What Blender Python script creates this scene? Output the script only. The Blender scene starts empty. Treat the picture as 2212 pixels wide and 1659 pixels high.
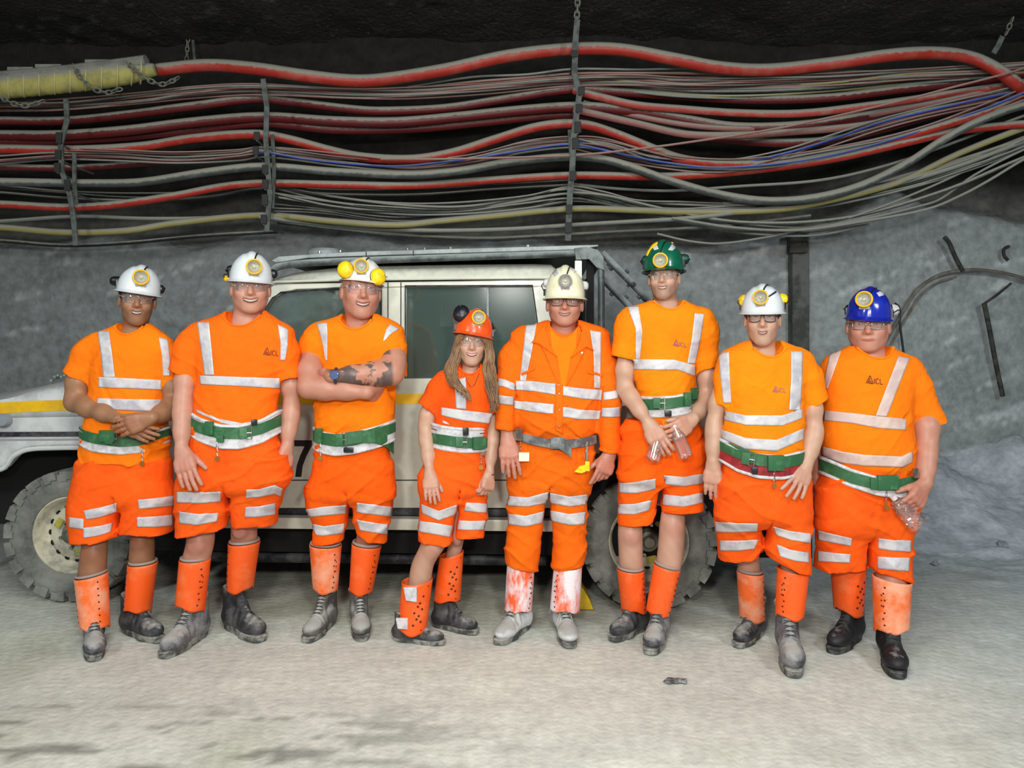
import bpy, bmesh, math, random
import numpy as np
from mathutils import Vector, Matrix
from mathutils.bvhtree import BVHTree

S = bpy.context.scene
COL = S.collection
# ------------------------------------------------------------------ camera
F, CX, HY, CZ = 1671.0, 1106.0, 747.0, 1.5
cam = bpy.data.objects.new('camera', bpy.data.cameras.new('camera'))
COL.objects.link(cam)
cam.location = (0, 0, CZ); cam.rotation_euler = (math.pi/2, 0, 0)
cam.data.sensor_width = 36; cam.data.lens = F/2212*36
cam.data.shift_y = -(829.5-HY)/2212
cam.data.clip_start = 0.05
S.camera = cam
# ------------------------------------------------------------------ light
w = bpy.data.worlds.new('world'); S.world = w; w.use_nodes = True
w.node_tree.nodes['Background'].inputs[0].default_value = (0.80, 0.90, 1.0, 1)
w.node_tree.nodes['Background'].inputs[1].default_value = 0.25
def area(name, loc, target, size, power, col):
    l = bpy.data.lights.new(name, 'AREA'); l.shape = 'DISK'; l.size = size; l.energy = power; l.color = col
    o = bpy.data.objects.new(name, l); COL.objects.link(o); o.location = loc
    o.rotation_euler = (Vector(target)-Vector(loc)).to_track_quat('-Z', 'Y').to_euler()
    return o
area('machine_work_lamp', (0.55, -0.5, 2.30), (0.5, 4.6, 0.9), 0.34, 105, (1.0, 0.98, 0.94))
area('machine_work_lamp', (-0.45, -0.5, 2.25), (-0.5, 4.6, 0.9), 0.34, 95, (1.0, 0.98, 0.94))
area('upper_fill', (3.4, 0.6, 3.3), (3.6, 6.8, 1.2), 0.6, 130, (0.86, 0.93, 1.0))
area('upper_fill', (-0.4, 0.9, 3.9), (-0.3, 3.4, 0.0), 2.2, 150, (0.97, 1.0, 0.98))  # unseen overhead light added to brighten the floor and helmet tops
area('upper_fill', (-3.6, 0.3, 3.3), (-3.2, 6.8, 1.2), 0.6, 90, (0.90, 0.95, 1.0))
S.view_settings.view_transform = 'Standard'; S.view_settings.look = 'None'
S.view_settings.gamma = 1; S.view_settings.use_curve_mapping = False
S.view_settings.exposure = -0.55

def P(px, py, d): return Vector(((px-CX)/F*d, d, CZ-(py-HY)/F*d))
CAMP = Vector((0, 0, CZ))
def floor_d(py): return F*CZ/(py-HY)

# ------------------------------------------------------------------ materials
def srgb(r, g, b):
    f = lambda c: (c/255/12.92 if c/255 <= 0.04045 else ((c/255+0.055)/1.055)**2.4)
    return (f(r), f(g), f(b), 1)
MATS = {}
def nd(nt, t, **kw):
    n = nt.nodes.new(t)
    for k, v in kw.items():
        if k.startswith('i'): n.inputs[int(k[1:])].default_value = v
        else: setattr(n, k, v)
    return n
def mat(name, col, rough=0.6, metal=0.0, col2=None, nscale=8, nlo=0.45, nhi=0.6, bump=0, bscale=40, bdist=0.002, stretch=(1, 1, 1),
        dust=None, dust_lo=0.2, dust_hi=0.7, attr=None, sss=0, coat=0, spec=0.5, detail=5, dust_noise=0.35, dust_scale=30, var=0.0, bdetail=8):
    if name in MATS: return MATS[name]
    m = bpy.data.materials.new(name); m.use_nodes = True; nt = m.node_tree; L = nt.links.new
    b = nt.nodes['Principled BSDF']
    b.inputs['Roughness'].default_value = rough; b.inputs['Metallic'].default_value = metal
    b.inputs['Specular IOR Level'].default_value = spec
    b.inputs['Coat Weight'].default_value = coat
    if sss:
        b.inputs['Subsurface Weight'].default_value = sss; b.inputs['Subsurface Radius'].default_value = (0.02, 0.008, 0.004)
        b.inputs['Subsurface Scale'].default_value = 0.4
    tc = nd(nt, 'ShaderNodeTexCoord'); mp = nd(nt, 'ShaderNodeMapping'); mp.inputs['Scale'].default_value = stretch
    L(tc.outputs['Object'], mp.inputs[0])
    if attr:
        a = nd(nt, 'ShaderNodeAttribute', attribute_name=attr); cur = a.outputs['Color']
    else:
        r = nd(nt, 'ShaderNodeRGB'); r.outputs[0].default_value = col; cur = r.outputs[0]
    if col2:
        n = nd(nt, 'ShaderNodeTexNoise'); n.inputs['Scale'].default_value = nscale; n.inputs['Detail'].default_value = detail
        n.inputs['Roughness'].default_value = 0.65
        L(mp.outputs[0], n.inputs['Vector'])
        mr = nd(nt, 'ShaderNodeMapRange'); mr.inputs[1].default_value = nlo; mr.inputs[2].default_value = nhi
        L(n.outputs['Fac'], mr.inputs[0])
        mx = nd(nt, 'ShaderNodeMix', data_type='RGBA'); L(mr.outputs[0], mx.inputs[0]); L(cur, mx.inputs[6]); mx.inputs[7].default_value = col2
        cur = mx.outputs[2]
    if var:
        n = nd(nt, 'ShaderNodeTexNoise'); n.inputs['Scale'].default_value = nscale*1.7; n.inputs['Detail'].default_value = 3
        L(mp.outputs[0], n.inputs['Vector'])
        mr = nd(nt, 'ShaderNodeMapRange'); mr.inputs[1].default_value = 0.3; mr.inputs[2].default_value = 0.7
        mr.inputs[3].default_value = 1-var; mr.inputs[4].default_value = 1+var; L(n.outputs['Fac'], mr.inputs[0])
        h = nd(nt, 'ShaderNodeHueSaturation'); L(mr.outputs[0], h.inputs['Value']); L(cur, h.inputs['Color']); cur = h.outputs[0]
    if dust:
        g = nd(nt, 'ShaderNodeNewGeometry'); sx = nd(nt, 'ShaderNodeSeparateXYZ'); L(g.outputs['Normal'], sx.inputs[0])
        n = nd(nt, 'ShaderNodeTexNoise'); n.inputs['Scale'].default_value = dust_scale; n.inputs['Detail'].default_value = 6
        L(tc.outputs['Object'], n.inputs['Vector'])
        ad = nd(nt, 'ShaderNodeMath', operation='MULTIPLY_ADD'); L(n.outputs['Fac'], ad.inputs[0]); ad.inputs[1].default_value = 2*dust_noise
        L(sx.outputs['Z'], ad.inputs[2])
        mr = nd(nt, 'ShaderNodeMapRange'); mr.inputs[1].default_value = dust_lo+dust_noise; mr.inputs[2].default_value = dust_hi+dust_noise
        L(ad.outputs[0], mr.inputs[0])
        mx = nd(nt, 'ShaderNodeMix', data_type='RGBA'); L(mr.outputs[0], mx.inputs[0]); L(cur, mx.inputs[6]); mx.inputs[7].default_value = dust
        cur = mx.outputs[2]
        rr = nd(nt, 'ShaderNodeMapRange'); rr.inputs[3].default_value = rough; rr.inputs[4].default_value = 0.95
        L(mr.outputs[0], rr.inputs[0]); L(rr.outputs[0], b.inputs['Roughness'])
    L(cur, b.inputs['Base Color'])
    if bump:
        n = nd(nt, 'ShaderNodeTexNoise'); n.inputs['Scale'].default_value = bscale; n.inputs['Detail'].default_value = bdetail
        n.inputs['Roughness'].default_value = 0.6
        L(mp.outputs[0], n.inputs['Vector'])
        bp = nd(nt, 'ShaderNodeBump'); bp.inputs['Strength'].default_value = bump; bp.inputs['Distance'].default_value = bdist
        L(n.outputs['Fac'], bp.inputs['Height']); L(bp.outputs[0], b.inputs['Normal'])
    MATS[name] = m
    return m
def glassy(name, col, opacity, gloss=0.12, rough=0.03, fk=0.6):
    if name in MATS: return MATS[name]
    m = bpy.data.materials.new(name); m.use_nodes = True; nt = m.node_tree; L = nt.links.new
    nt.nodes.remove(nt.nodes['Principled BSDF']); out = nt.nodes['Material Output']
    t = nd(nt, 'ShaderNodeBsdfTransparent'); t.inputs[0].default_value = (1, 1, 1, 1)
    d = nd(nt, 'ShaderNodeBsdfDiffuse'); d.inputs[0].default_value = col
    g = nd(nt, 'ShaderNodeBsdfGlossy'); g.inputs['Roughness'].default_value = rough
    fr = nd(nt, 'ShaderNodeLayerWeight'); fr.inputs[0].default_value = 0.35
    m1 = nd(nt, 'ShaderNodeMixShader'); m1.inputs[0].default_value = opacity; L(t.outputs[0], m1.inputs[1]); L(d.outputs[0], m1.inputs[2])
    ma = nd(nt, 'ShaderNodeMath', operation='MULTIPLY_ADD'); L(fr.outputs['Fresnel'], ma.inputs[0]); ma.inputs[1].default_value = fk; ma.inputs[2].default_value = gloss
    m2 = nd(nt, 'ShaderNodeMixShader'); L(ma.outputs[0], m2.inputs[0]); L(m1.outputs[0], m2.inputs[1]); L(g.outputs[0], m2.inputs[2])
    L(m2.outputs[0], out.inputs[0]); MATS[name] = m
    return m

# ------------------------------------------------------------------ objects
def new_mesh(name, V, Fc, mats, parent=None, smooth=True, cols=None, fm=None):
    me = bpy.data.meshes.new(name); me.from_pydata([tuple(v) for v in V], [], [tuple(f) for f in Fc])
    if not isinstance(mats, (list, tuple)): mats = [mats]
    for m in mats: me.materials.append(m)
    if fm is not None: me.polygons.foreach_set('material_index', np.asarray(fm, dtype=np.int32))
    me.polygons.foreach_set('use_smooth', [smooth]*len(me.polygons))
    if cols is not None:
        a = me.color_attributes.new('Col', 'FLOAT_COLOR', 'POINT')
        c = np.ones((len(V), 4), dtype=np.float32); c[:, :3] = np.asarray(cols)[:, :3]
        a.data.foreach_set('color', c.ravel())
    me.update()
    o = bpy.data.objects.new(name, me); COL.objects.link(o)
    if parent is not None: adopt(o, parent)
    return o
WORLD = {}
def wm(o):
    if o is None: return Matrix()
    return wm(o.parent) @ o.matrix_parent_inverse @ o.matrix_basis
def adopt(o, parent):
    o.parent = parent; o.matrix_parent_inverse = wm(parent).inverted()
def thing(name, label, cat, loc=(0, 0, 0), group=None):
    o = bpy.data.objects.new(name, None); COL.objects.link(o); o.location = loc; o.empty_display_size = 0.1
    tag(o, label, cat, group); return o
def tag(o, label, cat, group=None, kind=None):
    if label: o['label'] = label
    if cat: o['category'] = cat
    if group: o['group'] = group
    if kind: o['kind'] = kind
    return o
def sharp(o, ang=35):
    o.data.polygons.foreach_set('use_smooth', [True]*len(o.data.polygons))
    o.data.set_sharp_from_angle(angle=math.radians(ang)); return o

class MB:
    """collects shapes of one part"""
    def __init__(s): s.V = []; s.F = []; s.M = []
    def add(s, V, Fc, mi=0, mtx=None):
        n = len(s.V)
        for v in V: s.V.append(tuple(mtx @ Vector(v)) if mtx is not None else tuple(v))
        for f in Fc: s.F.append(tuple(i+n for i in f)); s.M.append(mi)
        return s
    def box(s, lo, hi, mi=0, mtx=None, bev=0.0):
        if bev > 0:
            bm = bmesh.new(); bmesh.ops.create_cube(bm, size=1)
            c = [(lo[i]+hi[i])/2 for i in range(3)]; d = [hi[i]-lo[i] for i in range(3)]
            for v in bm.verts: v.co = Vector((c[0]+v.co.x*d[0], c[1]+v.co.y*d[1], c[2]+v.co.z*d[2]))
            bmesh.ops.bevel(bm, geom=bm.edges[:], offset=min(bev, min(abs(x) for x in d)*0.45), segments=2, affect='EDGES', profile=0.6)
            bm.verts.index_update()
            s.add([v.co.copy() for v in bm.verts], [[v.index for v in f.verts] for f in bm.faces], mi, mtx); bm.free(); return s
        x0, y0, z0 = lo; x1, y1, z1 = hi
        return s.add([(x0,y0,z0),(x1,y0,z0),(x1,y1,z0),(x0,y1,z0),(x0,y0,z1),(x1,y0,z1),(x1,y1,z1),(x0,y1,z1)],
                     [(0,3,2,1),(4,5,6,7),(0,1,5,4),(1,2,6,5),(2,3,7,6),(3,0,4,7)], mi, mtx)
    def tube(s, pts, r, n=10, mi=0, cap=True, closed=False, flat=1.0):
        pts = [Vector(p) for p in pts]
        if not hasattr(r, '__len__'): r = [r]*len(pts)
        N = len(pts); base = len(s.V); up = None
        for i, p in enumerate(pts):
            if closed: t = pts[(i+1) % N]-pts[i-1]
            else: t = pts[min(i+1, N-1)]-pts[max(i-1, 0)]
            t.normalize()
            if up is None:
                a = Vector((0, 0, 1)) if abs(t.z) < 0.9 else Vector((0, 1, 0))
                up = (a-t*a.dot(t)).normalized()
            else:
                up = (up-t*up.dot(t)); up = up.normalized() if up.length > 1e-6 else Vector((0, 0, 1))
            sd = t.cross(up)
            for k in range(n):
                a = 2*math.pi*k/n
                s.V.append(tuple(p+(sd*math.cos(a)*flat+up*math.sin(a))*r[i]))
        M = N if closed else N-1
        for i in range(M):
            for k in range(n):
                j = (i+1) % N
                s.F.append((base+i*n+k, base+i*n+(k+1) % n, base+j*n+(k+1) % n, base+j*n+k)); s.M.append(mi)
        if cap and not closed:
            s.F.append(tuple(base+k for k in range(n))[::-1]); s.M.append(mi)
            s.F.append(tuple(base+(N-1)*n+k for k in range(n))); s.M.append(mi)
        return s
    def lathe(s, prof, n=32, mtx=None, mi=0, mis=None):
        base = len(s.V)
        for (r, z) in prof:
            for k in range(n):
                a = 2*math.pi*k/n; v = Vector((r*math.cos(a), r*math.sin(a), z))
                s.V.append(tuple(mtx @ v if mtx is not None else v))
        for i in range(len(prof)-1):
            for k in range(n):
                s.F.append((base+i*n+k, base+i*n+(k+1) % n, base+(i+1)*n+(k+1) % n, base+(i+1)*n+k)); s.M.append(mis[i] if mis else mi)
        return s
    def prism(s, poly, y0, y1, mi=0, mtx=None):
        """polygon given in (x,z), extruded along y"""
        n = len(poly)
        V = [(p[0], y0, p[1]) for p in poly]+[(p[0], y1, p[1]) for p in poly]
        Fc = [tuple(range(n)), tuple(range(2*n-1, n-1, -1))]
        Fc += [(i, i+n, (i+1) % n+n, (i+1) % n) for i in range(n)]
        return s.add(V, Fc, mi, mtx)
    def sphere(s, c, r, n=12, mi=0, mtx=None, sc=(1, 1, 1)):
        V = []; Fc = []
        for i in range(n+1):
            th = math.pi*i/n
            for k in range(n*2):
                a = math.pi*k/n
                V.append((c[0]+r*sc[0]*math.sin(th)*math.cos(a), c[1]+r*sc[1]*math.sin(th)*math.sin(a), c[2]+r*sc[2]*math.cos(th)))
        m = n*2
        for i in range(n):
            for k in range(m): Fc.append((i*m+k, (i+1)*m+k, (i+1)*m+(k+1) % m, i*m+(k+1) % m))
        return s.add(V, Fc, mi, mtx)
    def build(s, name, mats, parent=None, smooth=False, bevel=0, ang=35):
        o = new_mesh(name, s.V, s.F, mats, parent, smooth, fm=s.M)
        bm = bmesh.new(); bm.from_mesh(o.data); bmesh.ops.recalc_face_normals(bm, faces=bm.faces); bm.to_mesh(o.data); bm.free()
        if smooth: sharp(o, ang)
        if bevel:
            md = o.modifiers.new('bevel', 'BEVEL'); md.width = bevel; md.segments = 2; md.limit_method = 'ANGLE'; md.angle_limit = math.radians(40)
        return o
def spline(pts, step=4):
    """Catmull-Rom through points"""
    pts = [np.array(p, dtype=float) for p in pts]; out = []
    for i in range(len(pts)-1):
        p0 = pts[max(i-1, 0)]; p1 = pts[i]; p2 = pts[i+1]; p3 = pts[min(i+2, len(pts)-1)]
        # chordal tangents
        d1 = max(np.linalg.norm(p2-p1), 1e-9); d0 = max(np.linalg.norm(p1-p0), 1e-9) if i > 0 else d1; d2 = max(np.linalg.norm(p3-p2), 1e-9) if i < len(pts)-2 else d1
        m1 = (p2-p0)/(d0+d1)*d1 if i > 0 else (p2-p1)
        m2 = (p3-p1)/(d1+d2)*d1 if i < len(pts)-2 else (p2-p1)
        for k in range(step):
            t = k/step
            out.append((2*t**3-3*t**2+1)*p1+(t**3-2*t**2+t)*m1+(-2*t**3+3*t**2)*p2+(t**3-t**2)*m2)
    out.append(pts[-1]); return [Vector(p) for p in out] if len(out[0]) == 3 else out

# ------------------------------------------------------------------ signed-distance modelling
def smin(a, b, k):
    if k <= 0: return np.minimum(a, b)
    h = np.maximum(k-np.abs(a-b), 0)/k
    return np.minimum(a, b)-h*h*k*0.25
class Grid:
    def __init__(s, lo, hi, h):
        s.h = h; s.lo = np.array(lo, float); n = np.ceil((np.array(hi, float)-s.lo)/h).astype(int)+1
        s.n = n; s.ax = [(s.lo[i]+h*np.arange(n[i])).astype(np.float32) for i in range(3)]
        s.D = np.full(tuple(n), 1.0, dtype=np.float32)
    def win(s, lo, hi, pad):
        sl = []
        for i in range(3):
            a = int(np.floor((lo[i]-pad-s.lo[i])/s.h)); b = int(np.ceil((hi[i]+pad-s.lo[i])/s.h))+1
            a = max(a, 0); b = min(b, s.n[i])
            if b <= a: return None
            sl.append(slice(a, b))
        return tuple(sl)
    def xyz(s, sl):
        return s.ax[0][sl[0]][:, None, None], s.ax[1][sl[1]][None, :, None], s.ax[2][sl[2]][None, None, :]
    def put(s, sl, d, k=0, sub=False):
        if sub: s.D[sl] = -smin(-s.D[sl], d, k)
        else: s.D[sl] = smin(s.D[sl], d, k)
    def cap(s, a, b, ra, rb=None, k=0, sub=False, flat=None, fn=None):
        rb = ra if rb is None else rb; a = np.array(a, float); b = np.array(b, float)
        R = max(ra, rb); sl = s.win(np.minimum(a, b)-R, np.maximum(a, b)+R, k+0.012)
        if sl is None: return
        X, Y, Z = s.xyz(sl); ab = b-a; L2 = max(float(ab @ ab), 1e-12)
        t = np.clip(((X-a[0])*ab[0]+(Y-a[1])*ab[1]+(Z-a[2])*ab[2])/L2, 0, 1)
        dx = X-a[0]-t*ab[0]; dy = Y-a[1]-t*ab[1]; dz = Z-a[2]-t*ab[2]
        if fn is not None:   # squash along a normal
            nrm, q = fn; dn = dx*nrm[0]+dy*nrm[1]+dz*nrm[2]
            d = np.sqrt(dx*dx+dy*dy+dz*dz+dn*dn*(q*q-1))-(ra+(rb-ra)*t)
        else: d = np.sqrt(dx*dx+dy*dy+dz*dz)-(ra+(rb-ra)*t)
        if flat is not None:
            for (p0, n0) in flat:
                d = np.maximum(d, (X-p0[0])*n0[0]+(Y-p0[1])*n0[1]+(Z-p0[2])*n0[2])
        s.put(sl, d, k, sub)
    def chain(s, pts, rs, k=0, sub=False):
        for i in range(len(pts)-1): s.cap(pts[i], pts[i+1], rs[i], rs[i+1], k, sub)
    def ell(s, c, r, k=0, sub=False, R=None):
        c = np.array(c, float); r = np.array(r, float); m = r.max() if R is not None else r
        sl = s.win(c-m, c+m, k+0.012)
        if sl is None: return
        X, Y, Z = s.xyz(sl); dx, dy, dz = X-c[0], Y-c[1], Z-c[2]
        if R is not None:
            dx, dy, dz = (R[0][0]*dx+R[1][0]*dy+R[2][0]*dz, R[0][1]*dx+R[1][1]*dy+R[2][1]*dz, R[0][2]*dx+R[1][2]*dy+R[2][2]*dz)
        k0 = np.sqrt((dx/r[0])**2+(dy/r[1])**2+(dz/r[2])**2); k1 = np.sqrt((dx/r[0]**2)**2+(dy/r[1]**2)**2+(dz/r[2]**2)**2)
        s.put(sl, k0*(k0-1)/np.maximum(k1, 1e-9), k, sub)
    def gcyl(s, rows, k=0, sub=False, n=2.0, planes=(), sm=0.012):
        """rows: (z,cx,cy,a,b) generalised vertical cylinder"""
        rows = sorted(rows); z = np.array([r[0] for r in rows]); A = np.array(rows)
        lo = [min(r[1]-r[3] for r in rows), min(r[2]-r[4] for r in rows), z[0]]
        hi = [max(r[1]+r[3] for r in rows), max(r[2]+r[4] for r in rows), z[-1]]
        sl = s.win(lo, hi, k+0.015)
        if sl is None: return
        X, Y, Z = s.xyz(sl); zz = s.ax[2][sl[2]]
        pr = []
        zf = np.arange(z[0]-0.06, z[-1]+0.06, 0.003); w = max(int(sm*3/0.003), 1); ker = np.exp(-0.5*(np.arange(-w, w+1)*0.003/max(sm, 1e-4))**2); ker /= ker.sum()
        for c in range(1, 5):
            v = np.interp(zf, z, A[:, c]); v = np.convolve(np.pad(v, w, mode='edge'), ker, mode='valid')
            pr.append(np.interp(zz, zf, v).astype(np.float32)[None, None, :])
        cx, cy, a, b = pr
        if n == 2.0: q = np.sqrt(((X-cx)/a)**2+((Y-cy)/b)**2)
        else: q = (np.abs((X-cx)/a)**n+np.abs((Y-cy)/b)**n)**(1.0/n)
        d = (q-1)*np.minimum(a, b)
        d = np.maximum(d, np.maximum(z[0]-Z, Z-z[-1]))
        for (p0, n0) in planes: d = np.maximum(d, (X-p0[0])*n0[0]+(Y-p0[1])*n0[1]+(Z-p0[2])*n0[2])
        s.put(sl, d.astype(np.float32), k, sub)
    def full(s): return s.xyz((slice(None),)*3)
    def mesh(s):
        D = s.D; ins = D < 0; n = D.shape; h = s.h
        c = [ins[i:n[0]-1+i, j:n[1]-1+j, k:n[2]-1+k] for i in (0, 1) for j in (0, 1) for k in (0, 1)]
        sm = sum(x.astype(np.int8) for x in c); act = (sm > 0) & (sm < 8)
        idx = -np.ones(act.shape, dtype=np.int64); ii = np.argwhere(act); idx[act] = np.arange(len(ii))
        acc = np.zeros((len(ii), 3)); cnt = np.zeros(len(ii))
        corners = [(i, j, k) for i in (0, 1) for j in (0, 1) for k in (0, 1)]
        vals = {cc: D[ii[:, 0]+cc[0], ii[:, 1]+cc[1], ii[:, 2]+cc[2]].astype(float) for cc in corners}
        for a in corners:
            for ax in range(3):
                if a[ax] == 1: continue
                b = list(a); b[ax] = 1; b = tuple(b); va, vb = vals[a], vals[b]
                m = (va < 0) != (vb < 0); t = np.where(m, va/np.where(m, va-vb, 1), 0)
                p = np.tile(np.array(a, float), (len(ii), 1)); p[:, ax] += t
                acc[m] += p[m]; cnt[m] += 1
        V = s.lo+(ii+acc/cnt[:, None])*h
        Fc = []
        for ax in range(3):
            sa = [slice(None)]*3; sb = [slice(None)]*3; sa[ax] = slice(0, n[ax]-1); sb[ax] = slice(1, n[ax])
            x = ins[tuple(sa)] != ins[tuple(sb)]; e = np.argwhere(x)
            o1, o2 = [(1, 2), (2, 0), (0, 1)][ax]
            ok = (e[:, o1] > 0) & (e[:, o2] > 0) & (e[:, o1] < n[o1]-1) & (e[:, o2] < n[o2]-1); e = e[ok]
            def at(d1, d2):
                f = e.copy(); f[:, o1] -= d1; f[:, o2] -= d2; return idx[f[:, 0], f[:, 1], f[:, 2]]
            q = np.stack([at(1, 1), at(0, 1), at(0, 0), at(1, 0)], 1)
            inside_first = ins[e[:, 0], e[:, 1], e[:, 2]]
            q[~inside_first] = q[~inside_first][:, ::-1]; Fc.append(q)
        Fc = np.concatenate(Fc); return V, Fc
def relax_v(V, Fc, n):
    e = np.concatenate([Fc[:, [0, 1]], Fc[:, [1, 2]], Fc[:, [2, 3]], Fc[:, [3, 0]]]); e = np.concatenate([e, e[:, ::-1]])
    cnt = np.maximum(np.bincount(e[:, 0], minlength=len(V)), 1)[:, None]
    for _ in range(n): V = V*0.5+0.5*np.stack([np.bincount(e[:, 0], V[e[:, 1], i], minlength=len(V)) for i in range(3)], 1)/cnt
    return V
def np_mesh(name, V, Fc, mats, parent=None, cols=None, fm=None, relax=0):
    if relax: V = relax_v(V, Fc, relax)
    me = bpy.data.meshes.new(name); nf = len(Fc)
    me.vertices.add(len(V)); me.vertices.foreach_set('co', V.astype(np.float32).ravel())
    me.loops.add(nf*4); me.loops.foreach_set('vertex_index', Fc.astype(np.int32).ravel())
    me.polygons.add(nf); me.polygons.foreach_set('loop_start', np.arange(0, nf*4, 4, dtype=np.int32))
    me.polygons.foreach_set('use_smooth', np.ones(nf, dtype=bool))
    if not isinstance(mats, (list, tuple)): mats = [mats]
    for m in mats: me.materials.append(m)
    if fm is not None: me.polygons.foreach_set('material_index', np.asarray(fm, dtype=np.int32))
    me.update(calc_edges=True)
    if cols is not None:
        a = me.color_attributes.new('Col', 'FLOAT_COLOR', 'POINT'); c = np.ones((len(V), 4), dtype=np.float32); c[:, :3] = cols[:, :3]
        a.data.foreach_set('color', c.ravel())
    o = bpy.data.objects.new(name, me); COL.objects.link(o)
    if parent is not None: adopt(o, parent)
    return o

# ------------------------------------------------------------------ shared materials
SKIN = {'fair': srgb(182, 140, 114), 'pink': srgb(184, 134, 112), 'tan': srgb(150, 108, 78), 'ruddy': srgb(180, 126, 104), 'pale': srgb(186, 148, 124)}
M_SKIN = mat('skin', None, 0.45, attr='Col', sss=0.04, spec=0.4, bump=0.15, bscale=120, bdist=0.001)
M_STRIPE = mat('retroreflective_tape', srgb(196, 192, 192), 0.45, col2=srgb(172, 170, 176), nscale=14, bump=0.5, bscale=26, bdist=0.004, spec=0.6)
M_STRIPE_WARM = mat('retroreflective_tape_worn', srgb(206, 180, 168), 0.5, col2=srgb(190, 165, 158), nscale=14, bump=0.4, bscale=22, bdist=0.003)
M_BELT = mat('green_belt_webbing', srgb(40, 92, 54), 0.55, col2=srgb(74, 122, 82), nscale=22, nlo=0.5, nhi=0.72, bump=0.2, bscale=60)
M_BELT_GREY = mat('grey_belt_webbing', srgb(82, 84, 84), 0.55, col2=srgb(126, 128, 126), nscale=18, bump=0.2)
M_PADW = mat('belt_pad_white', srgb(205, 204, 205), 0.7, col2=srgb(178, 176, 176), nscale=30)
M_PADR = mat('belt_pad_red', srgb(160, 34, 38), 0.7, col2=srgb(120, 24, 30), nscale=30)
M_STEEL = mat('steel', srgb(180, 178, 172), 0.3, 1.0, bump=0.1)
M_BLACKP = mat('black_plastic', srgb(22, 24, 28), 0.35)
M_YEL = mat('yellow_plastic', srgb(250, 205, 20), 0.35, col2=srgb(225, 180, 20), nscale=30)
M_BEZEL = mat('amber_bezel', srgb(245, 180, 12), 0.35)
M_LENS = mat('lamp_reflector', srgb(176, 174, 154), 0.35, 0.35, bump=0.8, bscale=60, bdist=0.01)
M_GLASSES = glassy('clear_visor', (0.8, 0.85, 0.9, 1), 0.10, 0.10)
M_SAFETY = glassy('clear_spectacle_lens', (0.8, 0.84, 0.9, 1), 0.07, 0.05)
M_LAMPG = glassy('lamp_cover_glass', (0.8, 0.84, 0.9, 1), 0.02, 0.0, 0.3, 0.03)
M_BRASS = mat('brass_tag', srgb(190, 130, 60), 0.4, 0.8)
M_WHITEBAND = mat('grey_sock', srgb(150, 138, 130), 0.9)
def cloth_mat(key, c, c2):
    return mat(key, c, 0.85, col2=c2, nscale=5, nlo=0.35, nhi=0.75, bump=0.8, bscale=9, bdist=0.022, spec=0.15, detail=3, bdetail=2)
M_TEE = cloth_mat('orange_tshirt_cotton', srgb(248, 122, 10), srgb(240, 114, 12))
M_TEE2 = cloth_mat('bright_orange_tshirt_cotton', srgb(250, 106, 14), srgb(244, 98, 14))
M_TEE3 = cloth_mat('amber_orange_tshirt_cotton', srgb(243, 132, 10), srgb(234, 122, 12))
M_COVER = cloth_mat('orange_coverall_drill', srgb(236, 104, 12), srgb(226, 96, 12))
M_SHORT = cloth_mat('red_orange_shorts_fabric', srgb(246, 94, 20), srgb(238, 84, 16))
M_GAITER = mat('orange_gaiter_plastic', srgb(246, 92, 22), 0.45, col2=srgb(244, 118, 62), nscale=9, nlo=0.5, nhi=0.7, bump=0.15, bscale=60)
M_GAITER_D = mat('dusty_orange_gaiter_plastic', srgb(244, 104, 34), 0.55, col2=srgb(236, 160, 124), nscale=8, nlo=0.42, nhi=0.62, bump=0.2, bscale=60)
M_GAITER_W = mat('whitened_orange_gaiter_plastic', srgb(240, 96, 46), 0.6, col2=srgb(232, 222, 224), nscale=6, nlo=0.40, nhi=0.52, bump=0.2, bscale=60, stretch=(1.4, 1.4, 0.6))
M_HOLE = mat('vent_hole_dark', srgb(90, 22, 8), 0.9)
def boot_mat(key, c, c2, lo, hi, du=0.45):
    return mat(key, c, 0.6, col2=c2, nscale=9, nlo=lo, nhi=hi, bump=0.5, bscale=35, bdist=0.004, dust=srgb(158, 160, 154), dust_lo=du, dust_hi=du+0.5, dust_scale=32, dust_noise=0.6)
M_BOOT = boot_mat('dusty_black_leather', srgb(38, 39, 42), srgb(96, 96, 94), 0.45, 0.7, 0.65)
M_BOOT_T = boot_mat('white_toed_leather', srgb(66, 62, 58), srgb(120, 118, 114), 0.4, 0.65, 0.12)
M_BOOT_G = boot_mat('grey_dusted_leather', srgb(62, 62, 68), srgb(132, 132, 132), 0.4, 0.62, 0.4)
M_BOOT_W = boot_mat('white_dusted_leather', srgb(186, 188, 190), srgb(216, 217, 216), 0.3, 0.6, 0.1)
M_BOOT_B = boot_mat('clean_black_leather', srgb(22, 23, 25), srgb(60, 60, 60), 0.55, 0.8, 0.9)
M_SOLE = mat('boot_sole_rubber', srgb(70, 70, 68), 0.8, col2=srgb(150, 150, 142), nscale=14)
M_SOLE_D = mat('dark_boot_sole_rubber', srgb(36, 36, 38), 0.8, col2=srgb(90, 90, 86), nscale=14)
M_LACE = mat('boot_lace', srgb(60, 60, 58), 0.9)

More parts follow.
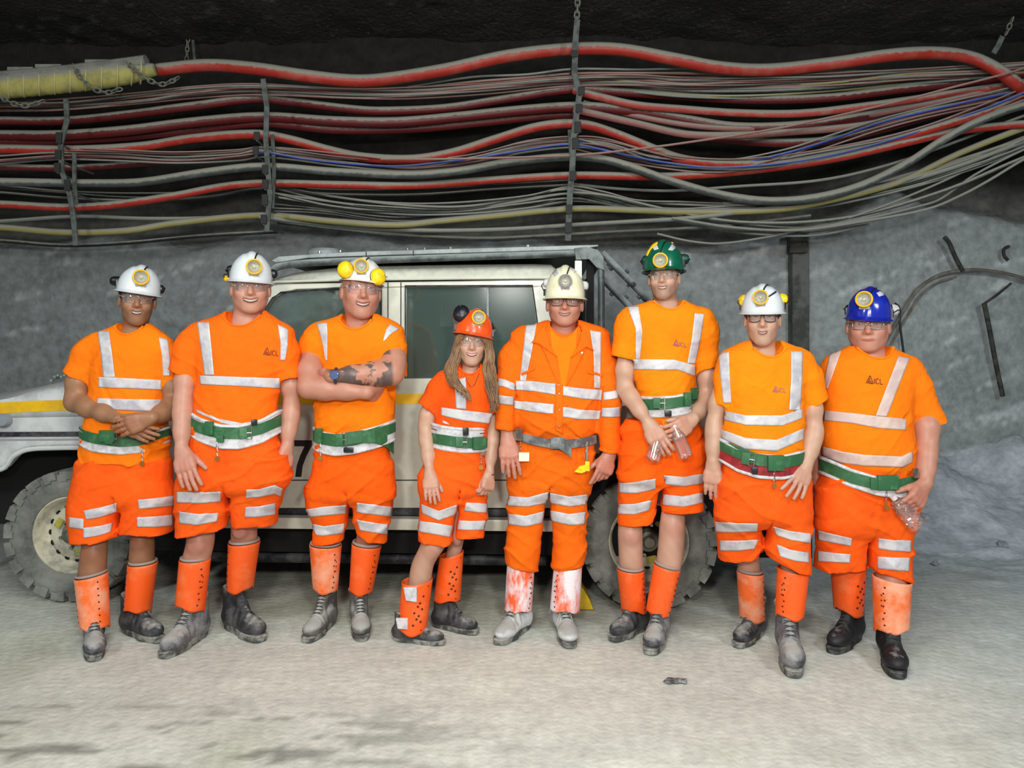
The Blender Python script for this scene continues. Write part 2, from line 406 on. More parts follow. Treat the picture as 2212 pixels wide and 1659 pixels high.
# ------------------------------------------------------------------ the tunnel
def vnoise(X, Y, seed, octs=5, s=1.0, rough=0.5):
    r = np.random.RandomState(seed); tab = r.rand(256, 256)
    out = np.zeros(np.broadcast(X, Y).shape); amp = 1; tot = 0
    for o in range(octs):
        x = X*s*2**o+o*17.3; y = Y*s*2**o+o*31.7; xi = np.floor(x).astype(int); yi = np.floor(y).astype(int); fx = x-xi; fy = y-yi
        fx = fx*fx*(3-2*fx); fy = fy*fy*(3-2*fy); t = lambda a, b: tab[a % 256, b % 256]
        out += amp*((t(xi, yi)*(1-fx)+t(xi+1, yi)*fx)*(1-fy)+(t(xi, yi+1)*(1-fx)+t(xi+1, yi+1)*fx)*fy); tot += amp; amp *= rough
    return out/tot
def grid_mesh(name, A, B, pos, cols, m, kind='structure'):
    """A,B parameter arrays; pos -> (n,m,3)"""
    n, k = pos.shape[:2]; V = pos.reshape(-1, 3); i = np.arange(n*k).reshape(n, k)
    Fc = np.stack([i[:-1, :-1], i[1:, :-1], i[1:, 1:], i[:-1, 1:]], -1).reshape(-1, 4)
    o = np_mesh(name, V, Fc, m, cols=cols.reshape(-1, cols.shape[-1]))
    o['kind'] = kind; return o
WALL_Y = 6.95
m_wall = mat('dusty_rock', None, 0.95, attr='Col', bump=0.7, bscale=14, bdist=0.035, spec=0.2, nscale=9, var=0.2, detail=8)
xs = np.arange(-8.5, 9.5, 0.045); zs = np.arange(-0.1, 4.7, 0.045); X, Z = np.meshgrid(xs, zs, indexing='ij')
d = 0.30*(vnoise(X, Z, 1, 5, 0.6)-0.5)+0.05*(vnoise(X, Z, 2, 5, 5)-0.5)
d += 0.03*np.sin(X*3.1+1)*np.exp(-((Z-1.6)/1.2)**2)
# ragged ledge over the scraped lower wall; dark rock above includes painted light falloff
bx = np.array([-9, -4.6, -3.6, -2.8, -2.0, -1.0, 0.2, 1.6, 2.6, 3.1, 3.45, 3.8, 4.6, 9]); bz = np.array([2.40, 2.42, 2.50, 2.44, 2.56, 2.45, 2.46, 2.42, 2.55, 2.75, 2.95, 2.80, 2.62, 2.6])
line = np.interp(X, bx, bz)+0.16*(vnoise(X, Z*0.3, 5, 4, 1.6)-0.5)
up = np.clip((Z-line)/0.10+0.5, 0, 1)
Yw = WALL_Y+d*0.55+0.18*up-0.16*np.clip(Z-3.6, 0, 1)
n1 = vnoise(X, Z*1.7, 7, 6, 2.2, 0.62); n2 = vnoise(X*1.2, Z*3, 9, 5, 5, 0.6)
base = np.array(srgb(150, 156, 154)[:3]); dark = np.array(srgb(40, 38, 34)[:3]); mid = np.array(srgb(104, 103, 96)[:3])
C = base[None, None]*(0.60+0.62*n1[..., None])*(0.88+0.24*np.clip((X-0.2)/2.5, 0, 1)[..., None])
scr = np.clip((vnoise(X*0.8+Z*0.5, Z*9-X*3, 11, 4, 2.0)-0.66)/0.06, 0, 1)*np.clip((vnoise(X, Z, 12, 3, 1.3)-0.45)/0.1, 0, 1)
C = C+0.20*scr[..., None]*(1-up[..., None])
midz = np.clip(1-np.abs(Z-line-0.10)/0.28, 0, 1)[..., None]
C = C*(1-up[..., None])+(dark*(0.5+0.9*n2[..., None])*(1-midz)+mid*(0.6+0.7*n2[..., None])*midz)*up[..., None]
sp_ = (vnoise(X, Z, 21, 2, 16) > 0.80)[..., None]*up[..., None]*0.10; 
C = np.clip(C, 0.004, 1)
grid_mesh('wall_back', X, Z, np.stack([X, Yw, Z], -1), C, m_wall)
# roof of the tunnel
xs = np.arange(-8.5, 9.5, 0.06); ys = np.arange(2.2, 7.3, 0.06); X, Y = np.meshgrid(xs, ys, indexing='ij')
Zc = 4.36+0.16*(vnoise(X, Y, 31, 5, 0.9)-0.5)+0.07*(vnoise(X, Y, 32, 4, 6)-0.5)-0.12*np.clip(Y-6.2, 0, 1)
C = np.array(srgb(44, 40, 37)[:3])[None, None]*(0.35+1.2*vnoise(X, Y, 33, 5, 3)[..., None])
C = C+(np.clip((vnoise(X, Y, 34, 3, 12)-0.70)/0.1, 0, 1)*np.clip((vnoise(X, Y, 35, 3, 0.8)-0.4)/0.2, 0, 1))[..., None]*0.07
m_roof = mat('dark_rock', None, 0.6, attr='Col', col2=srgb(96, 88, 80), nscale=26, nlo=0.60, nhi=0.70, bump=1.0, bscale=22, bdist=0.05, spec=0.4)
grid_mesh('ceiling', X, Y, np.stack([X, Y, Zc], -1)[:, ::-1], C[:, ::-1], m_roof)
# ground
xs = np.arange(-8.5, 9.5, 0.04); ys = np.arange(0.8, 7.4, 0.035); X, Y = np.meshgrid(xs, ys, indexing='ij')
zf_ = 0.018*(vnoise(X, Y, 41, 5, 1.5)-0.5)+0.010*(vnoise(X, Y, 42, 4, 12)-0.5)
flat = np.clip((4.25-Y)/0.4, 0, 1)*np.clip((Y-2.9)/0.3, 0, 1); zf_ *= 1-0.75*flat
# loose muck heaped against the wall on the right and behind the truck
edge = 5.35+0.5*(vnoise(X, Y*0, 43, 3, 1.0)-0.5)
right = np.clip((X-0.9)/1.0, 0, 1)
berm = np.clip((Y-edge)/1.5, 0, 1)**1.3*0.60*right*(0.6+0.8*vnoise(X, Y, 44, 4, 2.5))
grav = np.clip((vnoise(X, Y, 46, 4, 0.9)*1.4+(Y-5.1)*1.1+np.clip(X-2.6, 0, 1)*0.4-0.3), 0, 1)*np.clip((X-0.6)/0.6, 0, 1)
zf_ = zf_+berm+0.03*grav*(vnoise(X, Y, 45, 4, 9)-0.5)*2
# tyre tracks running along the tunnel
for y0, ph in ((3.95, 0), (3.30, 1.3), (2.62, 0.5)):
    yy = y0+0.05*np.sin(X*0.9+ph); band = np.exp(-((Y-yy)/0.10)**4)
    zf_ = zf_-0.006*band*(0.5+0.5*np.sign(np.sin(X*42+((Y-yy)*30).astype(int)*2.0)))*(vnoise(X, Y, 47, 3, 1.1) > 0.5)
C = np.array(srgb(198, 200, 188)[:3])[None, None]*(0.78+0.40*vnoise(X, Y, 48, 5, 1.2)[..., None])
C = C*(0.86+0.28*vnoise(X, Y, 53, 4, 9)[..., None])*(1-0.16*np.clip((vnoise(X, Y, 54, 4, 1.1)-0.5)/0.12, 0, 1)[..., None]*np.array([0.9, 0.9, 1.3]))
st = np.clip((vnoise(X*0.9, Y*6, 49, 6, 2.6, 0.72)-0.56)/0.05, 0, 1)*np.clip((3.35-Y)/0.3, 0, 1)*np.clip((0.4-X)/1.4, 0.12, 1)
st2 = np.clip((vnoise(X, Y, 50, 5, 3.5)-0.58)/0.05, 0, 1)*np.clip((3.1-Y)/0.2, 0, 1)*np.clip((-1.3-X)/0.5, 0, 1)
C = C*(1-0.55*st[..., None])*(1-0.5*st2[..., None])
cg = np.array(srgb(186, 190, 190)[:3])*(0.6+0.8*vnoise(X, Y, 51, 5, 8)[..., None])
C = C*(1-grav[..., None])+cg*grav[..., None]
cooler = np.clip((X-1.5)/1.5, 0, 1)[..., None]; C = C*(1-cooler*np.array([0.07, 0.03, -0.03]))
dark_oval = np.exp(-((X-0.6)/0.5)**2-((Y-4.35)/0.25)**2)*0.25; C = C*(1-dark_oval[..., None])  # soft darker oval on the ground by the rear wheel
m_floor = mat('packed_rock_dust', None, 0.93, attr='Col', bump=0.5, bscale=24, bdist=0.015, spec=0.2, nscale=14, var=0.14)
grid_mesh('floor', X, Y, np.stack([X, Y, zf_], -1), np.clip(C, 0, 1), m_floor)
FLOORZ = lambda x, y: float(zf_[int(np.clip((x+8.5)/0.04, 0, len(xs)-1)), int(np.clip((y-0.8)/0.035, 0, len(ys)-1))])
# stones in the muck on the right
def rock(name, c, r, m, seed, parent=None):
    rs = np.random.RandomState(seed); bm = bmesh.new(); bmesh.ops.create_icosphere(bm, subdivisions=2, radius=1)
    ph = rs.uniform(0, 6, 6); sc_ = rs.uniform(0.6, 1.1, 3)
    for v in bm.verts:
        k = 1+0.25*math.sin(v.co.x*3+ph[0])*math.sin(v.co.y*3+ph[1])+0.15*math.sin(v.co.z*6+ph[2])+0.08*math.sin(v.co.x*9+ph[3])
        v.co = Vector((v.co.x*sc_[0], v.co.y*sc_[1], v.co.z*sc_[2]*0.75))*k*r+Vector(c)
    V = [v.co.copy() for v in bm.verts]; Fc = [[v.index for v in f.verts] for f in bm.faces]; bm.free()
    return new_mesh(name, V, Fc, m, parent, False)
m_rock = mat('loose_rock', srgb(126, 132, 138), 0.9, col2=srgb(170, 172, 168), nscale=12, bump=0.6, bscale=30)
rs = np.random.RandomState(5)
spots = [(3.95, 5.1, .05), (4.35, 5.5, .07), (3.55, 5.6, .045), (2.9, 5.3, .04), (4.6, 6.1, .09), (2.25, 5.2, .05), (1.55, 5.0, .04), (3.2, 6.0, .06)]
names = ['palm sized', 'large angular', 'small pale', 'flat low', 'largest', 'rounded', 'small dark', 'medium grey']
places = ['on the gravel right of the blue helmeted person', 'low on the muck heap at the right', 'near the foot of the muck heap', 'close behind the blue helmeted person', 'high on the muck heap at far right', 'between the two rightmost people', 'beside the rear tyre', 'under the arched conduit']
for k, (x, y, r) in enumerate(spots):
    tag(rock('rock', (x, y, FLOORZ(x, y)+r*0.3), r, m_rock, k), f'{names[k]} loose rock {places[k]}', 'rock')
# trampled scrap on the ground
m_scrap = mat('dark_scrap', srgb(60, 60, 62), 0.6, col2=srgb(150, 150, 148), nscale=30)
dd_ = floor_d(1476); c = P(1458, 1476, dd_); b = MB()
for k in range(4):
    pts = [c+Vector((-0.045+0.03*j+0.01*math.sin(j*2+k), 0.012*math.sin(j*1.7+k*2), 0.006+0.007*abs(math.sin(j*1.3+k)))) for j in range(4)]
    b.tube(spline(pts, 4), 0.004+0.001*k, 6, flat=1.8)
tag(b.build('scrap', m_scrap, None, True), 'small crumpled dark scrap lying on the bare floor in front', 'scrap')
# ------------------------------------------------------------------ pickup truck
TH = math.radians(-2.6); TO = Vector((-0.9, 4.42, 0)); TM = Matrix.Translation(TO) @ Matrix.Rotation(TH, 4, 'Z'); TMI = TM.inverted()
def T(px, py, v=0.0):
    o = TMI @ CAMP; dd = (TMI.to_3x3() @ (P(px, py, 1.0)-CAMP)); t = (v-o.y)/dd.y; return o+dd*t
def TX(px, v=0.0): return T(px, 900, v).x
def TP(pts, v=0.0): return [(T(x, y, v).x, T(x, y, v).z) for x, y in pts]
truck = thing('pickup_truck', 'dusty cream double cab pickup truck parked behind the row of people', 'truck', TO); truck.rotation_euler = (0, 0, TH)
m_body = mat('cream_truck_paint', srgb(208, 210, 192), 0.32, col2=srgb(178, 178, 164), nscale=2.2, nlo=0.45, nhi=0.75, dust=srgb(168, 168, 158), dust_lo=0.55, dust_hi=0.95, coat=0.2)
m_bodyw = mat('white_fender_paint', srgb(206, 210, 208), 0.35, col2=srgb(170, 174, 174), nscale=2.5, dust=srgb(160, 162, 158), dust_lo=0.5, dust_hi=0.9, coat=0.2)
m_trim = mat('black_rubber_trim', srgb(26, 28, 32), 0.6, col2=srgb(70, 72, 74), nscale=10)
m_under = mat('black_underbody', srgb(9, 9, 9), 0.9)
m_stripe = mat('yellow_side_stripe', srgb(236, 186, 20), 0.4, col2=srgb(214, 168, 30), nscale=6)
m_gap = mat('panel_gap', srgb(52, 54, 50), 0.8)
m_rops = mat('dusty_grey_steel', srgb(62, 70, 70), 0.5, 0.2, col2=srgb(98, 106, 104), nscale=9, dust=srgb(150, 158, 154), dust_lo=0.1, dust_hi=0.7, dust_scale=14)
m_ropsl = mat('pale_roof_plate', srgb(150, 158, 156), 0.5, col2=srgb(122, 130, 128), nscale=7)
m_glass = glassy('dusty_window_glass', srgb(92, 116, 106), 0.30, 0.06, 0.08)
m_seat = mat('grey_seat_vinyl', srgb(92, 104, 98), 0.8, col2=srgb(66, 76, 72), nscale=6)
m_int = mat('cab_interior', srgb(44, 50, 48), 0.9)
m_num = mat('black_numeral', srgb(16, 15, 15), 0.5)
W_ = 1.74
def tb(lo, hi, m, name, bev=0.004, parent=truck, label=None):
    o = MB().box(lo, hi, bev=bev).build(name, m, None, False); sharp(o, 40); place(o, parent, label); return o
def place(o, parent=truck, label=None):
    o.parent = parent
    if label: o['label'] = label
    return o
def tprism(poly, v0, v1, m, name, bevel=0.006, label=None, parent=truck):
    o = MB().prism(poly, v0, v1).build(name, m, None, False, bevel=bevel); sharp(o, 35); place(o, parent, label); return o
# lower body with wheel arches
arch_f = [(8, 1012), (34, 984), (62, 970), (110, 966), (200, 966), (240, 974), (275, 1005), (300, 1055), (312, 1105)]
arch_r = [(1222, 1100), (1238, 1052), (1268, 1006), (1312, 986), (1480, 984), (1524, 1004), (1556, 1050), (1572, 1096)]
fender = tprism(TP([(-190, 905), (440, 895), (440, 1097), (312, 1105)]+arch_f[::-1][1:]+[(-190, 1018)]), 0, 0.06, m_bodyw, 'front_fender', label='white dusty front fender with squared wheel arch')
fl = MB(); fl.tube([Vector((T(x, y).x, -0.02, T(x, y).z)) for x, y in spline([(-190, 1012)]+arch_f[:-1], 4)], 0.017, 10); place(fl.build('wheel_arch_lip', m_bodyw, None, True), fender)
door_f = tprism(TP([(441, 822), (838, 818), (838, 1098), (441, 1098)]), 0, 0.06, m_body, 'front_door', label='cream front door with yellow stripe and black numeral')
door_r = tprism(TP([(840, 818), (1196, 816), (1210, 1098), (840, 1098)]), 0, 0.06, m_body, 'rear_door', label='cream rear door')
tprism(TP([(1198, 816), (1222, 816), (1222, 1100), (1211, 1098)]), 0.0, 0.06, m_body, 'cab_corner')
tray = tprism(TP([(1224, 880), (1760, 872), (1760, 1010), (1572, 1096)]+arch_r[::-1][1:]), 0, 0.05, m_body, 'tray_side', label='cream tray side above the rear wheel')
tb((TX(1224), W_-0.05, T(1224, 1000).z), (TX(1760), W_, T(1224, 880).z), m_body, 'tray_side'); tb((TX(1224), 0.0, T(1224, 985).z-0.02), (TX(1760), W_, T(1224, 985).z+0.02), m_rops, 'tray_floor')
tb((TX(1745), 0.0, T(1745, 1060).z-0.02), (TX(1768), W_, T(1745, 900).z), m_rops, 'tailgate')
# hood, loft across the width
def loft(secs, m, name, label=None):
    b = MB(); n = len(secs[0])
    for s_ in secs: b.V += [tuple(p) for p in s_]
    for i in range(len(secs)-1):
        for k in range(n-1): b.F.append((i*n+k, (i+1)*n+k, (i+1)*n+k+1, i*n+k+1)); b.M.append(0)
    o = b.build(name, m, None, True, ang=40); place(o, truck, label); md = o.modifiers.new('thickness', 'SOLIDIFY'); md.thickness = 0.012; return o
secs = []
for (px, pt_, pb) in [(-190, 890, 905), (-120, 868, 905), (-40, 856, 904), (0, 848, 903), (44, 838, 902), (90, 828, 901), (135, 821, 900), (220, 812, 898), (320, 806, 897), (440, 800, 895)]:
    u = TX(px); zt = T(px, pt_, 0.10).z; zb = T(px, pb).z; s_ = []
    prof = [(0.0, zb), (0.0, zb+(zt-zb)*0.45), (0.02, zb+(zt-zb)*0.75), (0.06, zt-0.02), (0.14, zt), (0.5, zt+0.035), (W_/2, zt+0.045), (W_-0.5, zt+0.035), (W_-0.1, zt), (W_, zb)]
    secs.append([Vector((u, v, z)) for v, z in prof])
hood = loft(secs, m_bodyw, 'hood', 'pale hood covered in grey dust')
tb((TX(-196), 0.05, T(-190, 1010).z), (TX(-180), W_-0.05, T(-190, 890).z), m_trim, 'grille')
b = MB(); c = T(8, 908, -0.005); b.lathe([(0.0001, 0.03), (0.04, 0.026), (0.055, 0.01), (0.06, -0.03)], 24, Matrix.Translation(c) @ Matrix.Rotation(math.pi/2, 4, 'X') @ Matrix.Diagonal((0.9, 0.75, 1, 1)))
place(b.build('side_marker_lamp', mat('grey_lamp_plastic', srgb(140, 146, 152), 0.25), None, True))
b = MB()
for k in range(4): b.sphere(T(118+7*k, 814-3*(k % 2), 0.5), 0.010, 6)
b.tube([T(110, 822, 0.45), T(150, 806, 0.7), T(190, 800, 0.9)], 0.008, 6); place(b.build('wiper', m_ropsl, None, True))
# stripes and trims
def strip(pts_top, pts_bot, m, name, parent, v=-0.0015, d=0.004):
    o = MB().prism(TP(pts_top)+TP(pts_bot[::-1]), v, v+d).build(name, m, None, False); place(o, parent); return o
strip([(-190, 876), (-40, 872), (60, 866), (135, 864), (440, 862)], [(-190, 900), (-40, 896), (60, 890), (135, 887), (440, 884)], m_stripe, 'yellow_stripe', hood, v=-0.003)
strip([(442, 853), (837, 851)], [(442, 875), (837, 873)], m_stripe, 'yellow_stripe', door_f)
strip([(841, 851), (1200, 850)], [(841, 873), (1200, 871)], m_stripe, 'yellow_stripe', door_r)
strip([(-190, 934), (440, 931)], [(-190, 944), (440, 941)], m_trim, 'rubbing_strip', fender, v=-0.008, d=0.02)
strip([(-190, 949), (440, 946)], [(-190, 953), (440, 949)], mat('grey_crease', srgb(150, 152, 150), .5), 'body_crease', fender, v=-0.004, d=0.01)
for par, a, c in ((door_f, 443, 836), (door_r, 842, 1208)):
    strip([(a, 1036), (c, 1036)], [(a, 1038.5), (c, 1038.5)], m_gap, 'body_crease', par)
for px in (839, 440, 1199): place(MB().prism(TP([(px-1, 818), (px+1.4, 818), (px+1.4, 1098), (px-1, 1098)]), -0.001, 0.02).build('door_gap', m_gap, None, False))
# the numeral
place(MB().prism(TP([(636, 951), (674, 951), (674, 962), (662, 985), (654, 1006), (651, 1030), (638, 1030), (641, 1006), (649, 983), (658, 964), (636, 964)]), -0.002, 0.002).build('numeral', m_num, None, False), door_f, 'black figure seven')
# door handles
for px, par in ((806, door_f), (1168, door_r)):
    o = MB().box((-0.06, -0.03, -0.012), (0.06, -0.012, 0.012), bev=0.006).box((-0.06, -0.02, -0.01), (-0.045, 0.01, 0.01)).box((0.045, -0.02, -0.01), (0.06, 0.01, 0.01)).build('door_handle', m_trim, None, False)
    c = T(px, 896); o.data.transform(Matrix.Translation((c.x, 0, c.z))); place(o, par)
# sill, step, underside
tb((TX(312), 0.02, T(700, 1113).z), (TX(1218), 0.10, T(700, 1098).z), m_trim, 'sill_seal')
tb((TX(318), -0.035, T(700, 1141).z), (TX(1214), 0.12, T(700, 1116).z), m_body, 'side_step', bev=0.012, label='dusty cream side step')
tb((TX(312), 0.10, 0.29), (TX(1768), 1.60, T(700, 1112).z), m_under, 'chassis')
tb((TX(-190), 0.25, 0.40), (TX(312), 1.50, 0.86), m_under, 'chassis')
tb((TX(-200), 0.02, 0.36), (TX(-186), W_, 0.60), m_rops, 'front_bumper')
b = MB(); b.tube([Vector((TX(380), 0.18, 0.24)), Vector((TX(1180), 0.18, 0.24))], 0.035, 12)
for px in (470, 700, 900, 1130): b.box((TX(px), 0.16, 0.24), (TX(px)+0.04, 0.20, 0.42))
place(b.build('rock_rail', m_trim, None, True))
tb((TX(1224), 0.05, 0.50), (TX(1740), 1.68, T(1224, 986).z), m_under, 'wheel_housing')
for (a, c) in ((-100, 312),): tb((TX(a), 0.30, 0.5), (TX(c), 1.45, T(100, 965).z), m_under, 'wheel_housing')
# cab upper
def pil(pts, name, m=m_body, v0=0.02, v1=0.07, label=None, parent=truck): return tprism(TP(pts, 0.02), v0, v1, m, name, 0.006, label, parent)
pil([(592, 613), (1200, 603), (1204, 619), (866, 620), (822, 622), (735, 622), (640, 625), (606, 634)], 'roof_side_rail')
pil([(592, 613), (612, 632), (590, 644), (574, 668), (540, 716), (482, 822), (440, 822), (500, 735), (556, 652)], 'windscreen_pillar')
pil([(822, 622), (876, 620), (876, 818), (824, 820)], 'door_pillar')
pil([(1148, 619), (1204, 618), (1222, 818), (1176, 818), (1168, 770)], 'rear_pillar')
pil([(1050, 619), (1056, 619), (1058, 818), (1052, 818)], 'window_divider', m_ropsl, 0.03, 0.055)
for px in (838, 866): place(MB().prism(TP([(px-1, 610), (px+1.2, 610), (px+1.2, 820), (px-1, 820)], 0.02), 0.018, 0.03).build('door_gap', m_gap, None, False))
for (pts) in ([(876, 618), (1150, 617), (1172, 780), (1176, 819), (876, 819)], [(608, 632), (735, 622), (824, 621), (824, 820), (482, 822), (540, 716), (574, 668), (590, 644)]):
    q = [Vector((a, 0.012, b_)) for a, b_ in TP(pts, 0.02)]; b = MB(); b.tube(q, 0.006, 6, closed=True); place(b.build('window_seal', m_trim, None, True))
glass_f = tprism(TP([(604, 630), (735, 620), (824, 619), (824, 822), (480, 824), (538, 716), (572, 668)], 0.045), 0.045, 0.050, m_glass, 'front_door_window', 0)
glass_r = tprism(TP([(874, 618), (1052, 617), (1054, 820), (874, 820)], 0.045), 0.045, 0.050, m_glass, 'rear_door_window', 0)
glass_q = tprism(TP([(1054, 617), (1150, 617), (1170, 775), (1176, 820), (1056, 820)], 0.045), 0.046, 0.051, glassy('hazy_window_glass', srgb(92, 116, 106), 0.32, 0.0, 0.17, 0.16), 'quarter_window', 0)
# roof loft
secs = []
for (px, pg, pt_) in [(590, 614, 606), (612, 611, 596), (650, 610, 586), (720, 608, 578), (815, 606, 573.5), (1000, 604, 571), (1150, 603, 570), (1190, 603, 571), (1204, 604, 582)]:
    u = TX(px, 0.1); zg = T(px, pg).z; zt = T(px, pt_, 0.14).z; cr = 0.03
    prof = [(0.0, zg), (0.0, zg+0.012), (0.025, zg+0.014), (0.05, zg+(zt-zg)*0.55), (0.09, zg+(zt-zg)*0.88), (0.15, zt), (0.4, zt+cr*0.6), (W_/2, zt+cr), (W_-0.4, zt+cr*0.6), (W_-0.15, zt), (W_-0.05, zg+(zt-zg)*0.5), (W_, zg)]
    secs.append([Vector((u, v, z)) for v, z in prof])
loft(secs, m_body, 'roof', 'cream cab roof')
tprism(TP([(592, 613), (1204, 604), (1222, 818), (1210, 1098), (441, 1098), (441, 822), (556, 652)]), W_-0.05, W_-0.02, m_int, 'far_side_door', 0)   # far side of the cab
for a, c in ((640, 815), (885, 1150)):
    pass
tb((TX(1195), 0.06, T(1200, 1090).z), (TX(1206), W_-0.05, T(1200, 800).z), m_int, 'cab_back')
tb((TX(450), 0.06, T(500, 1090).z), (TX(1200), W_-0.05, T(500, 1080).z), m_int, 'cab_floor')
tb((TX(442), 0.06, T(500, 900).z), (TX(520), W_-0.05, T(500, 812).z), m_int, 'dashboard', 0.02)
# interior: seats, headrests, pale document on the far glass
def seat(px, v):
    u = TX(px, v); z0 = T(px, 960, v).z
    b = MB(); b.box((u-0.28, v, z0-0.1), (u+0.22, v+0.46, z0+0.06), bev=0.05); o = b.build('seat', m_seat, None, False); sharp(o, 50); place(o)
    zt = T(px, 745, v).z
    b = MB(); b.box((u+0.14, v, z0), (u+0.28, v+0.46, zt), bev=0.05); q = b.build('backrest', m_seat, None, False); sharp(q, 50); place(q, o)
    b = MB(); b.box((u+0.16, v+0.12, zt+0.02), (u+0.26, v+0.34, zt+0.19), bev=0.045); q = b.build('headrest', m_seat, None, False); sharp(q, 50); place(q, o)
for px, v in ((690, 0.15), (690, 1.0), (910, 0.15), (1010, 1.0)): seat(px, v)
b = MB(); c = T(560, 800, 0.38); b.tube([c+Vector((0.06*math.sin(a), 0.19*math.cos(a), 0.18*math.sin(a))) for a in np.linspace(0, 2*math.pi, 28, endpoint=False)], 0.014, 8, closed=True); place(b.build('steering_wheel', M_BLACKP, None, True))
tb((TX(946, 1.5), 1.60, T(950, 705, 1.6).z), (TX(1046, 1.6), 1.61, T(950, 632, 1.6).z), mat('pale_sheet', srgb(150, 162, 156), 0.8), 'notice_sheet', 0)
b = MB(); b.tube([T(884, 640, 0.5), T(888, 860, 0.5)], 0.022, 10); b.tube([T(1000, 700, 1.3), T(1002, 860, 1.3)], 0.022, 10); place(b.build('inner_roll_bar', mat('pale_inner_bar', srgb(130, 148, 142), .6), None, True))
# roof cage
def tube_part(name, pts, r, m=m_rops, parent=truck, n=14, label=None):
    o = MB().tube(pts, r, n).build(name, m, None, True, ang=50); place(o, parent, label); return o
A = [T(583, 596, -0.01), T(590, 584, -0.01), T(604, 575, -0.01), T(667, 568, -0.01), T(800, 562, -0.01), T(1256, 547, -0.01)]
rail = tube_part('roof_cage_rail', spline(A, 5), 0.021, label='dusty grey tube along the cab roof edge')
tube_part('roof_cage_rail', [Vector((p.x, W_, p.z)) for p in spline(A, 5)], 0.021)
pl = MB().prism(TP([(588, 564), (604, 555), (700, 548), (800, 543.5), (1292, 529.5), (1292, 533), (1256, 540), (800, 553), (667, 558), (600, 568)], -0.01), -0.03, W_+0.02).build('roof_plate', m_ropsl, None, False, bevel=0.004); place(pl, truck, 'pale steel canopy plate over the cab')
for px in (791, 893): place(MB().prism(TP([(px-1, 544 if px < 800 else 541), (px+1, 544 if px < 800 else 541), (px+1, 552), (px-1, 552)], -0.03), -0.034, -0.028).build('plate_seam', m_gap, None, False), pl)
for px, py in ((690, 547), (735, 545), (880, 540.5), (917, 539.5), (973, 538), (1140, 533.5)): place(MB().lathe([(0.0001, 0.012), (0.009, 0.011), (0.011, 0.0)], 8, Matrix.Translation(T(px, py, 0.0))).build('plate_bolt', M_STEEL, None, True), pl)
b = MB().lathe([(0.0001, 0.030), (0.08, 0.027), (0.10, 0.01), (0.105, -0.02)], 24, Matrix.Translation(T(702, 548, 0.25))); place(b.build('roof_beacon_base', m_ropsl, None, True), pl)
px_ = spline([T(1256, 547, -0.01), T(1280, 546, -0.01), T(1294, 556, -0.01), T(1298, 575, -0.01), T(1299, 720, -0.01), T(1302, 900, -0.01), T(1303, 985, -0.01)], 4)
post = tube_part('roof_cage_post', px_, 0.019, label='upright tube of the roof cage behind the cab')
tube_part('roof_cage_post', [Vector((p.x, W_, p.z)) for p in px_], 0.019)
tb((TX(1268), 0.03, 0.8), (TX(1284), 0.08, T(1275, 560).z), m_under, 'cage_backing'); tb((TX(1262), 0.10, T(1270, 985).z), (TX(1266), W_-0.1, T(1270, 600).z), m_under, 'cab_guard_mesh')
tube_part('roof_cage_crossbar', [T(1298, 560, -0.01), Vector((T(1298, 560, -0.01).x, W_, T(1298, 560, -0.01).z))], 0.019)
b = MB(); c = T(1262, 553, -0.03)
b.lathe([(0.0001, 0.014), (0.022, 0.012), (0.026, 0)], 6, Matrix.Translation(c) @ Matrix.Rotation(math.pi/2, 4, 'X')); place(b.build('cage_bolt', m_rops, None, True), rail)
place(MB().prism(TP([(1240, 536), (1266, 533), (1292, 540), (1304, 556), (1306, 585), (1288, 578), (1272, 560), (1244, 562)], -0.03), -0.036, -0.022).build('corner_gusset', m_rops, None, False, bevel=0.003), post)
for (p0, p1, r, v) in (((1300, 546), (1520, 770), 0.020, 0.0), ((1302, 603), (1470, 775), 0.020, 0.25), ((1300, 548), (1520, 775), 0.02, W_)):
    a_, b_ = T(*p0, v), T(*p1, v); o = tube_part('cage_stay', [a_, b_], r, n=16, label='slanting dusty stay studded with bolts' if v < 1 else None)
    bb = MB(); dv = (b_-a_); L_ = dv.length; dn = dv.normalized(); side = Vector((dn.z, 0, -dn.x))
    for k in range(9):
        c = a_+dn*(0.10+0.075*k); sg = (1, -1, 0)[k % 3]
        off = (side*sg*r*1.0) if sg else Vector((0, -r, 0)); ax = side*sg if sg else Vector((0, -1, 0))
        bb.lathe([(0.0001, 0.016), (0.012, 0.014), (0.013, 0.0)], 8, Matrix.Translation(c+off) @ ax.to_track_quat('Z', 'Y').to_matrix().to_4x4())
    place(bb.build('stay_bolts', m_trim, None, True), o)
    place(MB().tube([a_+dn*L_*0.40, a_+dn*L_*0.44], r*1.25, 16).build('stay_collar', m_rops, None, True), o)
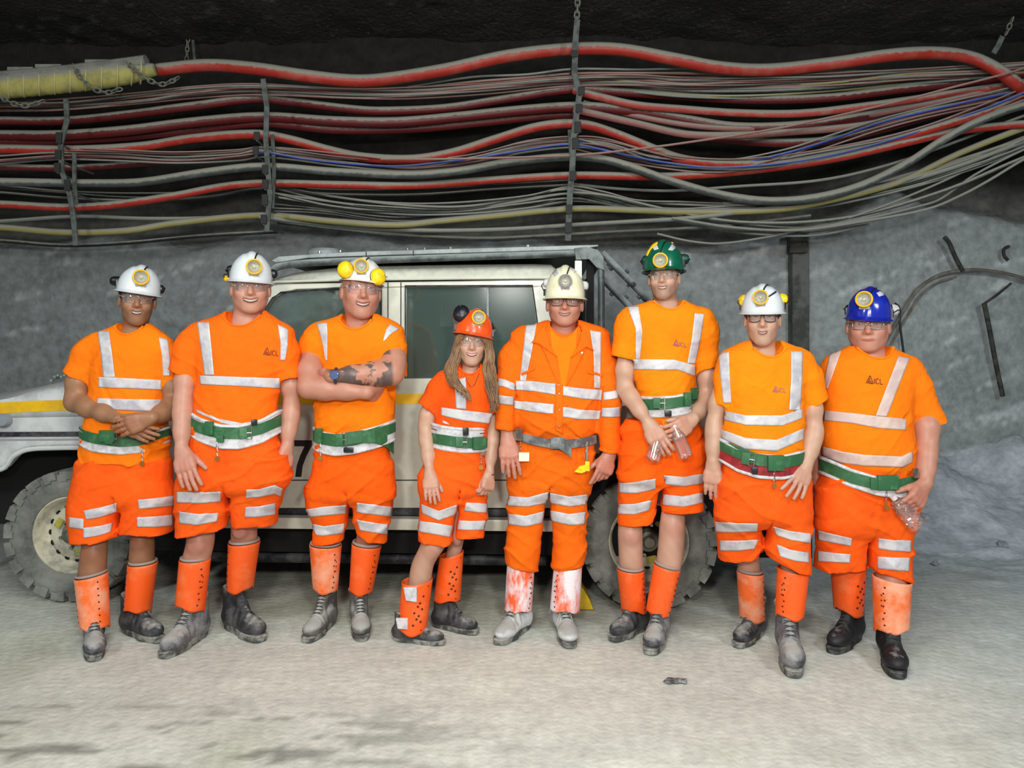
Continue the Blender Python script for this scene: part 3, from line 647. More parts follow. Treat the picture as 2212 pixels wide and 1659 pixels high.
# wheels
m_tyre = mat('dusty_tyre_rubber', srgb(86, 88, 84), 0.9, col2=srgb(140, 142, 134), nscale=5, nlo=0.35, nhi=0.65, bump=0.3, bscale=50, dust=srgb(132, 132, 124), dust_lo=0.2, dust_hi=0.9)
m_rim = mat('cream_steel_rim', srgb(204, 200, 176), 0.55, col2=srgb(160, 158, 144), nscale=9)
m_hub = mat('grey_hub', srgb(130, 128, 112), 0.5, 0.2, col2=srgb(90, 90, 84), nscale=16)
m_ylw = mat('yellow_wheel_paint', srgb(190, 180, 60), 0.6, col2=srgb(140, 140, 90), nscale=14)
def wheel(px, v, side=1, R0=0.385, dark=False):
    """side=1 faces the camera"""
    c = Vector((TX(px, 0.0), v, R0+0.002)); M = Matrix.Translation(c) @ Matrix.Rotation(math.pi/2*side, 4, 'X')   # +Z of the lathe looks at the camera
    w2 = 0.125; rr = 0.232
    prof = [(rr-0.012, w2*0.70), (rr, w2*0.92), (rr+0.02, w2*1.02), (rr+0.06, w2*1.10), (R0-0.05, w2*1.06), (R0-0.026, w2*0.98), (R0-0.014, w2*0.75), (R0-0.012, 0), (R0-0.014, -w2*0.75), (R0-0.03, -w2), (rr, -w2*0.92)]
    b = MB().lathe(prof, 72, M); NB = 42
    for k in range(NB):
        a = 2*math.pi*k/NB
        for (z0, z1, da, r0, r1, wd) in ((w2*0.42, w2*0.98, 0, R0-0.016, R0-0.002, 0.021), (-w2*0.98, -w2*0.42, 0.5, R0-0.016, R0-0.002, 0.021), (-w2*0.34, w2*0.02, 0.25, R0-0.014, R0, 0.024), (w2*0.0, w2*0.36, 0.75, R0-0.014, R0, 0.024), (w2*0.90, w2*1.14, 0, R0-0.050-0.012*(k % 2), R0-0.006, 0.020)):
            Q = M @ Matrix.Rotation(a+da*2*math.pi/NB, 4, 'Z') @ Matrix.Rotation(0.05*(1 if k % 2 else -1), 4, 'X')
            b.box((r0, -wd, z0), (r1, wd, z1), mtx=Q)
    t = b.build('wheel', m_tyre, None, True, ang=30); place(t, truck, 'chunky tread tyre caked in pale dust')
    b = MB().lathe([(rr-0.004, w2*0.86), (rr-0.012, w2*0.90), (rr-0.022, w2*0.80), (rr-0.030, w2*0.35), (rr-0.055, w2*0.20), (rr-0.075, w2*0.28), (rr-0.10, w2*0.42), (0.085, w2*0.40), (0.075, w2*0.30), (0.0001, w2*0.30)], 64, M)
    place(b.build('rim', m_rim, None, True, ang=50), t)
    b = MB()
    for k in range(16):
        a = 2*math.pi*k/16; Q = M @ Matrix.Rotation(a, 4, 'Z') @ Matrix.Translation((rr-0.066, 0, w2*0.262)) @ Matrix.Rotation(-0.5, 4, 'Y') @ Matrix.Diagonal((0.75, 1.25, 1, 1))
        b.lathe([(0.0001, 0.003), (0.012, 0.003), (0.013, 0)], 12, Q)
    place(b.build('rim_vents', m_under, None, True), t)
    b = MB().lathe([(0.068, w2*0.30), (0.066, w2*0.62), (0.055, w2*0.80), (0.036, w2*0.84), (0.034, w2*1.05), (0.028, w2*1.12), (0.0001, w2*1.12)], 32, M)
    place(b.build('hub', m_hub, None, True, ang=40), t)
    b = MB()
    for k in range(6):
        a = 2*math.pi*k/6+0.3; Q = M @ Matrix.Translation((0.088*math.cos(a), 0.088*math.sin(a), w2*0.34)); b.lathe([(0.0001, 0.03), (0.010, 0.028), (0.012, 0)], 6, Q)
    place(b.build('wheel_nuts', M_STEEL, None, True), t)
    b = MB()
    for a in (0.9, 2.6, 4.9): Q = M @ Matrix.Translation((0.115*math.cos(a), 0.115*math.sin(a), w2*0.42)) @ Matrix.Rotation(a, 4, 'Z'); b.box((-0.02, -0.028, -0.005), (0.02, 0.028, 0.008), mtx=Q, bev=0.003)
    place(b.build('wheel_nut_pointer', m_ylw, None, False), t)
    return t
wheel(140, 0.155); wheel(1404, 0.155, R0=0.385); wheel(140, W_-0.155, -1); wheel(1404, W_-0.155, -1)
# wheel chock
dc = floor_d(1322); m_ch = mat('yellow_chock_plastic', srgb(226, 186, 20), 0.5, col2=srgb(200, 168, 40), nscale=12)
b = MB(); pp = [P(x, y, dc) for x, y in ((1196, 1322), (1284, 1322), (1276, 1300), (1262, 1276), (1250, 1262), (1236, 1266), (1218, 1290))]
b.prism([(p.x, max(p.z, 0.004)) for p in pp], dc+0.02, dc+0.17)
ch = tag(b.build('wheel_chock', m_ch, None, False, bevel=0.006), 'yellow plastic wheel chock wedged against the rear tyre', 'wheel chock')
# ------------------------------------------------------------------ cables on the wall
dustc = srgb(150, 148, 134)
def cmat(key, c, c2, lo=0.15, hi=0.45): return mat('cable_'+key, c, 0.5, col2=c2, nscale=5, nlo=0.5, nhi=0.75, dust=dustc, dust_lo=lo-0.34, dust_hi=hi-0.32, dust_noise=0.32, dust_scale=26)
C_RED = cmat('red', srgb(168, 42, 28), srgb(170, 84, 68)); C_REDP = cmat('dusty_red', srgb(176, 66, 56), srgb(176, 120, 110))
C_DRED = cmat('dark_red', srgb(100, 24, 24), srgb(84, 40, 42), 0.25, 0.5); C_MAUVE = cmat('mauve', srgb(106, 58, 60), srgb(120, 88, 88), 0.3, 0.6)
C_GREY = cmat('grey', srgb(70, 76, 74), srgb(110, 114, 106), -0.1, 0.35); C_YEL = cmat('cream_yellow', srgb(150, 142, 84), srgb(160, 156, 120), 0.2, 0.6)
C_PINK = cmat('pink', srgb(150, 96, 88), srgb(150, 120, 108), 0.2, 0.6); C_BLUE = cmat('blue', srgb(50, 80, 170), srgb(80, 96, 160), 0.5, 0.9)
C_PALE = cmat('pale_grey', srgb(120, 126, 120), srgb(140, 142, 132), 0.0, 0.4); C_BLACK = cmat('black', srgb(34, 34, 36), srgb(60, 60, 60), 0.2, 0.6)
GRP = 'cables slung along the tunnel wall'
def cable(pts, rpx, m, D, label, seed=0, sub=5, wob=0.0):
    rnd = random.Random(seed); q = []
    for i, p in enumerate(pts):
        d = D+0.05*math.sin(i*1.7+seed); y = p[1]+(rnd.uniform(-wob, wob) if wob else 0); q.append(P(p[0], y, d))
    s_ = spline(q, sub)
    # flush ends slightly outside the frame
    o = MB().tube(s_, rpx/F*D, 10 if rpx > 5 else 7).build('cable', m, None, True, ang=70)
    tag(o, label, 'cable', GRP if label is None else None); return o
XL, XR = -60, 2290
def ext(p): # extend to beyond the frame on both sides
    p = list(p)
    if p[0][0] <= 5: p.insert(0, (p[0][0]-140, p[0][1]+(p[0][1]-p[1][1])*0.5)); p.insert(0, (p[0][0]-320, p[0][1]+9)); p.insert(0, (p[0][0]-360, p[0][1]-6))
    if p[-1][0] >= 2200: p.append((p[-1][0]+120, p[-1][1]+(p[-1][1]-p[-2][1])/(p[-1][0]-p[-2][0])*100)); p.append((p[-1][0]+420, p[-1][1]+(10 if p[-1][1] > p[-2][1] else -30)))
    return p
main = [
 ('thick bright red cable on top, starting at the yellow duct', [(340,151),(447,141),(550,148),(653,163),(756,174),(823,172),(960,151),(1098,121),(1235,106),(1338,107),(1452,127),(1555,146),(1658,151),(1796,137),(1933,118),(2036,115),(2105,127),(2156,152),(2191,178),(2212,196)], 13.5, C_RED, 6.15),
 ('second red cable down, mauve with dust at its left end', [(0,261),(137,261),(275,248),(412,230),(550,214),(618,219),(756,236),(823,240),(960,234),(1098,213),(1235,193),(1304,197),(1476,208),(1624,216),(1796,211),(1933,195),(2100,176),(2212,160)], 9.5, C_DRED, 6.45),
 ('grey topped red cable branching off right of the middle strap', [(1240,196),(1290,208),(1373,227),(1476,236),(1590,244),(1727,245),(1864,230),(1980,214),(2100,196),(2212,180)], 8.5, C_REDP, 6.35),
 ('thick red cable third from the top', [(0,292),(137,292),(275,282),(412,265),(567,253),(720,262),(857,264),(995,252),(1132,238),(1253,231),(1373,241),(1476,258),(1589,275),(1727,272),(1864,252),(2002,226),(2139,206),(2212,196)], 11, C_DRED, 6.4),
 ('dark brown red cable sagging under the third one', [(0,308),(200,300),(330,290),(430,280),(567,266),(720,280),(892,278),(1064,262),(1235,247),(1373,266),(1476,290),(1589,303),(1692,309),(1800,302),(1900,280),(2020,246),(2120,222),(2212,202)], 9.5, C_DRED, 6.5),
 ('bright orange red cable rising in a hump at each strap', [(0,322),(172,324),(309,316),(412,300),(550,290),(618,300),(721,327),(789,340),(892,344),(978,330),(1064,303),(1167,273),(1253,268),(1321,286),(1407,320),(1470,343),(1560,354),(1700,350),(1850,322),(2000,282),(2139,238),(2212,208)], 10, C_RED, 6.2),
 ('dark red cable under the humped one', [(0,361),(137,363),(240,358),(378,347),(515,333),(567,328),(756,349),(892,358),(1029,345),(1132,318),(1235,305),(1304,313),(1407,341),(1500,350),(1589,350),(1761,334),(1967,296),(2139,242),(2212,210)], 7.5, C_DRED, 6.35),
 ('thick grey cable dipping low and climbing to the right edge', [(0,393),(206,396),(309,393),(447,372),(567,360),(720,371),(892,378),(995,369),(1098,351),(1235,339),(1321,348),(1452,392),(1555,420),(1658,434),(1761,427),(1864,399),(1967,348),(2036,303),(2105,266),(2173,239),(2212,228)], 9, C_GREY, 6.1),
 ('bright red cable lowest of the reds', [(0,441),(137,448),(240,443),(378,423),(481,403),(567,396),(720,399),(892,401),(1064,389),(1235,379),(1373,381),(1476,380),(1624,368),(1796,344),(1967,306),(2070,283),(2173,271),(2212,268)], 8.5, C_RED, 6.2),
 ('cream yellow cable below the lowest red', [(0,491),(137,502),(275,498),(378,482),(567,465),(720,478),(857,486),(943,478),(1064,467),(1235,451),(1373,454),(1480,458),(1624,456),(1727,446),(1933,396),(2070,332),(2212,276)], 7, C_YEL, 6.25),
 ('thin grey cable above the cream one at left', [(0,478),(172,467),(309,472),(440,471),(560,462)], 4.5, C_PALE, 6.4),
 ('grey cable hanging just above the truck roof', [(560,468),(650,479),(756,491),(926,498),(1098,495),(1235,486),(1373,478),(1476,472),(1600,458),(1750,434),(1900,406),(2060,362),(2212,306)], 5, C_PALE, 6.3),
 ('lowest grey cable, nearly touching the truck canopy', [(600,480),(720,494),(823,505),(1029,515),(1201,508),(1340,500),(1476,494),(1600,484),(1750,466)], 4.5, C_GREY, 6.5),
 ('brownish pink cable rising to the right edge', [(1238,236),(1380,268),(1480,290),(1600,292),(1692,286),(1864,271),(2002,241),(2139,214),(2212,188)], 8, C_PINK, 6.3),
 ('dusty pink cable beside the brownish one', [(1260,222),(1400,256),(1540,276),(1700,276),(1830,258),(1967,232),(2100,205),(2212,176)], 6, C_PINK, 6.38),
 ('long thin pink cord drawn diagonally across to the right', [(823,344),(926,344),(1080,341),(1235,336),(1350,325),(1476,309),(1692,275),(1933,221),(2060,188),(2170,160),(2230,142)], 2.6, C_PINK, 5.95),
 ('thin blue cable between the straps', [(557,329),(590,331),(650,342),(756,354),(857,359),(940,352),(1029,341),(1132,324),(1235,312),(1330,330),(1430,350),(1560,362),(1761,342),(1967,290),(2139,230),(2212,200)], 2.4, C_BLUE, 6.1),
 ('pale catenary cable lowest on the right', [(1452,471),(1589,492),(1727,497),(1864,478),(2002,452),(2080,420),(2139,388),(2212,344)], 3.2, C_PALE, 6.2),
 ('pale cable with a kink near the right edge', [(1480,478),(1589,494),(1727,494),(1864,474),(2002,441),(2036,427),(2105,378),(2212,323)], 2.8, C_PALE, 6.3),
 ('pale cable climbing steeply at far right', [(1560,440),(1761,428),(1870,410),(1967,386),(2105,340),(2212,312)], 3.8, C_PALE, 6.3),
 ('pale cable just under the thick grey one', [(1600,448),(1700,446),(1800,430),(1900,396),(2000,366),(2110,334),(2212,300)], 4.5, C_PALE, 6.35),
 ('short pale cable sagging low behind the green helmet', [(1420,505),(1490,521),(1555,526),(1658,512),(1740,494),(1860,462),(2000,408),(2120,352),(2212,306)], 2.6, C_PALE, 6.3),
 ('grey wire from the middle strap down to the right', [(1235,416),(1304,422),(1400,444),(1500,466),(1600,480),(1740,480),(1870,462),(2050,408),(2212,340)], 4, C_GREY, 6.25),
 ('grey wire crossing under the red ones at the right', [(1240,398),(1340,408),(1452,412),(1600,402),(1750,392),(1860,372),(2000,330),(2212,250)], 3.4, C_PALE, 6.4),
 ('purple grey cable rising through the fan at right', [(1452,350),(1600,356),(1761,340),(1900,310),(2040,268),(2139,238),(2212,212)], 5, C_MAUVE, 6.28),
 ('black drooping cord low on the wall behind the truck', [(0,520),(140,530),(280,524),(430,510),(600,500)], 4.5, C_BLACK, 6.6),
]
for k, (lb, pts, r, m, D) in enumerate(main): cable(ext(pts), r, m, D, lb, k)
# thin strands in bundles: nobody can tell these apart
ORD = ['topmost', 'second from top', 'third from top', 'fourth from top', 'fifth from top', 'sixth from top', 'lowest']
def bundle(pts, offs, mats_, r, D, group, label, wob=2.0, seed=0):
    rnd = random.Random(seed)
    for k, o in enumerate(offs):
        q = []
        for i, p in enumerate(ext(pts)):
            f = 1.0 if not len(p) > 2 else p[2]
            q.append((p[0]+rnd.uniform(-8, 8), p[1]+o*f+rnd.uniform(-wob, wob)))
        q[0] = (ext(pts)[0][0], q[0][1]); c = cable(q, r*rnd.uniform(0.8, 1.2), mats_[k % len(mats_)], D+0.012*k, ORD[k if k < len(offs)-1 else -1]+' '+label, seed*10+k); c['group'] = group
bundle([(0,226),(137,225),(309,208),(412,198),(550,189),(756,199),(892,199),(1064,188),(1235,174),(1373,171),(1476,177),(1624,175),(1796,168),(1967,159),(2139,150),(2212,143)], [-9,-5,-1,3,6,10,14], [C_PINK, C_PALE, C_MAUVE], 2.0, 6.3, 'strands of the upper pink bundle', 'thin dusty pink strand in the bundle under the top red cable', seed=1)
bundle([(880,186),(1029,168),(1132,160),(1235,150),(1373,150),(1476,150),(1690,152),(1900,152),(2139,146)], [0,9], [C_PALE, C_PINK], 2.6, 6.35, 'strands touching the top red cable', 'thin pale strand just under the hump of the top red cable', seed=2)
bundle([(1290,178),(1452,196),(1624,198),(1796,190),(1967,172),(2139,156),(2212,148)], [-12,-6,0,7,12], [C_YEL, C_PALE, C_GREY], 3.0, 6.4, 'greenish strands at upper right', 'greenish grey strand fanning in below the upper bundle at right', seed=3)
bundle([(0,336),(120,328),(240,330),(378,336),(515,328),(567,322),(756,342),(892,352),(1029,336),(1132,312),(1235,300),(1304,306),(1407,335),(1476,344),(1600,350),(1761,330),(1967,284),(2139,226),(2212,196)], [-6,-2,3,8,12,17], [C_PINK, C_MAUVE, C_PALE], 2.2, 6.15, 'strands of the middle bundle', 'thin mauve strand in the middle bundle through the strap clips', seed=4)
bundle([(581,405),(720,430),(857,444),(995,446),(1132,430),(1228,414),(1304,424),(1373,440),(1476,446),(1590,444),(1760,430),(1960,390),(2120,340),(2212,304)], [-8,-3,2,7,12,17], [C_GREY, C_PALE], 2.8, 6.3, 'grey strands below the lowest red cable', 'grey strand sagging between the straps below the lowest red cable', wob=3.5, seed=5)
bundle([(1250,420),(1373,448),(1500,476),(1640,496),(1760,498),(1880,480)], [0,8,-8], [C_GREY, C_PALE], 2.4, 6.4, 'grey strands slanting to the right', 'grey strand slanting down to the right from the middle strap', wob=3, seed=6)
bundle([(0,392),(137,405),(309,412),(447,402),(567,385),(700,394),(900,397),(1064,386),(1235,374)], [8,14,22], [C_GREY, C_BLACK], 2.6, 6.45, 'dark strands at left', 'dark strand behind the thick grey cable at left', wob=3, seed=7)
bundle([(1240,300),(1400,338),(1560,352),(1680,330),(1780,300),(1900,262),(2000,236),(2139,206),(2212,190)], [-4,4,12,20], [C_PALE, C_BLUE, C_MAUVE, C_PINK], 2.4, 6.2, 'strands of the right hand fan', 'thin pale strand in the fan rising to the right edge', seed=8)
bundle([(580,441),(700,450),(860,470),(1000,462),(1150,444),(1230,430)], [0,7,14], [C_BLACK, C_GREY], 2.4, 6.5, 'dark strands above the cream cable', 'dark strand above the cream cable', wob=3, seed=9)
# yellow spiral duct at the upper left
m_duct = mat('yellow_duct_fabric', srgb(176, 168, 92), 0.7, col2=srgb(150, 144, 88), nscale=8, dust=srgb(150, 150, 136), dust_lo=-0.05, dust_hi=0.35)
dp = spline([P(x, y, 6.0) for x, y in ((-620, 214), (-400, 206), (-170, 196), (-40, 191), (0, 188), (92, 180), (185, 170), (280, 158), (335, 150))], 14)
duct = MB(); N = len(dp); duct.tube(dp, [ (0.088 if i < N*0.8 else 0.088-0.048*((i-N*0.8)/(N*0.2))**1.5)*(1+0.035*(1 if i % 3 == 0 else 0)) for i in range(N)], 24)
duct = tag(duct.build('spiral_duct', m_duct, None, True, ang=80), 'yellow ribbed air duct hung in chains at the upper left', 'duct')
for i in range(4, N-8, 5):
    b = MB()
    c = dp[i]; t = (dp[i+1]-dp[i-1]).normalized(); sl_ = t.lerp(Vector((0, 0, -1)), 0.0)
    pts = [c+Vector((t.x*0.05*math.cos(a), -math.cos(a)*0.091*1.0, math.sin(a)*0.091)) for a in np.linspace(-2.6, 0.55, 14)]
    b.tube(pts, 0.006, 6); b.build('duct_rib', mat('duct_rib_cord', srgb(190, 182, 130), .7, dust=srgb(150,150,136), dust_lo=.2, dust_hi=.6), duct, True)
b = MB(); pts = [p+Vector((0, -0.02, 0.062)) for p in dp[6:-4]]
b.tube(pts, 0.052, 10, flat=1.1); b.build('dust_cover_half_pipe', mat('grey_dust_cover', srgb(132, 132, 122), .9, col2=srgb(112,112,102), nscale=9, bump=.6), duct, True)
for px, py in ((48, 153), (108, 147), (215, 137)):
    b = MB(); c = P(px, py, 5.98); b.box(c-Vector((0.10, 0.03, 0.01)), c+Vector((0.10, 0.03, 0.022)), bev=0.006); b.build('duct_clamp_plate', mat('grey_dust_cover', None), duct, False)
m_chain = mat('dusty_chain_steel', srgb(120, 122, 108), 0.7, 0.2, col2=srgb(90, 92, 84), nscale=20, dust=srgb(158, 158, 140), dust_lo=0.2, dust_hi=0.8)
def chain(pts, label, rl=0.030, r=0.0055):
    q = spline(pts, 12); L_ = [0]
    for a, b_ in zip(q[:-1], q[1:]): L_.append(L_[-1]+float(np.linalg.norm(b_-a)))
    n = max(int(L_[-1]/(rl*1.35)), 2); b = MB(); ar = np.array(q)
    for k in range(n):
        s0 = L_[-1]*(k+0.5)/n; c = Vector([float(np.interp(s0, L_, ar[:, i])) for i in range(3)]); c2 = Vector([float(np.interp(min(s0+0.01, L_[-1]), L_, ar[:, i])) for i in range(3)]); t = (c2-c).normalized() if (c2-c).length > 1e-6 else Vector((0, 0, 1))
        sd = t.cross(Vector((0, 1, 0))).normalized() if k % 2 else Vector((0, 1, 0)); sd = (sd-t*sd.dot(t)).normalized()
        b.tube([c+t*math.cos(f)*rl+sd*math.sin(f)*rl*0.55 for f in np.linspace(0, 2*math.pi, 12, endpoint=False)], r, 6, closed=True)
    return tag(b.build('chain', m_chain, None, True, ang=70), label, 'chain')
for (a, lb) in (([(160, 140, 6.0), (168, 158, 5.88), (182, 176, 5.86), (205, 193, 5.86), (232, 200, 5.9), (262, 192, 5.98)], 'chain looped round the duct, second from its right end'),
                ([(272, 130, 6.0), (284, 144, 5.88), (302, 160, 5.86), (325, 175, 5.86), (352, 182, 5.9), (386, 168, 5.98)], 'chain looped round the right end of the duct'),
                ([(-30, 205, 5.95), (5, 212, 5.87), (30, 224, 5.86), (60, 228, 5.87), (95, 218, 5.95)], 'chain slung under the left end of the duct')):
    chain([P(*p) for p in a], lb)
chain([P(1248, -14, 6.1), P(1247, 20, 6.1), P(1245, 52, 6.1)], 'short chain hanging from the roof above the middle strap', 0.034, 0.008)
chain([P(408, 70, 6.93), P(405, 100, 6.93), P(403, 132, 6.93)], 'short chain above the top red cable at left', 0.028, 0.006)
chain([P(2188, 38, 6.2), P(2180, 58, 6.2), P(2172, 76, 6.2)], 'short chain at the upper right corner', 0.03, 0.006)
# steel straps that carry the cables
m_strap = mat('galvanised_strap', srgb(96, 102, 96), 0.7, 0.1, col2=srgb(66, 68, 62), nscale=12, bump=0.3)
m_clip = mat('dark_clip', srgb(40, 38, 38), 0.7)
def strap(pts, w, label, clips, D=6.0, holes=()):
    """flat steel strap, w in photo px"""
    b = MB(); h = w*0.42/F*D; q = [P(x, y, D) for x, y in pts]
    for i, p in enumerate(q):
        t = (q[min(i+1, len(q)-1)]-q[max(i-1, 0)]).normalized(); sd = Vector((t.z, 0, -t.x)); b.V += [tuple(p+sd*h), tuple(p-sd*h), tuple(p-sd*h+Vector((0, 0.012, 0))), tuple(p+sd*h+Vector((0, 0.012, 0)))]
    for i in range(len(q)-1):
        for k in range(4): b.F.append((i*4+k, i*4+(k+1) % 4, i*4+4+(k+1) % 4, i*4+4+k)); b.M.append(0)
    b.F += [(3, 2, 1, 0), tuple(4*len(q)-4+k for k in range(4))]; b.M += [0, 0]
    s_ = tag(b.build('cable_strap', m_strap, None, False), label, 'strap')
    for (x, y, hh) in clips:
        c = P(x, y, D-0.01); bb = MB().box(c-Vector((h*1.15, 0.012, hh/F*D)), c+Vector((h*1.15, 0.004, hh/F*D)), bev=0.004); bb.build('strap_clip', m_clip, s_, False)
        # hook cradle going back under the cable
        q0 = c+Vector((0, 0, -hh/F*D)); bb = MB().tube([q0+Vector((0, 0.0, 0)), q0+Vector((0, 0.20, -0.01)), q0+Vector((0, 0.50, 0.0))], 0.009, 6); bb.build('strap_arm', m_strap, s_, True)
    return s_
strap([(1247, 42), (1243, 90), (1241, 160), (1252, 200), (1246, 240), (1239, 300), (1236, 370), (1231, 420), (1227, 520)], 15, 'long steel cable strap in the middle, hanging by a chain', [(1240, 116, 7), (1256, 197, 9), (1251, 234, 9), (1248, 275, 12), (1243, 310, 12), (1238, 380, 10), (1229, 452, 10), (1228, 492, 12)], 5.98)
strap([(1231, 280), (1234, 330), (1238, 360)], 11, 'short second steel strip beside the middle strap', [], 6.04)
strap([(568, 170), (576, 230), (574, 300), (578, 360), (583, 420), (578, 470), (576, 500)], 13, 'long steel cable strap left of the middle', [(555, 294, 9), (553, 326, 10), (573, 366, 10), (573, 398, 10), (572, 432, 12), (570, 474, 10)], 6.0)
strap([(588, 290), (590, 330), (592, 370), (588, 450)], 9, 'narrow strip behind the left of middle strap', [], 6.06)
strap([(142, 214), (144, 260), (130, 310), (133, 370), (150, 420), (158, 470), (163, 530)], 13, 'steel cable strap near the left edge', [(128, 298, 12), (126, 334, 10), (124, 362, 10), (146, 400, 12)], 6.0)
strap([(160, 330), (160, 400), (164, 440)], 10, 'short strip right of the leftmost strap', [], 6.06)
strap([(2166, 78), (2158, 96), (2147, 114)], 13, 'short slanting strap at the upper right corner', [], 6.05)
strap([(416, 80), (420, 128)], 7, 'thin slanting strip above the top red cable at left', [], 6.95)
# conduit arch, rods and bars fixed to the wall on the right
m_cond = mat('brown_conduit', srgb(98, 92, 82), 0.8, col2=srgb(124, 120, 110), nscale=9)
m_dkbar = mat('dark_steel_bar', srgb(40, 40, 36), 0.8, col2=srgb(70, 68, 58), nscale=12)
def wallrod(pts, rpx, m, name, label, cat, D=6.86, n=8):
    return tag(MB().tube(spline([P(x, y, D) for x, y in pts], 6), rpx/F*D, n).build(name, m, None, True, ang=70), label, cat)
arch = [(1905, 752), (1918, 728), (1951, 672), (1981, 627), (2019, 599), (2057, 587), (2108, 583), (2158, 588), (2212, 601), (2290, 625)]
wallrod(arch, 3.8, m_cond, 'conduit', 'brown conduit arching over the grey wall at right', 'conduit')
wallrod([(x+9, y+11) for x, y in arch[:6]], 2.6, m_cond, 'conduit', 'thinner brown tube following the inside of the arch', 'conduit', 6.9)  # thinner copy of part of the arch, shifted down and right
o = wallrod([(2040, 512), (2050, 524), (2064, 556), (2080, 586)], 4.6, m_dkbar, 'anchor_rod', 'dark hooked rod leaning onto the top of the arch', 'rod', 6.84)
wallrod([(2180, 532), (2169, 538), (2169, 552), (2177, 562)], 3.5, m_dkbar, 'wall_hook', 'small dark hook in the wall at far right', 'hook', 6.88)
wallrod([(2184, 612), (2155, 636), (2126, 656)], 2.6, m_dkbar, 'thin_bar', 'thin dark bar crossing from the arch to the long bar', 'bar', 6.86)
wallrod([(2126, 655), (2139, 720), (2152, 790), (2166, 856)], 5.0, m_dkbar, 'steel_bar', 'long dark steel bar leaning against the grey wall', 'bar', 6.85)
wallrod([(1933, 655), (1942, 664), (1944, 702), (1949, 740), (1955, 790)], 2.4, M_BLACKP, 'cord', 'black cord hanging on the wall behind the blue helmet', 'cord', 6.85)
c = P(1722, 620, 6.72); b = MB().box(P(1712, 760, 6.84), P(1738, 506, 6.96), bev=0.01)
tag(b.build('wall_post', mat('stained_post', srgb(96, 98, 92), .9, col2=srgb(66, 66, 60), nscale=5, bump=.5), None, False), 'stained vertical post against the wall behind the white helmet', 'post')
b = MB().box(P(1706, 546, 6.78), P(1738, 506, 6.86), bev=0.01); tag(b.build('bracket_box', m_dkbar, None, False), 'black bracket box at the head of the wall post', 'bracket')
# ------------------------------------------------------------------ people
def bvh_of(objs):
    V = []; Fc = []
    for o in objs:
        n = len(V); M = wm(o)
        V += [M @ v.co for v in o.data.vertices]; Fc += [[i+n for i in p.vertices] for p in o.data.polygons]
    return BVHTree.FromPolygons(V, Fc)

def hit(bvh, px, py):
    d = P(px, py, 1.0)-CAMP; d.normalize()
    l, n, i, dist = bvh.ray_cast(CAMP, d)
    if l is None: return None, None
    if n.dot(d) > 0: n = -n
    return l, n
def patch(name, bvh, edges, m, parent, off=0.0042, step=3, thick=0.002, label=None, nr=8):
    """cloth strip lying on a surface; edges = [((x0,y0),(x1,y1)), ...] pairs of photo points"""
    E = []
    for i in range(len(edges)-1):
        a0, a1 = np.array(edges[i], float); b0, b1 = np.array(edges[i+1], float)
        n = max(int(max(np.linalg.norm(b0-a0), np.linalg.norm(b1-a1))/step), 1)
        for k in range(n): E.append((a0+(b0-a0)*k/n, a1+(b1-a1)*k/n))
    E.append(tuple(np.array(e, float) for e in edges[-1]))
    rows = []
    for a, b in E:
        row = []
        for j in range(nr):
            p = a+(b-a)*j/(nr-1); l, n = hit(bvh, p[0], p[1])
            row.append(None if l is None else l+n*off)
        rows.append(row)
    V = []; Fc = []; id_ = {}
    for i, row in enumerate(rows):
        for j, p in enumerate(row):
            if p is not None: id_[i, j] = len(V); V.append(p)
    for i in range(len(rows)-1):
        for j in range(nr-1):
            q = [(i, j), (i+1, j), (i+1, j+1), (i, j+1)]
            if all(k in id_ for k in q):
                pts = [V[id_[k]] for k in q]
                if max((pts[a]-pts[(a+1) % 4]).length for a in range(4)) < 0.05: Fc.append([id_[k] for k in q])
    if not Fc: return None
    o = new_mesh(name, V, Fc, m, parent, True)
    bm = bmesh.new(); bm.from_mesh(o.data)
    bmesh.ops.delete(bm, geom=[v for v in bm.verts if not v.link_faces], context='VERTS')
    # face the camera
    bm.normal_update()
    for f in bm.faces:
        if f.normal.dot(f.calc_center_median()-CAMP) > 0: f.normal_flip()
    bm.to_mesh(o.data); bm.free()
    md = o.modifiers.new('thickness', 'SOLIDIFY'); md.thickness = thick; md.offset = -1
    if label: o['label'] = label
    return o
def strokes(name, bvh, lines, r, m, parent, label=None, off=0.001):
    b = MB()
    for ln in lines:
        pts = []
        for i in range(len(ln)-1):
            for k in range(4):
                t = k/4; x = ln[i][0]*(1-t)+ln[i+1][0]*t; y = ln[i][1]*(1-t)+ln[i+1][1]*t
                l, n = hit(bvh, x, y)
                if l is not None: pts.append(l+n*off)
        l, n = hit(bvh, *ln[-1])
        if l is not None: pts.append(l+n*off)
        if len(pts) > 1: b.tube(pts, r, 6)
    if not b.V: return None
    o = b.build(name, m, parent, True, ang=60)
    if label: o['label'] = label
    return o

def noise1(seed):
    r = np.random.RandomState(seed); return r.uniform(0, 6.28, 12), r.uniform(0.7, 1.3, 12)
def folds(X, Y, Z, seed, amp, tilt=0.6, lam=0.09):
    ph, f = noise1(seed)
    u = Z+tilt*X*np.sign(0.001+np.sin(ph[0]))+0.015*np.sin(X*23*f[0]+ph[1])+0.02*np.sin(Y*19*f[1]+Z*7+ph[2])
    a = 1-np.abs(np.sin(u*math.pi/lam*f[2]+ph[3]))
    v = Z-tilt*X+0.02*np.sin(X*17*f[3]+ph[4]+Z*11)
    b = 1-np.abs(np.sin(v*math.pi/(lam*1.4)*f[4]+ph[5]))
    m1 = 0.5+0.5*np.sin(X*13*f[5]+ph[6]+Z*6); m2 = 0.5+0.5*np.sin(Z*11*f[6]+ph[7]-X*9)
    return -amp*(a**3*m1+b**3*m2)

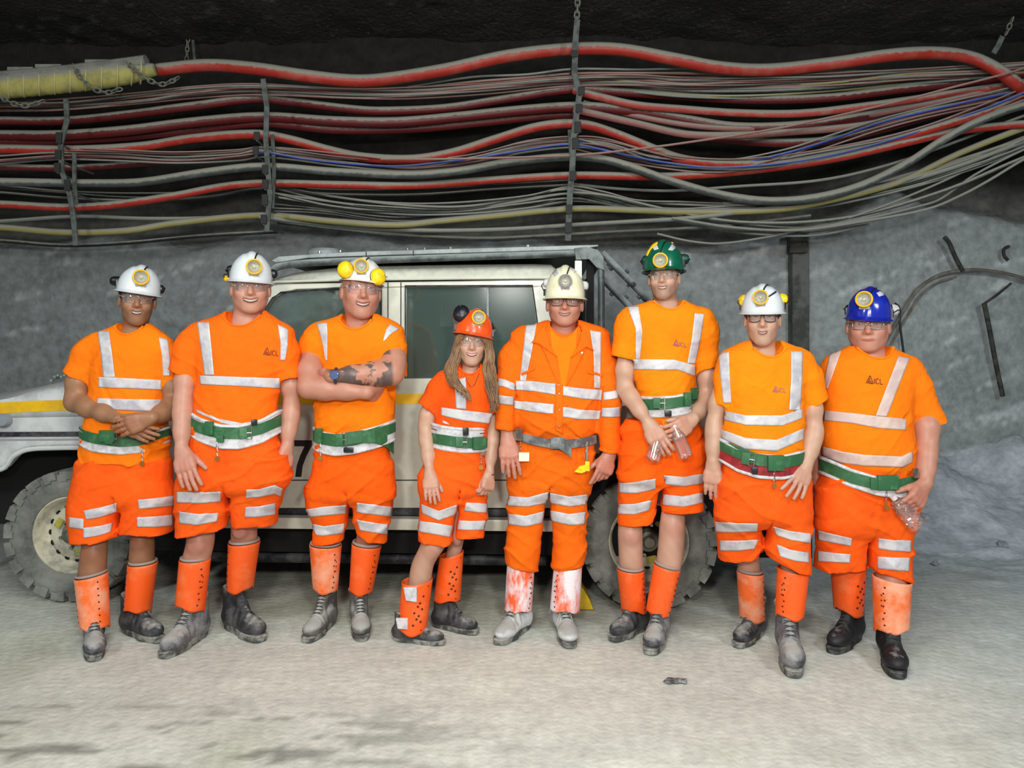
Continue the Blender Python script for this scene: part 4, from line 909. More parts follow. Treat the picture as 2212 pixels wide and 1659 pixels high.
# canonical boot --------------------------------------------------- toe towards -Y, ankle axis at origin, sole at z=0
def make_boot_meshes():
    g = Grid((-0.075, -0.235, 0.0), (0.075, 0.115, 0.235), 0.005)
    g.cap((0, 0.035, 0.075), (0, 0.03, 0.20), 0.046, 0.050, 0)
    g.ell((0, -0.02, 0.065), (0.044, 0.115, 0.055), 0.03)
    g.ell((0.002, -0.135, 0.05), (0.051, 0.082, 0.041), 0.03)
    g.ell((0, 0.055, 0.055), (0.039, 0.045, 0.055), 0.02)
    g.cap((0, -0.075, 0.095), (0, -0.005, 0.185), 0.026, 0.028, 0.02)
    g.cap((-0.046, 0.02, 0.195), (0.046, 0.02, 0.195), 0.012, 0.012, 0.01)
    X, Y, Z = g.full()
    g.D = g.D+0.0022*np.sin(Y*150+np.sin(X*50)*1.2)*((Y > -0.11) & (Y < -0.02))*(Z > 0.05)
    g.D = g.D-0.002*np.exp(-((Y+0.118+0.35*np.abs(X))/0.004)**2)
    g.D = np.maximum(g.D, 0.022-Z); g.D = np.maximum(g.D, Z-0.205-0.12*Y)
    return g.mesh()
BOOT_V, BOOT_F = make_boot_meshes()
def sole_outline(n=40, k=1.0):
    pts = []
    for i in range(n):
        a = 2*math.pi*i/n; c, s_ = math.cos(a), math.sin(a)
        y = -0.066+0.158*s_*1.0
        wdt = 0.049 if s_ < 0 else 0.040
        wdt *= 1-0.12*math.exp(-((y+0.03)/0.05)**2)
        x = wdt*(abs(c)**0.62)*(1 if c > 0 else -1)
        pts.append((x*k, y))
    return pts
def boot(parent, toe, yaw, m, msole, scale=1.0, label=None, laces=True, high=1.0, target=None):
    """toe = photo point where the toe meets the ground"""
    D = floor_d(toe[1]); t = P(toe[0], toe[1], D)
    if target is not None:
        def err(yw):
            aa = math.radians(yw)+math.atan2(-t.x, t.y); q = t-Vector((math.sin(aa), -math.cos(aa), 0))*0.20*scale; return abs(CX+q.x/q.y*F-target)
        yaw = min([yaw+0.5*k for k in range(-60, 61)], key=lambda yw: (err(yw) if err(yw) > 3 else 3)+abs(yw-yaw)*0.02)
    a = math.radians(yaw)+math.atan2(-t.x, t.y)
    dirv = Vector((math.sin(a), -math.cos(a), 0)); ank = t-dirv*0.215*scale; ank.z = 0.002
    M = Matrix.Translation(ank) @ Matrix.Rotation(a, 4, 'Z') @ Matrix.Diagonal((scale, scale, scale*high, 1))
    V = np.array(BOOT_V) @ np.array(M.to_3x3()).T+np.array(ank)
    o = np_mesh('boot', V, BOOT_F, m, parent)
    if label: o['label'] = label
    b = MB(); ol = sole_outline(); n = len(ol)
    rings = [(0.96, 0.0), (1.0, 0.004), (1.0, 0.022), (1.03, 0.026), (1.0, 0.031)]
    for (k, z) in rings: b.V += [tuple(M @ Vector((x*k, -0.066+(y+0.066)*k, z))) for x, y in ol]
    for r in range(len(rings)-1):
        for i in range(n): b.F.append((r*n+i, r*n+(i+1) % n, (r+1)*n+(i+1) % n, (r+1)*n+i)); b.M.append(0)
    b.F.append(tuple(range(n))[::-1]); b.M.append(0); b.F.append(tuple(range(4*n, 5*n))); b.M.append(0)
    b.build('sole', msole, o, True)
    if laces:
        bv = BVHTree.FromPolygons([Vector(v) for v in V], [list(f) for f in BOOT_F]); b = MB()
        for i in range(7):
            tt = i/6; y0 = -0.085+tt*0.065; z0 = 0.105+tt*0.085
            for sg in (-1, 1):
                pts = []
                for k in range(7):
                    u = k/6; x = sg*(-0.024+0.048*u); oo = M @ Vector((x, y0-0.10, z0+0.06+0.012*u)); dd = (M.to_3x3() @ Vector((0, 0.62, -0.42))).normalized()
                    l, nn, _, _ = bv.ray_cast(oo, dd)
                    if l is not None: pts.append(l-dd*0.002)
                if len(pts) > 2: b.tube(pts, 0.0022, 5)
        if b.V: b.build('laces', M_LACE, o, True)
    return ank

def head_mats(sp, D):
    ex, ey = sp['eye']; yaw = sp.get('yaw', 0); c = P(ex, ey, D)
    th = math.atan2(-c.x, c.y)   # towards the camera
    R = Matrix.Rotation(th+math.radians(yaw), 4, 'Z') @ Matrix.Rotation(math.radians(sp.get('pitch', 0)), 4, 'X') @ Matrix.Rotation(math.radians(sp.get('roll', 0)), 4, 'Y')
    sx = sp['hw']/F*D/0.078*math.cos(th); sz = (sp['chin']-ey)/F*D/0.118
    sy = (sx+sz)/2
    return Matrix.Translation(c) @ R, (sx, sy, sz), th
def make_head(sp, D, neck):
    MR, sc, th = head_mats(sp, D); M = MR @ Matrix.Diagonal((*sc, 1)); Mi = M.inverted()
    jaw = sp.get('jaw', 1.0); mw = sp.get('mw', 0.026)*1.08; op = sp.get('open', 0.0055)*1.25; smile = sp.get('smile', 0.008)
    nb = [Mi @ p for p in neck[0]]; nr = neck[1]
    lowz = min(p.z for p in nb)-0.05
    g = Grid((-0.135, -0.135, lowz), (0.135, 0.15, 0.145), 0.0030)
    g.ell((0, 0.02, 0.035), (0.0765, 0.098, 0.095))
    g.ell((0, -0.012, -0.028), (0.066*(0.5+0.5*jaw), 0.073, 0.082), 0.02)
    g.ell((0, -0.022, -0.074), (0.044*jaw, 0.060, 0.040), 0.03)
    for s_ in (-1, 1):
        g.cap((s_*0.046*jaw, 0.0, -0.050), (s_*0.018, -0.066, -0.098), 0.015, 0.016, 0.03)
        g.ell((s_*0.039, -0.058, -0.034), (0.020, 0.022, 0.019), 0.025)
    g.ell((0, -0.073, -0.099), (0.019, 0.016, 0.017), 0.02)
    g.cap((-0.038, -0.071, 0.022), (0.038, -0.071, 0.022), 0.010, 0.010, 0.018)
    for s_ in (-1, 1): g.ell((s_*0.031, -0.089, 0.0), (0.018, 0.018, 0.0095), 0.010, sub=True)
    for s_ in (-1, 1):
        for zz0, rr0 in ((0.0070, 0.0040), (-0.0078, 0.0040)):
            q = [(s_*0.016, -0.0755, zz0*0.3), (s_*0.024, -0.0785, zz0*0.9), (s_*0.033, -0.0780, zz0), (s_*0.041, -0.0735, zz0*0.7), (s_*0.047, -0.067, zz0*0.2)]
            g.chain(q, [rr0*0.8, rr0, rr0, rr0, rr0*0.8], 0.004)
    g.cap((0, -0.080, 0.012), (0, -0.100, -0.030), 0.0075, 0.0105, 0.012)
    g.ell((0, -0.102, -0.034), (0.0105, 0.011, 0.009), 0.008)
    for s_ in (-1, 1): g.ell((s_*0.0120, -0.090, -0.037), (0.0068, 0.010, 0.0068), 0.008)
    for s_ in (-1, 1): g.ell((s_*0.007, -0.098, -0.0465), (0.004, 0.005, 0.004), 0.003, sub=True)
    g.ell((0, -0.074, -0.066), (0.034, 0.020, 0.024), 0.02)
    mz = -0.068
    def my(x): return -0.0935+9.5*x*x
    def zz(x, k=1.0): return mz+smile*k*(abs(x)/mw)**1.6
    xs = np.linspace(-mw, mw, 9)
    for a, b in zip(xs[:-1], xs[1:]):
        g.cap((a, my(a), zz(a)+op*0.9), (b, my(b), zz(b)+op*0.9), 0.0042*(1-0.4*abs(a/mw)), None, 0.004)
        g.cap((a, my(a)+0.001, zz(a, 0.75)-op*1.1), (b, my(b)+0.001, zz(b, 0.75)-op*1.1), 0.0052*(1-0.5*abs(a/mw)), None, 0.004)
    if op > 0.002:
        for a, b in zip(xs[1:-2], xs[2:-1]):
            g.cap((a, my(a)-0.002, zz(a)-0.0005), (b, my(b)-0.002, zz(b)-0.0005), op*(1-0.35*abs(a/mw)**2), None, 0.002, sub=True)
            g.cap((a, my(a)+0.004, zz(a)-0.0005), (b, my(b)+0.004, zz(b)-0.0005), op*(1-0.35*abs(a/mw)**2), None, 0.002, sub=True)
    for s_ in (-1, 1):
        g.ell((s_*0.0775, 0.012, -0.012), (0.0085, 0.019, 0.031), 0.006)
        g.ell((s_*0.0860, 0.004, -0.008), (0.0060, 0.011, 0.018), 0.004, sub=True)
    # neck and upper chest
    g.cap((0, 0.018, -0.045), tuple(nb[0]), 0.054*jaw**0.5, nr[0], 0.025)
    if 'chest' in neck[2]:
        cc = Mi @ neck[2]['chest'][0]; r = neck[2]['chest'][1]
        g.ell(tuple(cc), (r[0]/sc[0], r[1]/sc[1], r[2]/sc[2]), 0.03)
    V, Fc = g.mesh()
    base = np.array(SKIN[sp['skin']][:3]); n = len(V); C = np.tile(base, (n, 1)); x, y, z = V.T
    def blend(mask, col): C[:] = C*(1-mask[:, None])+np.array(col)[None]*mask[:, None]
    G = lambda cx, cy, cz, r: np.exp(-(((x-cx)/r)**2+((y-cy)/r)**2+((z-cz)/r)**2))
    red = base*np.array([0.98, 0.62, 0.58])
    blend(0.55*(G(.045, -.06, -.035, .022)+G(-.045, -.06, -.035, .022)).clip(0, 1), red)
    blend(0.5*G(0, -.105, -.034, .016), red)
    lipc = base*np.array([0.60, 0.28, 0.28]) if not sp.get('lip') else np.array(sp['lip'])
    fx = np.clip(1-(np.abs(x)/(mw*1.08))**4, 0, 1)*(y < -0.06)
    zc = mz+smile*(np.abs(x)/mw)**1.6
    dl = np.abs(z-zc); lip = np.clip(1-np.maximum(dl-(op+0.004), 0)/0.003, 0, 1)*fx
    blend(0.85*lip, lipc)
    if op > 0.002:
        ins = ((dl < op*1.0) & (np.abs(x) < mw*0.86) & (y < -0.055) & (y > my(x)-0.001+0.0)).astype(float)
        blend(ins, srgb(90, 40, 38)[:3])
    for s_ in (-1, 1):      # soft shade of laugh lines and lower lids, painted into the skin
        tt = np.clip((-0.040-z)/0.026, 0, 1); xc = s_*(0.017+0.019*tt**0.8)
        blend(0.30*np.exp(-((x-xc)/0.0022)**2)*((z < -0.040) & (z > -0.072) & (y < -0.05)), base*np.array([0.62, 0.5, 0.5]))
        blend(0.35*np.exp(-((x-s_*0.031)/0.015)**4)*np.exp(-((z+0.0085)/0.0028)**2)*(y < -0.05), base*np.array([0.66, 0.5, 0.5]))
    hb = np.array(sp.get('brow', (0.10, 0.06, 0.04)))
    for s_ in (-1, 1):
        xb = (x-s_*0.034)/0.020; bm_ = np.exp(-(np.abs(xb)**3))*np.exp(-((z-(0.0185-0.004*xb*xb))/0.0042)**2)*(y < -0.04)
        blend(sp.get('browk', 0.6)*bm_, hb)
        ln = np.exp(-((x-s_*0.031)/0.016)**4)*np.exp(-((z-0.0025)/0.0018)**2)*(y < -0.05)
        blend(0.55*ln, base*0.25)
    if sp.get('stubble', 0):
        st = np.clip((-0.040-z)/0.02, 0, 1)*np.clip((0.03-y)/0.03, 0, 1)*np.clip((z+0.128)/0.015, 0, 1)
        st *= 1-np.clip(G(.045, -.055, -.035, .022)+G(-.045, -.055, -.035, .022), 0, 1)
        blend(sp['stubble']*st*(1-lip), base*np.array([0.42, 0.38, 0.38]))
    if op > 0.002:
        pass
    A = np.array(M)
    W = V @ A[:3, :3].T+A[:3, 3]
    parts = [(W, Fc, C)]
    def addq(b, col):
        v = np.array(b.V); f = np.array([f for f in b.F if len(f) == 4]); v = v @ A[:3, :3].T+A[:3, 3]
        c = np.array([col(p) for p in b.V]) if callable(col) else np.tile(np.array(col[:3]), (len(v), 1)); parts.append((v, f, c))
    for s_ in (-1, 1):
        b = MB().sphere((s_*0.031, -0.0672, -0.0005), 0.0122, 12); gz = sp.get('gaze', (0, 0)); cI = np.array((s_*0.031+gz[0], -0.080, gz[1]))
        ic = sp.get('iris', (0.10, 0.14, 0.16))
        def ec(p, cI=cI):
            d = np.linalg.norm(np.array(p)-cI)
            return (0.01, 0.01, 0.01) if d < 0.0030 else (ic if d < 0.0062 else (0.42, 0.38, 0.36))
        addq(b, ec)
    if op > 0.002:
        pts = [(xx, my(xx)+0.0055, zz(xx)+op*0.25) for xx in np.linspace(-mw*0.84, mw*0.84, 13)]
        b = MB().tube(pts, [op*(0.9-0.45*abs(p[0]/mw)**2) for p in pts], 8, cap=False, flat=0.45); addq(b, sp.get('teeth', srgb(196, 184, 170)))
    return parts, M, MR, sc

def make_hand(g, W, K, N, th, curl=(0.25, 0.35, 0.3), sc=1.0, spread=0.06, thumb=0.5, tcurl=0.3, r=1.0):
    """W wrist, K direction to knuckles, N direction the palm faces, th = +1/-1 side of thumb"""
    K = Vector(K).normalized(); N = Vector(N); N = (N-K*N.dot(K)).normalized(); Sd = K.cross(N)*th; W = Vector(W)
    offs = [1.5, 0.5, -0.5, -1.5]; lens = [(0.042, 0.026, 0.020), (0.047, 0.029, 0.021), (0.043, 0.027, 0.020), (0.034, 0.020, 0.018)]
    if not isinstance(curl[0], (tuple, list)): curl = [curl]*4
    for i, o in enumerate(offs):
        kn = W+K*(0.088-0.004*abs(o-0.5))*sc+Sd*o*0.0205*sc-N*0.003
        w0 = W+K*0.012*sc+Sd*o*0.0105*sc
        g.cap(w0, kn, 0.0165*sc*r, 0.0125*sc*r, 0.012)
        g.cap(kn+K*0.004*sc, kn-K*0.03*sc, 0.0125*sc*r, 0.013*sc*r, 0.010)
        p = kn; ang = 0; rr = [0.0100, 0.0090, 0.0083, 0.0074]
        dr0 = (K+Sd*spread*o).normalized()
        for j in range(3):
            ang += curl[i][j]
            d = (dr0*math.cos(ang)+N*math.sin(ang)); q = p+d*lens[i][j]*sc
            g.cap(p, q, rr[j]*sc*r, rr[j+1]*sc*r, 0.003); p = q
    b0 = W+K*0.022*sc+Sd*0.016*sc+N*0.006*sc
    d1 = (K*(1-thumb*0.4)+Sd*thumb+N*0.25).normalized(); b1 = b0+d1*0.045*sc
    g.cap(b0, b1, 0.0165*sc*r, 0.0125*sc*r, 0.012)
    d2 = (d1+K*tcurl+N*tcurl*0.6).normalized(); b2 = b1+d2*0.032*sc; g.cap(b1, b2, 0.0120*sc*r, 0.0105*sc*r, 0.004)
    d3 = (d2+K*tcurl*0.5+N*tcurl*0.5).normalized(); g.cap(b2, b2+d3*0.022*sc, 0.0105*sc*r, 0.0085*sc*r, 0.004)

def make_arm(sp, D, skin, tattoo=None, seed=0):
    J = [P(j[0], j[1], D+j[2]) for j in sp['j']]; R = [j[3]*0.92/F*(D+j[2]) for j in sp['j']]
    h = sp.get('hand'); pts = [Vector(p) for p in J]
    ext = list(pts)
    if h: 
        K = (P(h['to'][0], h['to'][1], D+h['to'][2])-J[-1]).normalized(); ext.append(J[-1]+K*0.23)
    lo = [min(p[i] for p in ext)-0.075 for i in range(3)]; hi = [max(p[i] for p in ext)+0.075 for i in range(3)]
    g = Grid(lo, hi, 0.0042)
    S_, E, Wr = pts[0], pts[1], pts[2]
    S1 = S_.lerp(E, 0.18); L5 = [S1, S_.lerp(E, 0.6), E, E.lerp(Wr, 0.30), E.lerp(Wr, 0.65), Wr]
    g.chain(L5, [R[0]*0.80, R[0]*0.86, R[1]*0.84, R[1]*0.86, R[1]*0.40+R[2]*0.50, R[2]], 0.05)
    if h:
        K0 = K; pal = Vector(h['palm'])
        g.cap(Wr, Wr+K0*0.03, R[2], R[2]*0.85, 0.015)
        make_hand(g, Wr+K0*0.008, K0, pal, h['th'], h.get('curl', (0.25, 0.35, 0.3)), h.get('sc', 1.0)*1.06, h.get('spread', 0.06), h.get('thumb', 0.5), h.get('tcurl', 0.3), h.get('r', 1.12))
    V, Fc = g.mesh(); V = relax_v(V, Fc, 2)
    base = np.array(SKIN[skin][:3]); rs = np.random.RandomState(seed); ph = rs.uniform(0, 6, 6)
    x, y, z = V.T; nz = np.sin(x*60+ph[0]+np.sin(z*45+ph[1])*2)*np.sin(z*55+ph[2]+np.sin(y*50)*2)
    C = base[None]*(1+0.07*nz[:, None]*np.array([0.4, 1, 1]))
    if h:
        kd = np.min([np.linalg.norm(V-np.array(J[-1]+K*d), axis=1) for d in (0.09, 0.14)], axis=0)
        C = C*(1-0.22*np.exp(-(kd/0.06)**2)[:, None]*np.array([0.1, 1, 1]))
    if tattoo is not None:
        E_ = np.array(E); W_ = np.array(Wr); ab = W_-E_; t = ((V-E_) @ ab)/(ab @ ab)
        n1 = vnoise(x+y*0.5+3, z+y*0.6+7, 77, 4, 16, 0.6)
        mk = np.clip((n1-0.40)/0.05, 0, 1)*np.clip(1.3-0.6*vnoise(x+9, z+y, 78, 2, 40), 0, 1)*np.clip((t+0.02)/0.05, 0, 1)*np.clip((1.1-t)/0.08, 0, 1)
        C = C*(1-0.86*mk[:, None])+np.array([0.04, 0.045, 0.05])*0.86*mk[:, None]
    return V, Fc, C

def leg_rows(rows, Dtop, Dbot, ytop, ybot, bk=1.0, dyc=0.0):
    out = []
    for r in rows:
        t = min(max((r[0]-ytop)/(ybot-ytop), 0), 1); d = Dtop+(Dbot-Dtop)*t
        a = (r[2]-r[1])/2/F*d; p = P((r[1]+r[2])/2, r[0], d)
        out.append((p.z, p.x, d+dyc, a, a*bk if len(r) < 4 else r[3]))
    return out

def gaiter(parent, top, bot, Dt, Db, m, seed=0, holes='right', label=None, straps=None, sock=True, wav=1.0):
    """rigid shin guard; top/bot = ((xl,yl),(xr,yr)) photo edges"""
    n = 48; nz = 22; V = []; Fc = []; fm = []
    tl, tr = P(*top[0], Dt), P(*top[1], Dt); bl, br = P(*bot[0], Db), P(*bot[1], Db)
    ct, cb = (tl+tr)/2, (bl+br)/2; at, ab = (tr-tl).length/2, (br-bl).length/2
    rnd = random.Random(seed); ph = rnd.uniform(0, 6)
    def pt(u, v, off=0):
        a = u*2*math.pi; c = ct.lerp(cb, v); r = at+(ab-at)*v
        sx = (tr-tl).normalized().lerp((br-bl).normalized(), v)
        fr = -math.cos(a)
        dz = -wav*0.010*v**8*(math.sin(2.2*math.sin(a)+ph)+0.3*math.sin(5*a+ph))
        # front of a tilted ring
        return c+sx*(math.sin(a)*(r+off))+Vector((0, fr*(r*1.08+off), dz+(0.012*(v**6))*(1 if fr < 0 else -0.5)))
    for j in range(nz+1):
        for i in range(n): V.append(pt(i/n, j/nz, 0.0))
    for j in range(nz):
        for i in range(n): Fc.append((j*n+i, j*n+(i+1) % n, (j+1)*n+(i+1) % n, (j+1)*n+i)); fm.append(0)
    o = new_mesh('shin_guard', V, Fc, m, parent, True, fm=fm)
    bm = bmesh.new(); bm.from_mesh(o.data); bmesh.ops.recalc_face_normals(bm, faces=bm.faces); bm.to_mesh(o.data); bm.free()
    md = o.modifiers.new('thickness', 'SOLIDIFY'); md.thickness = 0.003; md.offset = 0
    if label: o['label'] = label
    hs = []
    if holes in ('right', 'left'):
        s_ = 1 if holes == 'right' else -1
        for k in range(7): hs.append((s_*(0.135+0.012*(k % 2)), 0.14+0.12*k, 0.0048)); 
        for k in range(3): hs.append((s_*0.165, 0.30+0.1*k, 0.004))
    elif holes == 'both':
        for s_ in (-1, 1):
            for k in range(7): hs.append((s_*0.14, 0.1+0.125*k, 0.0045))
    elif holes == 'many':
        for k in range(5):
            hs.append((0.02+0.03*(k % 2), 0.30+0.12*k, 0.0062)); hs.append((0.10-0.03*(k % 2), 0.24+0.12*k, 0.0062))
        hs += [(0.15, 0.08, 0.004), (0.12, 0.9, 0.004)]
    b = MB()
    for (u, v, r) in hs:
        c = pt(u, v, 0.0022); e = 0.002; nn = (pt(u+e, v)-c).cross(pt(u, v+0.02)-pt(u, v))
        nn = (c-(ct.lerp(cb, v))); nn.z = 0; nn.normalize(); M = Matrix.Translation(c) @ nn.to_track_quat('Z', 'Y').to_matrix().to_4x4()
        b.lathe([(0.0001, 0.0008), (r*0.8, 0.0008), (r, 0.0)], 10, M)
    if b.V: 
        b.build('vent_holes', M_HOLE, o, True)
    if sock:
        b = MB(); pts = [pt(i/24, -0.02, -0.008)+Vector((0, 0, 0.004)) for i in range(24)]
        b.tube(pts, 0.007, 8, closed=True); b.build('sock_top', M_WHITEBAND, parent, True)
    return o, pt

def ring_band(name, m, parent, c, a, b_, line, h, thick, D, label=None, edges=None, n=64, phi0=0, phi1=2*math.pi):
    """belt around the body; line = [(px,py,...)] of its centre"""
    xs = [P(p[0], p[1], D).x for p in line]; dd = [D-0.12*1 for p in line]
    zs = [P(p[0], p[1], D-b_*0.85*math.sqrt(max(0, 1-((P(p[0], 0, D).x-c[0])/a)**2))).z for p in line]
    mbd = MB(); path = []
    for i in range(n):
        f = phi0+(phi1-phi0)*i/n; x = c[0]+a*math.cos(f); y = c[1]+b_*math.sin(f); z = float(np.interp(x, xs, zs)); path.append((x, y, z, f))
    for (x, y, z, f) in path:
        nx, ny = math.cos(f)/a, math.sin(f)/b_; l = math.hypot(nx, ny); nx /= l; ny /= l
        for (o, dz) in ((0, -h/2), (thick, -h/2+0.002), (thick, h/2-0.002), (0, h/2)): mbd.V.append((x+nx*o, y+ny*o, z+dz))
    for i in range(n):
        for k in range(4):
            j = (i+1) % n; mbd.F.append((i*4+k, i*4+(k+1) % 4, j*4+(k+1) % 4, j*4+k)); mbd.M.append(0)
    o = mbd.build(name, m, parent, True, ang=50)
    if label: o['label'] = label
    if edges:
        for sg in (-1, 1):
            e = MB(); e.tube([(x+math.cos(f)*thick*0.5, y+math.sin(f)*thick*0.5, z+sg*h/2) for (x, y, z, f) in path], 0.0085, 8, closed=True)
            e.build('piping', edges, o, True)
    return o, path

def make_helmet(person, sp, hd, D, MR, th):
    hx = hd['w']/2/F*D*math.cos(th); ey = sp['eye'][1]
    zb = (ey-hd['brim'])/F*D+0.004; zt = (ey-hd['top'])/F*D
    A = hx*0.88; B = hx*1.06; Hh = zt-zb; cy = 0.012; n = 64
    Mh = MR @ Matrix.Rotation(math.radians(hd.get('roll', 0)), 4, 'Y') @ Matrix.Rotation(math.radians(hd.get('pitch', 0)), 4, 'X')
    prof = []
    for i in range(17):
        t = i/16*math.pi/2; prof.append((max(math.sin(t), 0.001), math.cos(t)**0.82, 0))
    def ring(r, zf, br, inner=0):
        out = []
        for k in range(n):
            f = 2*math.pi*k/n; sx, sy = math.sin(f), -math.cos(f)     # f=0 front
            fr = max(0, math.cos(f))**1.5
            ax, ay = A-inner, B-inner
            x = sx*(ax*r+br*0.013); y = cy+sy*(ay*r+br*(0.012+0.034*fr)); z = zb+zf*(Hh-inner)-br*(0.004+0.010*fr)
            if not inner and zf > 0.05:
                lat = abs(x)/A; rdg = math.exp(-(x/0.020)**4)*min(1, zf*1.6)*0.009+math.exp(-((abs(x)-0.045)/0.010)**2)*0.003*zf
                z += rdg*min(1, zf*1.3); y += sy*rdg*0.4*(1-zf)
            out.append((x, y, z))
        return out
    b = MB()
    rings = [ring(p[0], p[1], 0) for p in prof]+[ring(1.0, -0.02, 0.35), ring(1.0, -0.03, 0.9), ring(1.0, -0.04, 1.0), ring(1.0, -0.055, 0.95), ring(1.0, -0.05, 0.3, 0.003), ring(0.98, 0.0, 0, 0.004)]
    rings += [ring(p[0]*0.98, p[1], 0, 0.005) for p in prof[::-1][2::3]]
    for r in rings: b.V += r
    for j in range(len(rings)-1):
        for k in range(n): b.F.append((j*n+k, j*n+(k+1) % n, (j+1)*n+(k+1) % n, (j+1)*n+k)); b.M.append(0)
    b.V = [tuple(Mh @ Vector(v)) for v in b.V]
    m = mat('helmet_'+hd['key'], hd['col'], hd.get('rough', 0.28), coat=0.3, col2=hd.get('col2'), nscale=12, nlo=0.45, nhi=0.75, bump=0.06, bscale=80)
    h = b.build('helmet', m, person, True, ang=50); h['label'] = hd['label']
    bv = bvh_of([h])
    # lamp
    l, nn = hit(bv, *hd['lamp'])
    if l is None: l = P(*hd['lamp'], D-0.12); nn = Vector((0, -1, 0))
    toc = (CAMP-l).normalized(); ax = (nn*0.35+toc*0.9).normalized(); r = hd.get('lr', 17)/F*(D-0.12)
    L0 = Matrix.Translation(l-ax*0.004) @ ax.to_track_quat('Z', 'Y').to_matrix().to_4x4()
    mb_ = M_BEZEL if not hd.get('silver') else mat('silver_bezel', srgb(150, 145, 150), 0.4, 0.3)
    b = MB().lathe([(r*0.75, -0.015), (r*0.85, 0.0), (r*0.9, 0.018), (r, 0.020), (r*1.02, 0.028), (r*0.98, 0.034), (r*0.86, 0.036), (r*0.80, 0.033), (r*0.78, 0.028)], 36, L0)
    lamp = b.build('cap_lamp', mb_, h, True); 
    b = MB(); rr = [0.0001, 0.16, 0.18, 0.34, 0.5, 0.64, 0.79]; zz_ = [0.026, 0.026, 0.018, 0.014, 0.017, 0.023, 0.030]
    b.lathe([(r*q, z) for q, z in zip(rr, zz_)], 24, L0); b.build('lamp_reflector', M_LENS, h, True)
    b = MB().lathe([(0.0001, 0.031), (r*0.79, 0.031)], 24, L0); b.build('lamp_glass', M_LAMPG, h, True)
    # bracket and cable
    b = MB().box((-r*0.62, -r*1.18, -0.012), (r*0.62, -r*0.1, 0.016), mtx=L0, bev=0.004); b.build('lamp_bracket', mat('bracket_grey', srgb(150, 146, 128), 0.5) if not hd.get('silver') else mb_, h, True)
    cab = []; cpt = Mh @ Vector((0, cy, zb)); Li = Mh.inverted() @ l; x0 = Li.x
    for i in range(18):
        t = i/17; a = 0.55+t*2.2; loc = Vector((x0+(0.035-x0)*math.sin(min(t*3, 1.57)), cy-0.4*math.cos(a), zb+0.4*math.sin(a)))
        tgt = Mh @ Vector((loc.x*0.6, cy, zb)); w0 = Mh @ loc; dd = (tgt-w0).normalized(); ll, _, _, _ = bv.ray_cast(w0, dd)
        if ll is not None: cab.append(ll-dd*0.003)
    if not hd.get('nocable'):
        MB().tube(cab, 0.0035, 6).build('lamp_cable', M_BLACKP, h, True)
    # harness and chin side pads visible below the brim
    b = MB()
    pts = [Mh @ Vector(((A-0.016)*math.sin(f), cy-(B-0.018)*math.cos(f), zb-0.006)) for f in np.linspace(0.9, 2*math.pi-0.9, 40)]
    b.tube(pts, 0.008, 6); b.build('headband', M_BLACKP, h, True)
    # ear defenders
    for e in hd.get('ears', []):
        px, py, rx, ry, dyy, mm, face = e
        big = rx > 12; k_ = 1 if big else 0.8; px = px if big else px+(7 if px < sp['eye'][0] else -7); dyy = dyy if big else dyy+0.03
        c = P(px, py, D+dyy); rx_, ry_ = k_*rx/F*(D+dyy), k_*ry/F*(D+dyy); dirn = Vector(face).normalized()
        E = Matrix.Translation(c) @ dirn.to_track_quat('Z', 'Y').to_matrix().to_4x4(); R0 = max(rx_, ry_)
        b = MB().lathe([(0.0001, 0.024), (R0*0.55, 0.022), (R0*0.85, 0.014), (R0, 0.0), (R0*0.98, -0.012)], 28, E @ Matrix.Diagonal((0.92, 1, 1, 1)))
        b.build('ear_cup', mm, h, True)
        b = MB().lathe([(R0*0.95, -0.011), (R0*0.98, -0.018), (R0*0.9, -0.028), (R0*0.5, -0.028), (0.0001, -0.026)], 28, E @ Matrix.Diagonal((0.92, 1, 1, 1)))
        b.build('ear_cushion', M_BLACKP, h, True)
        sd = 1 if px > sp['eye'][0] else -1
        q = Mh @ Vector((sd*A*1.0, cy+0.01, zb+0.025)); mid = (c+q)/2+Vector((sd*0.025, 0, 0.01))
        b = MB(); b.tube(spline([c+Vector((0, 0.0, R0*0.8)), c+Vector((sd*R0*0.9, 0.0, 0)), mid, q], 5), 0.0028, 6); b.tube([q+Vector((0, 0, 0.02)), q-Vector((0, 0, 0.015))], 0.009, 8)
        b.build('ear_cup_arm', M_STEEL if hd.get('wire') else M_BLACKP, h, True)
    for s_ in hd.get('stickers', []):
        patch('reflective_sticker', bv, s_, M_STRIPE, h, 0.0015, thick=0.0006)
    return h, bv, Mh

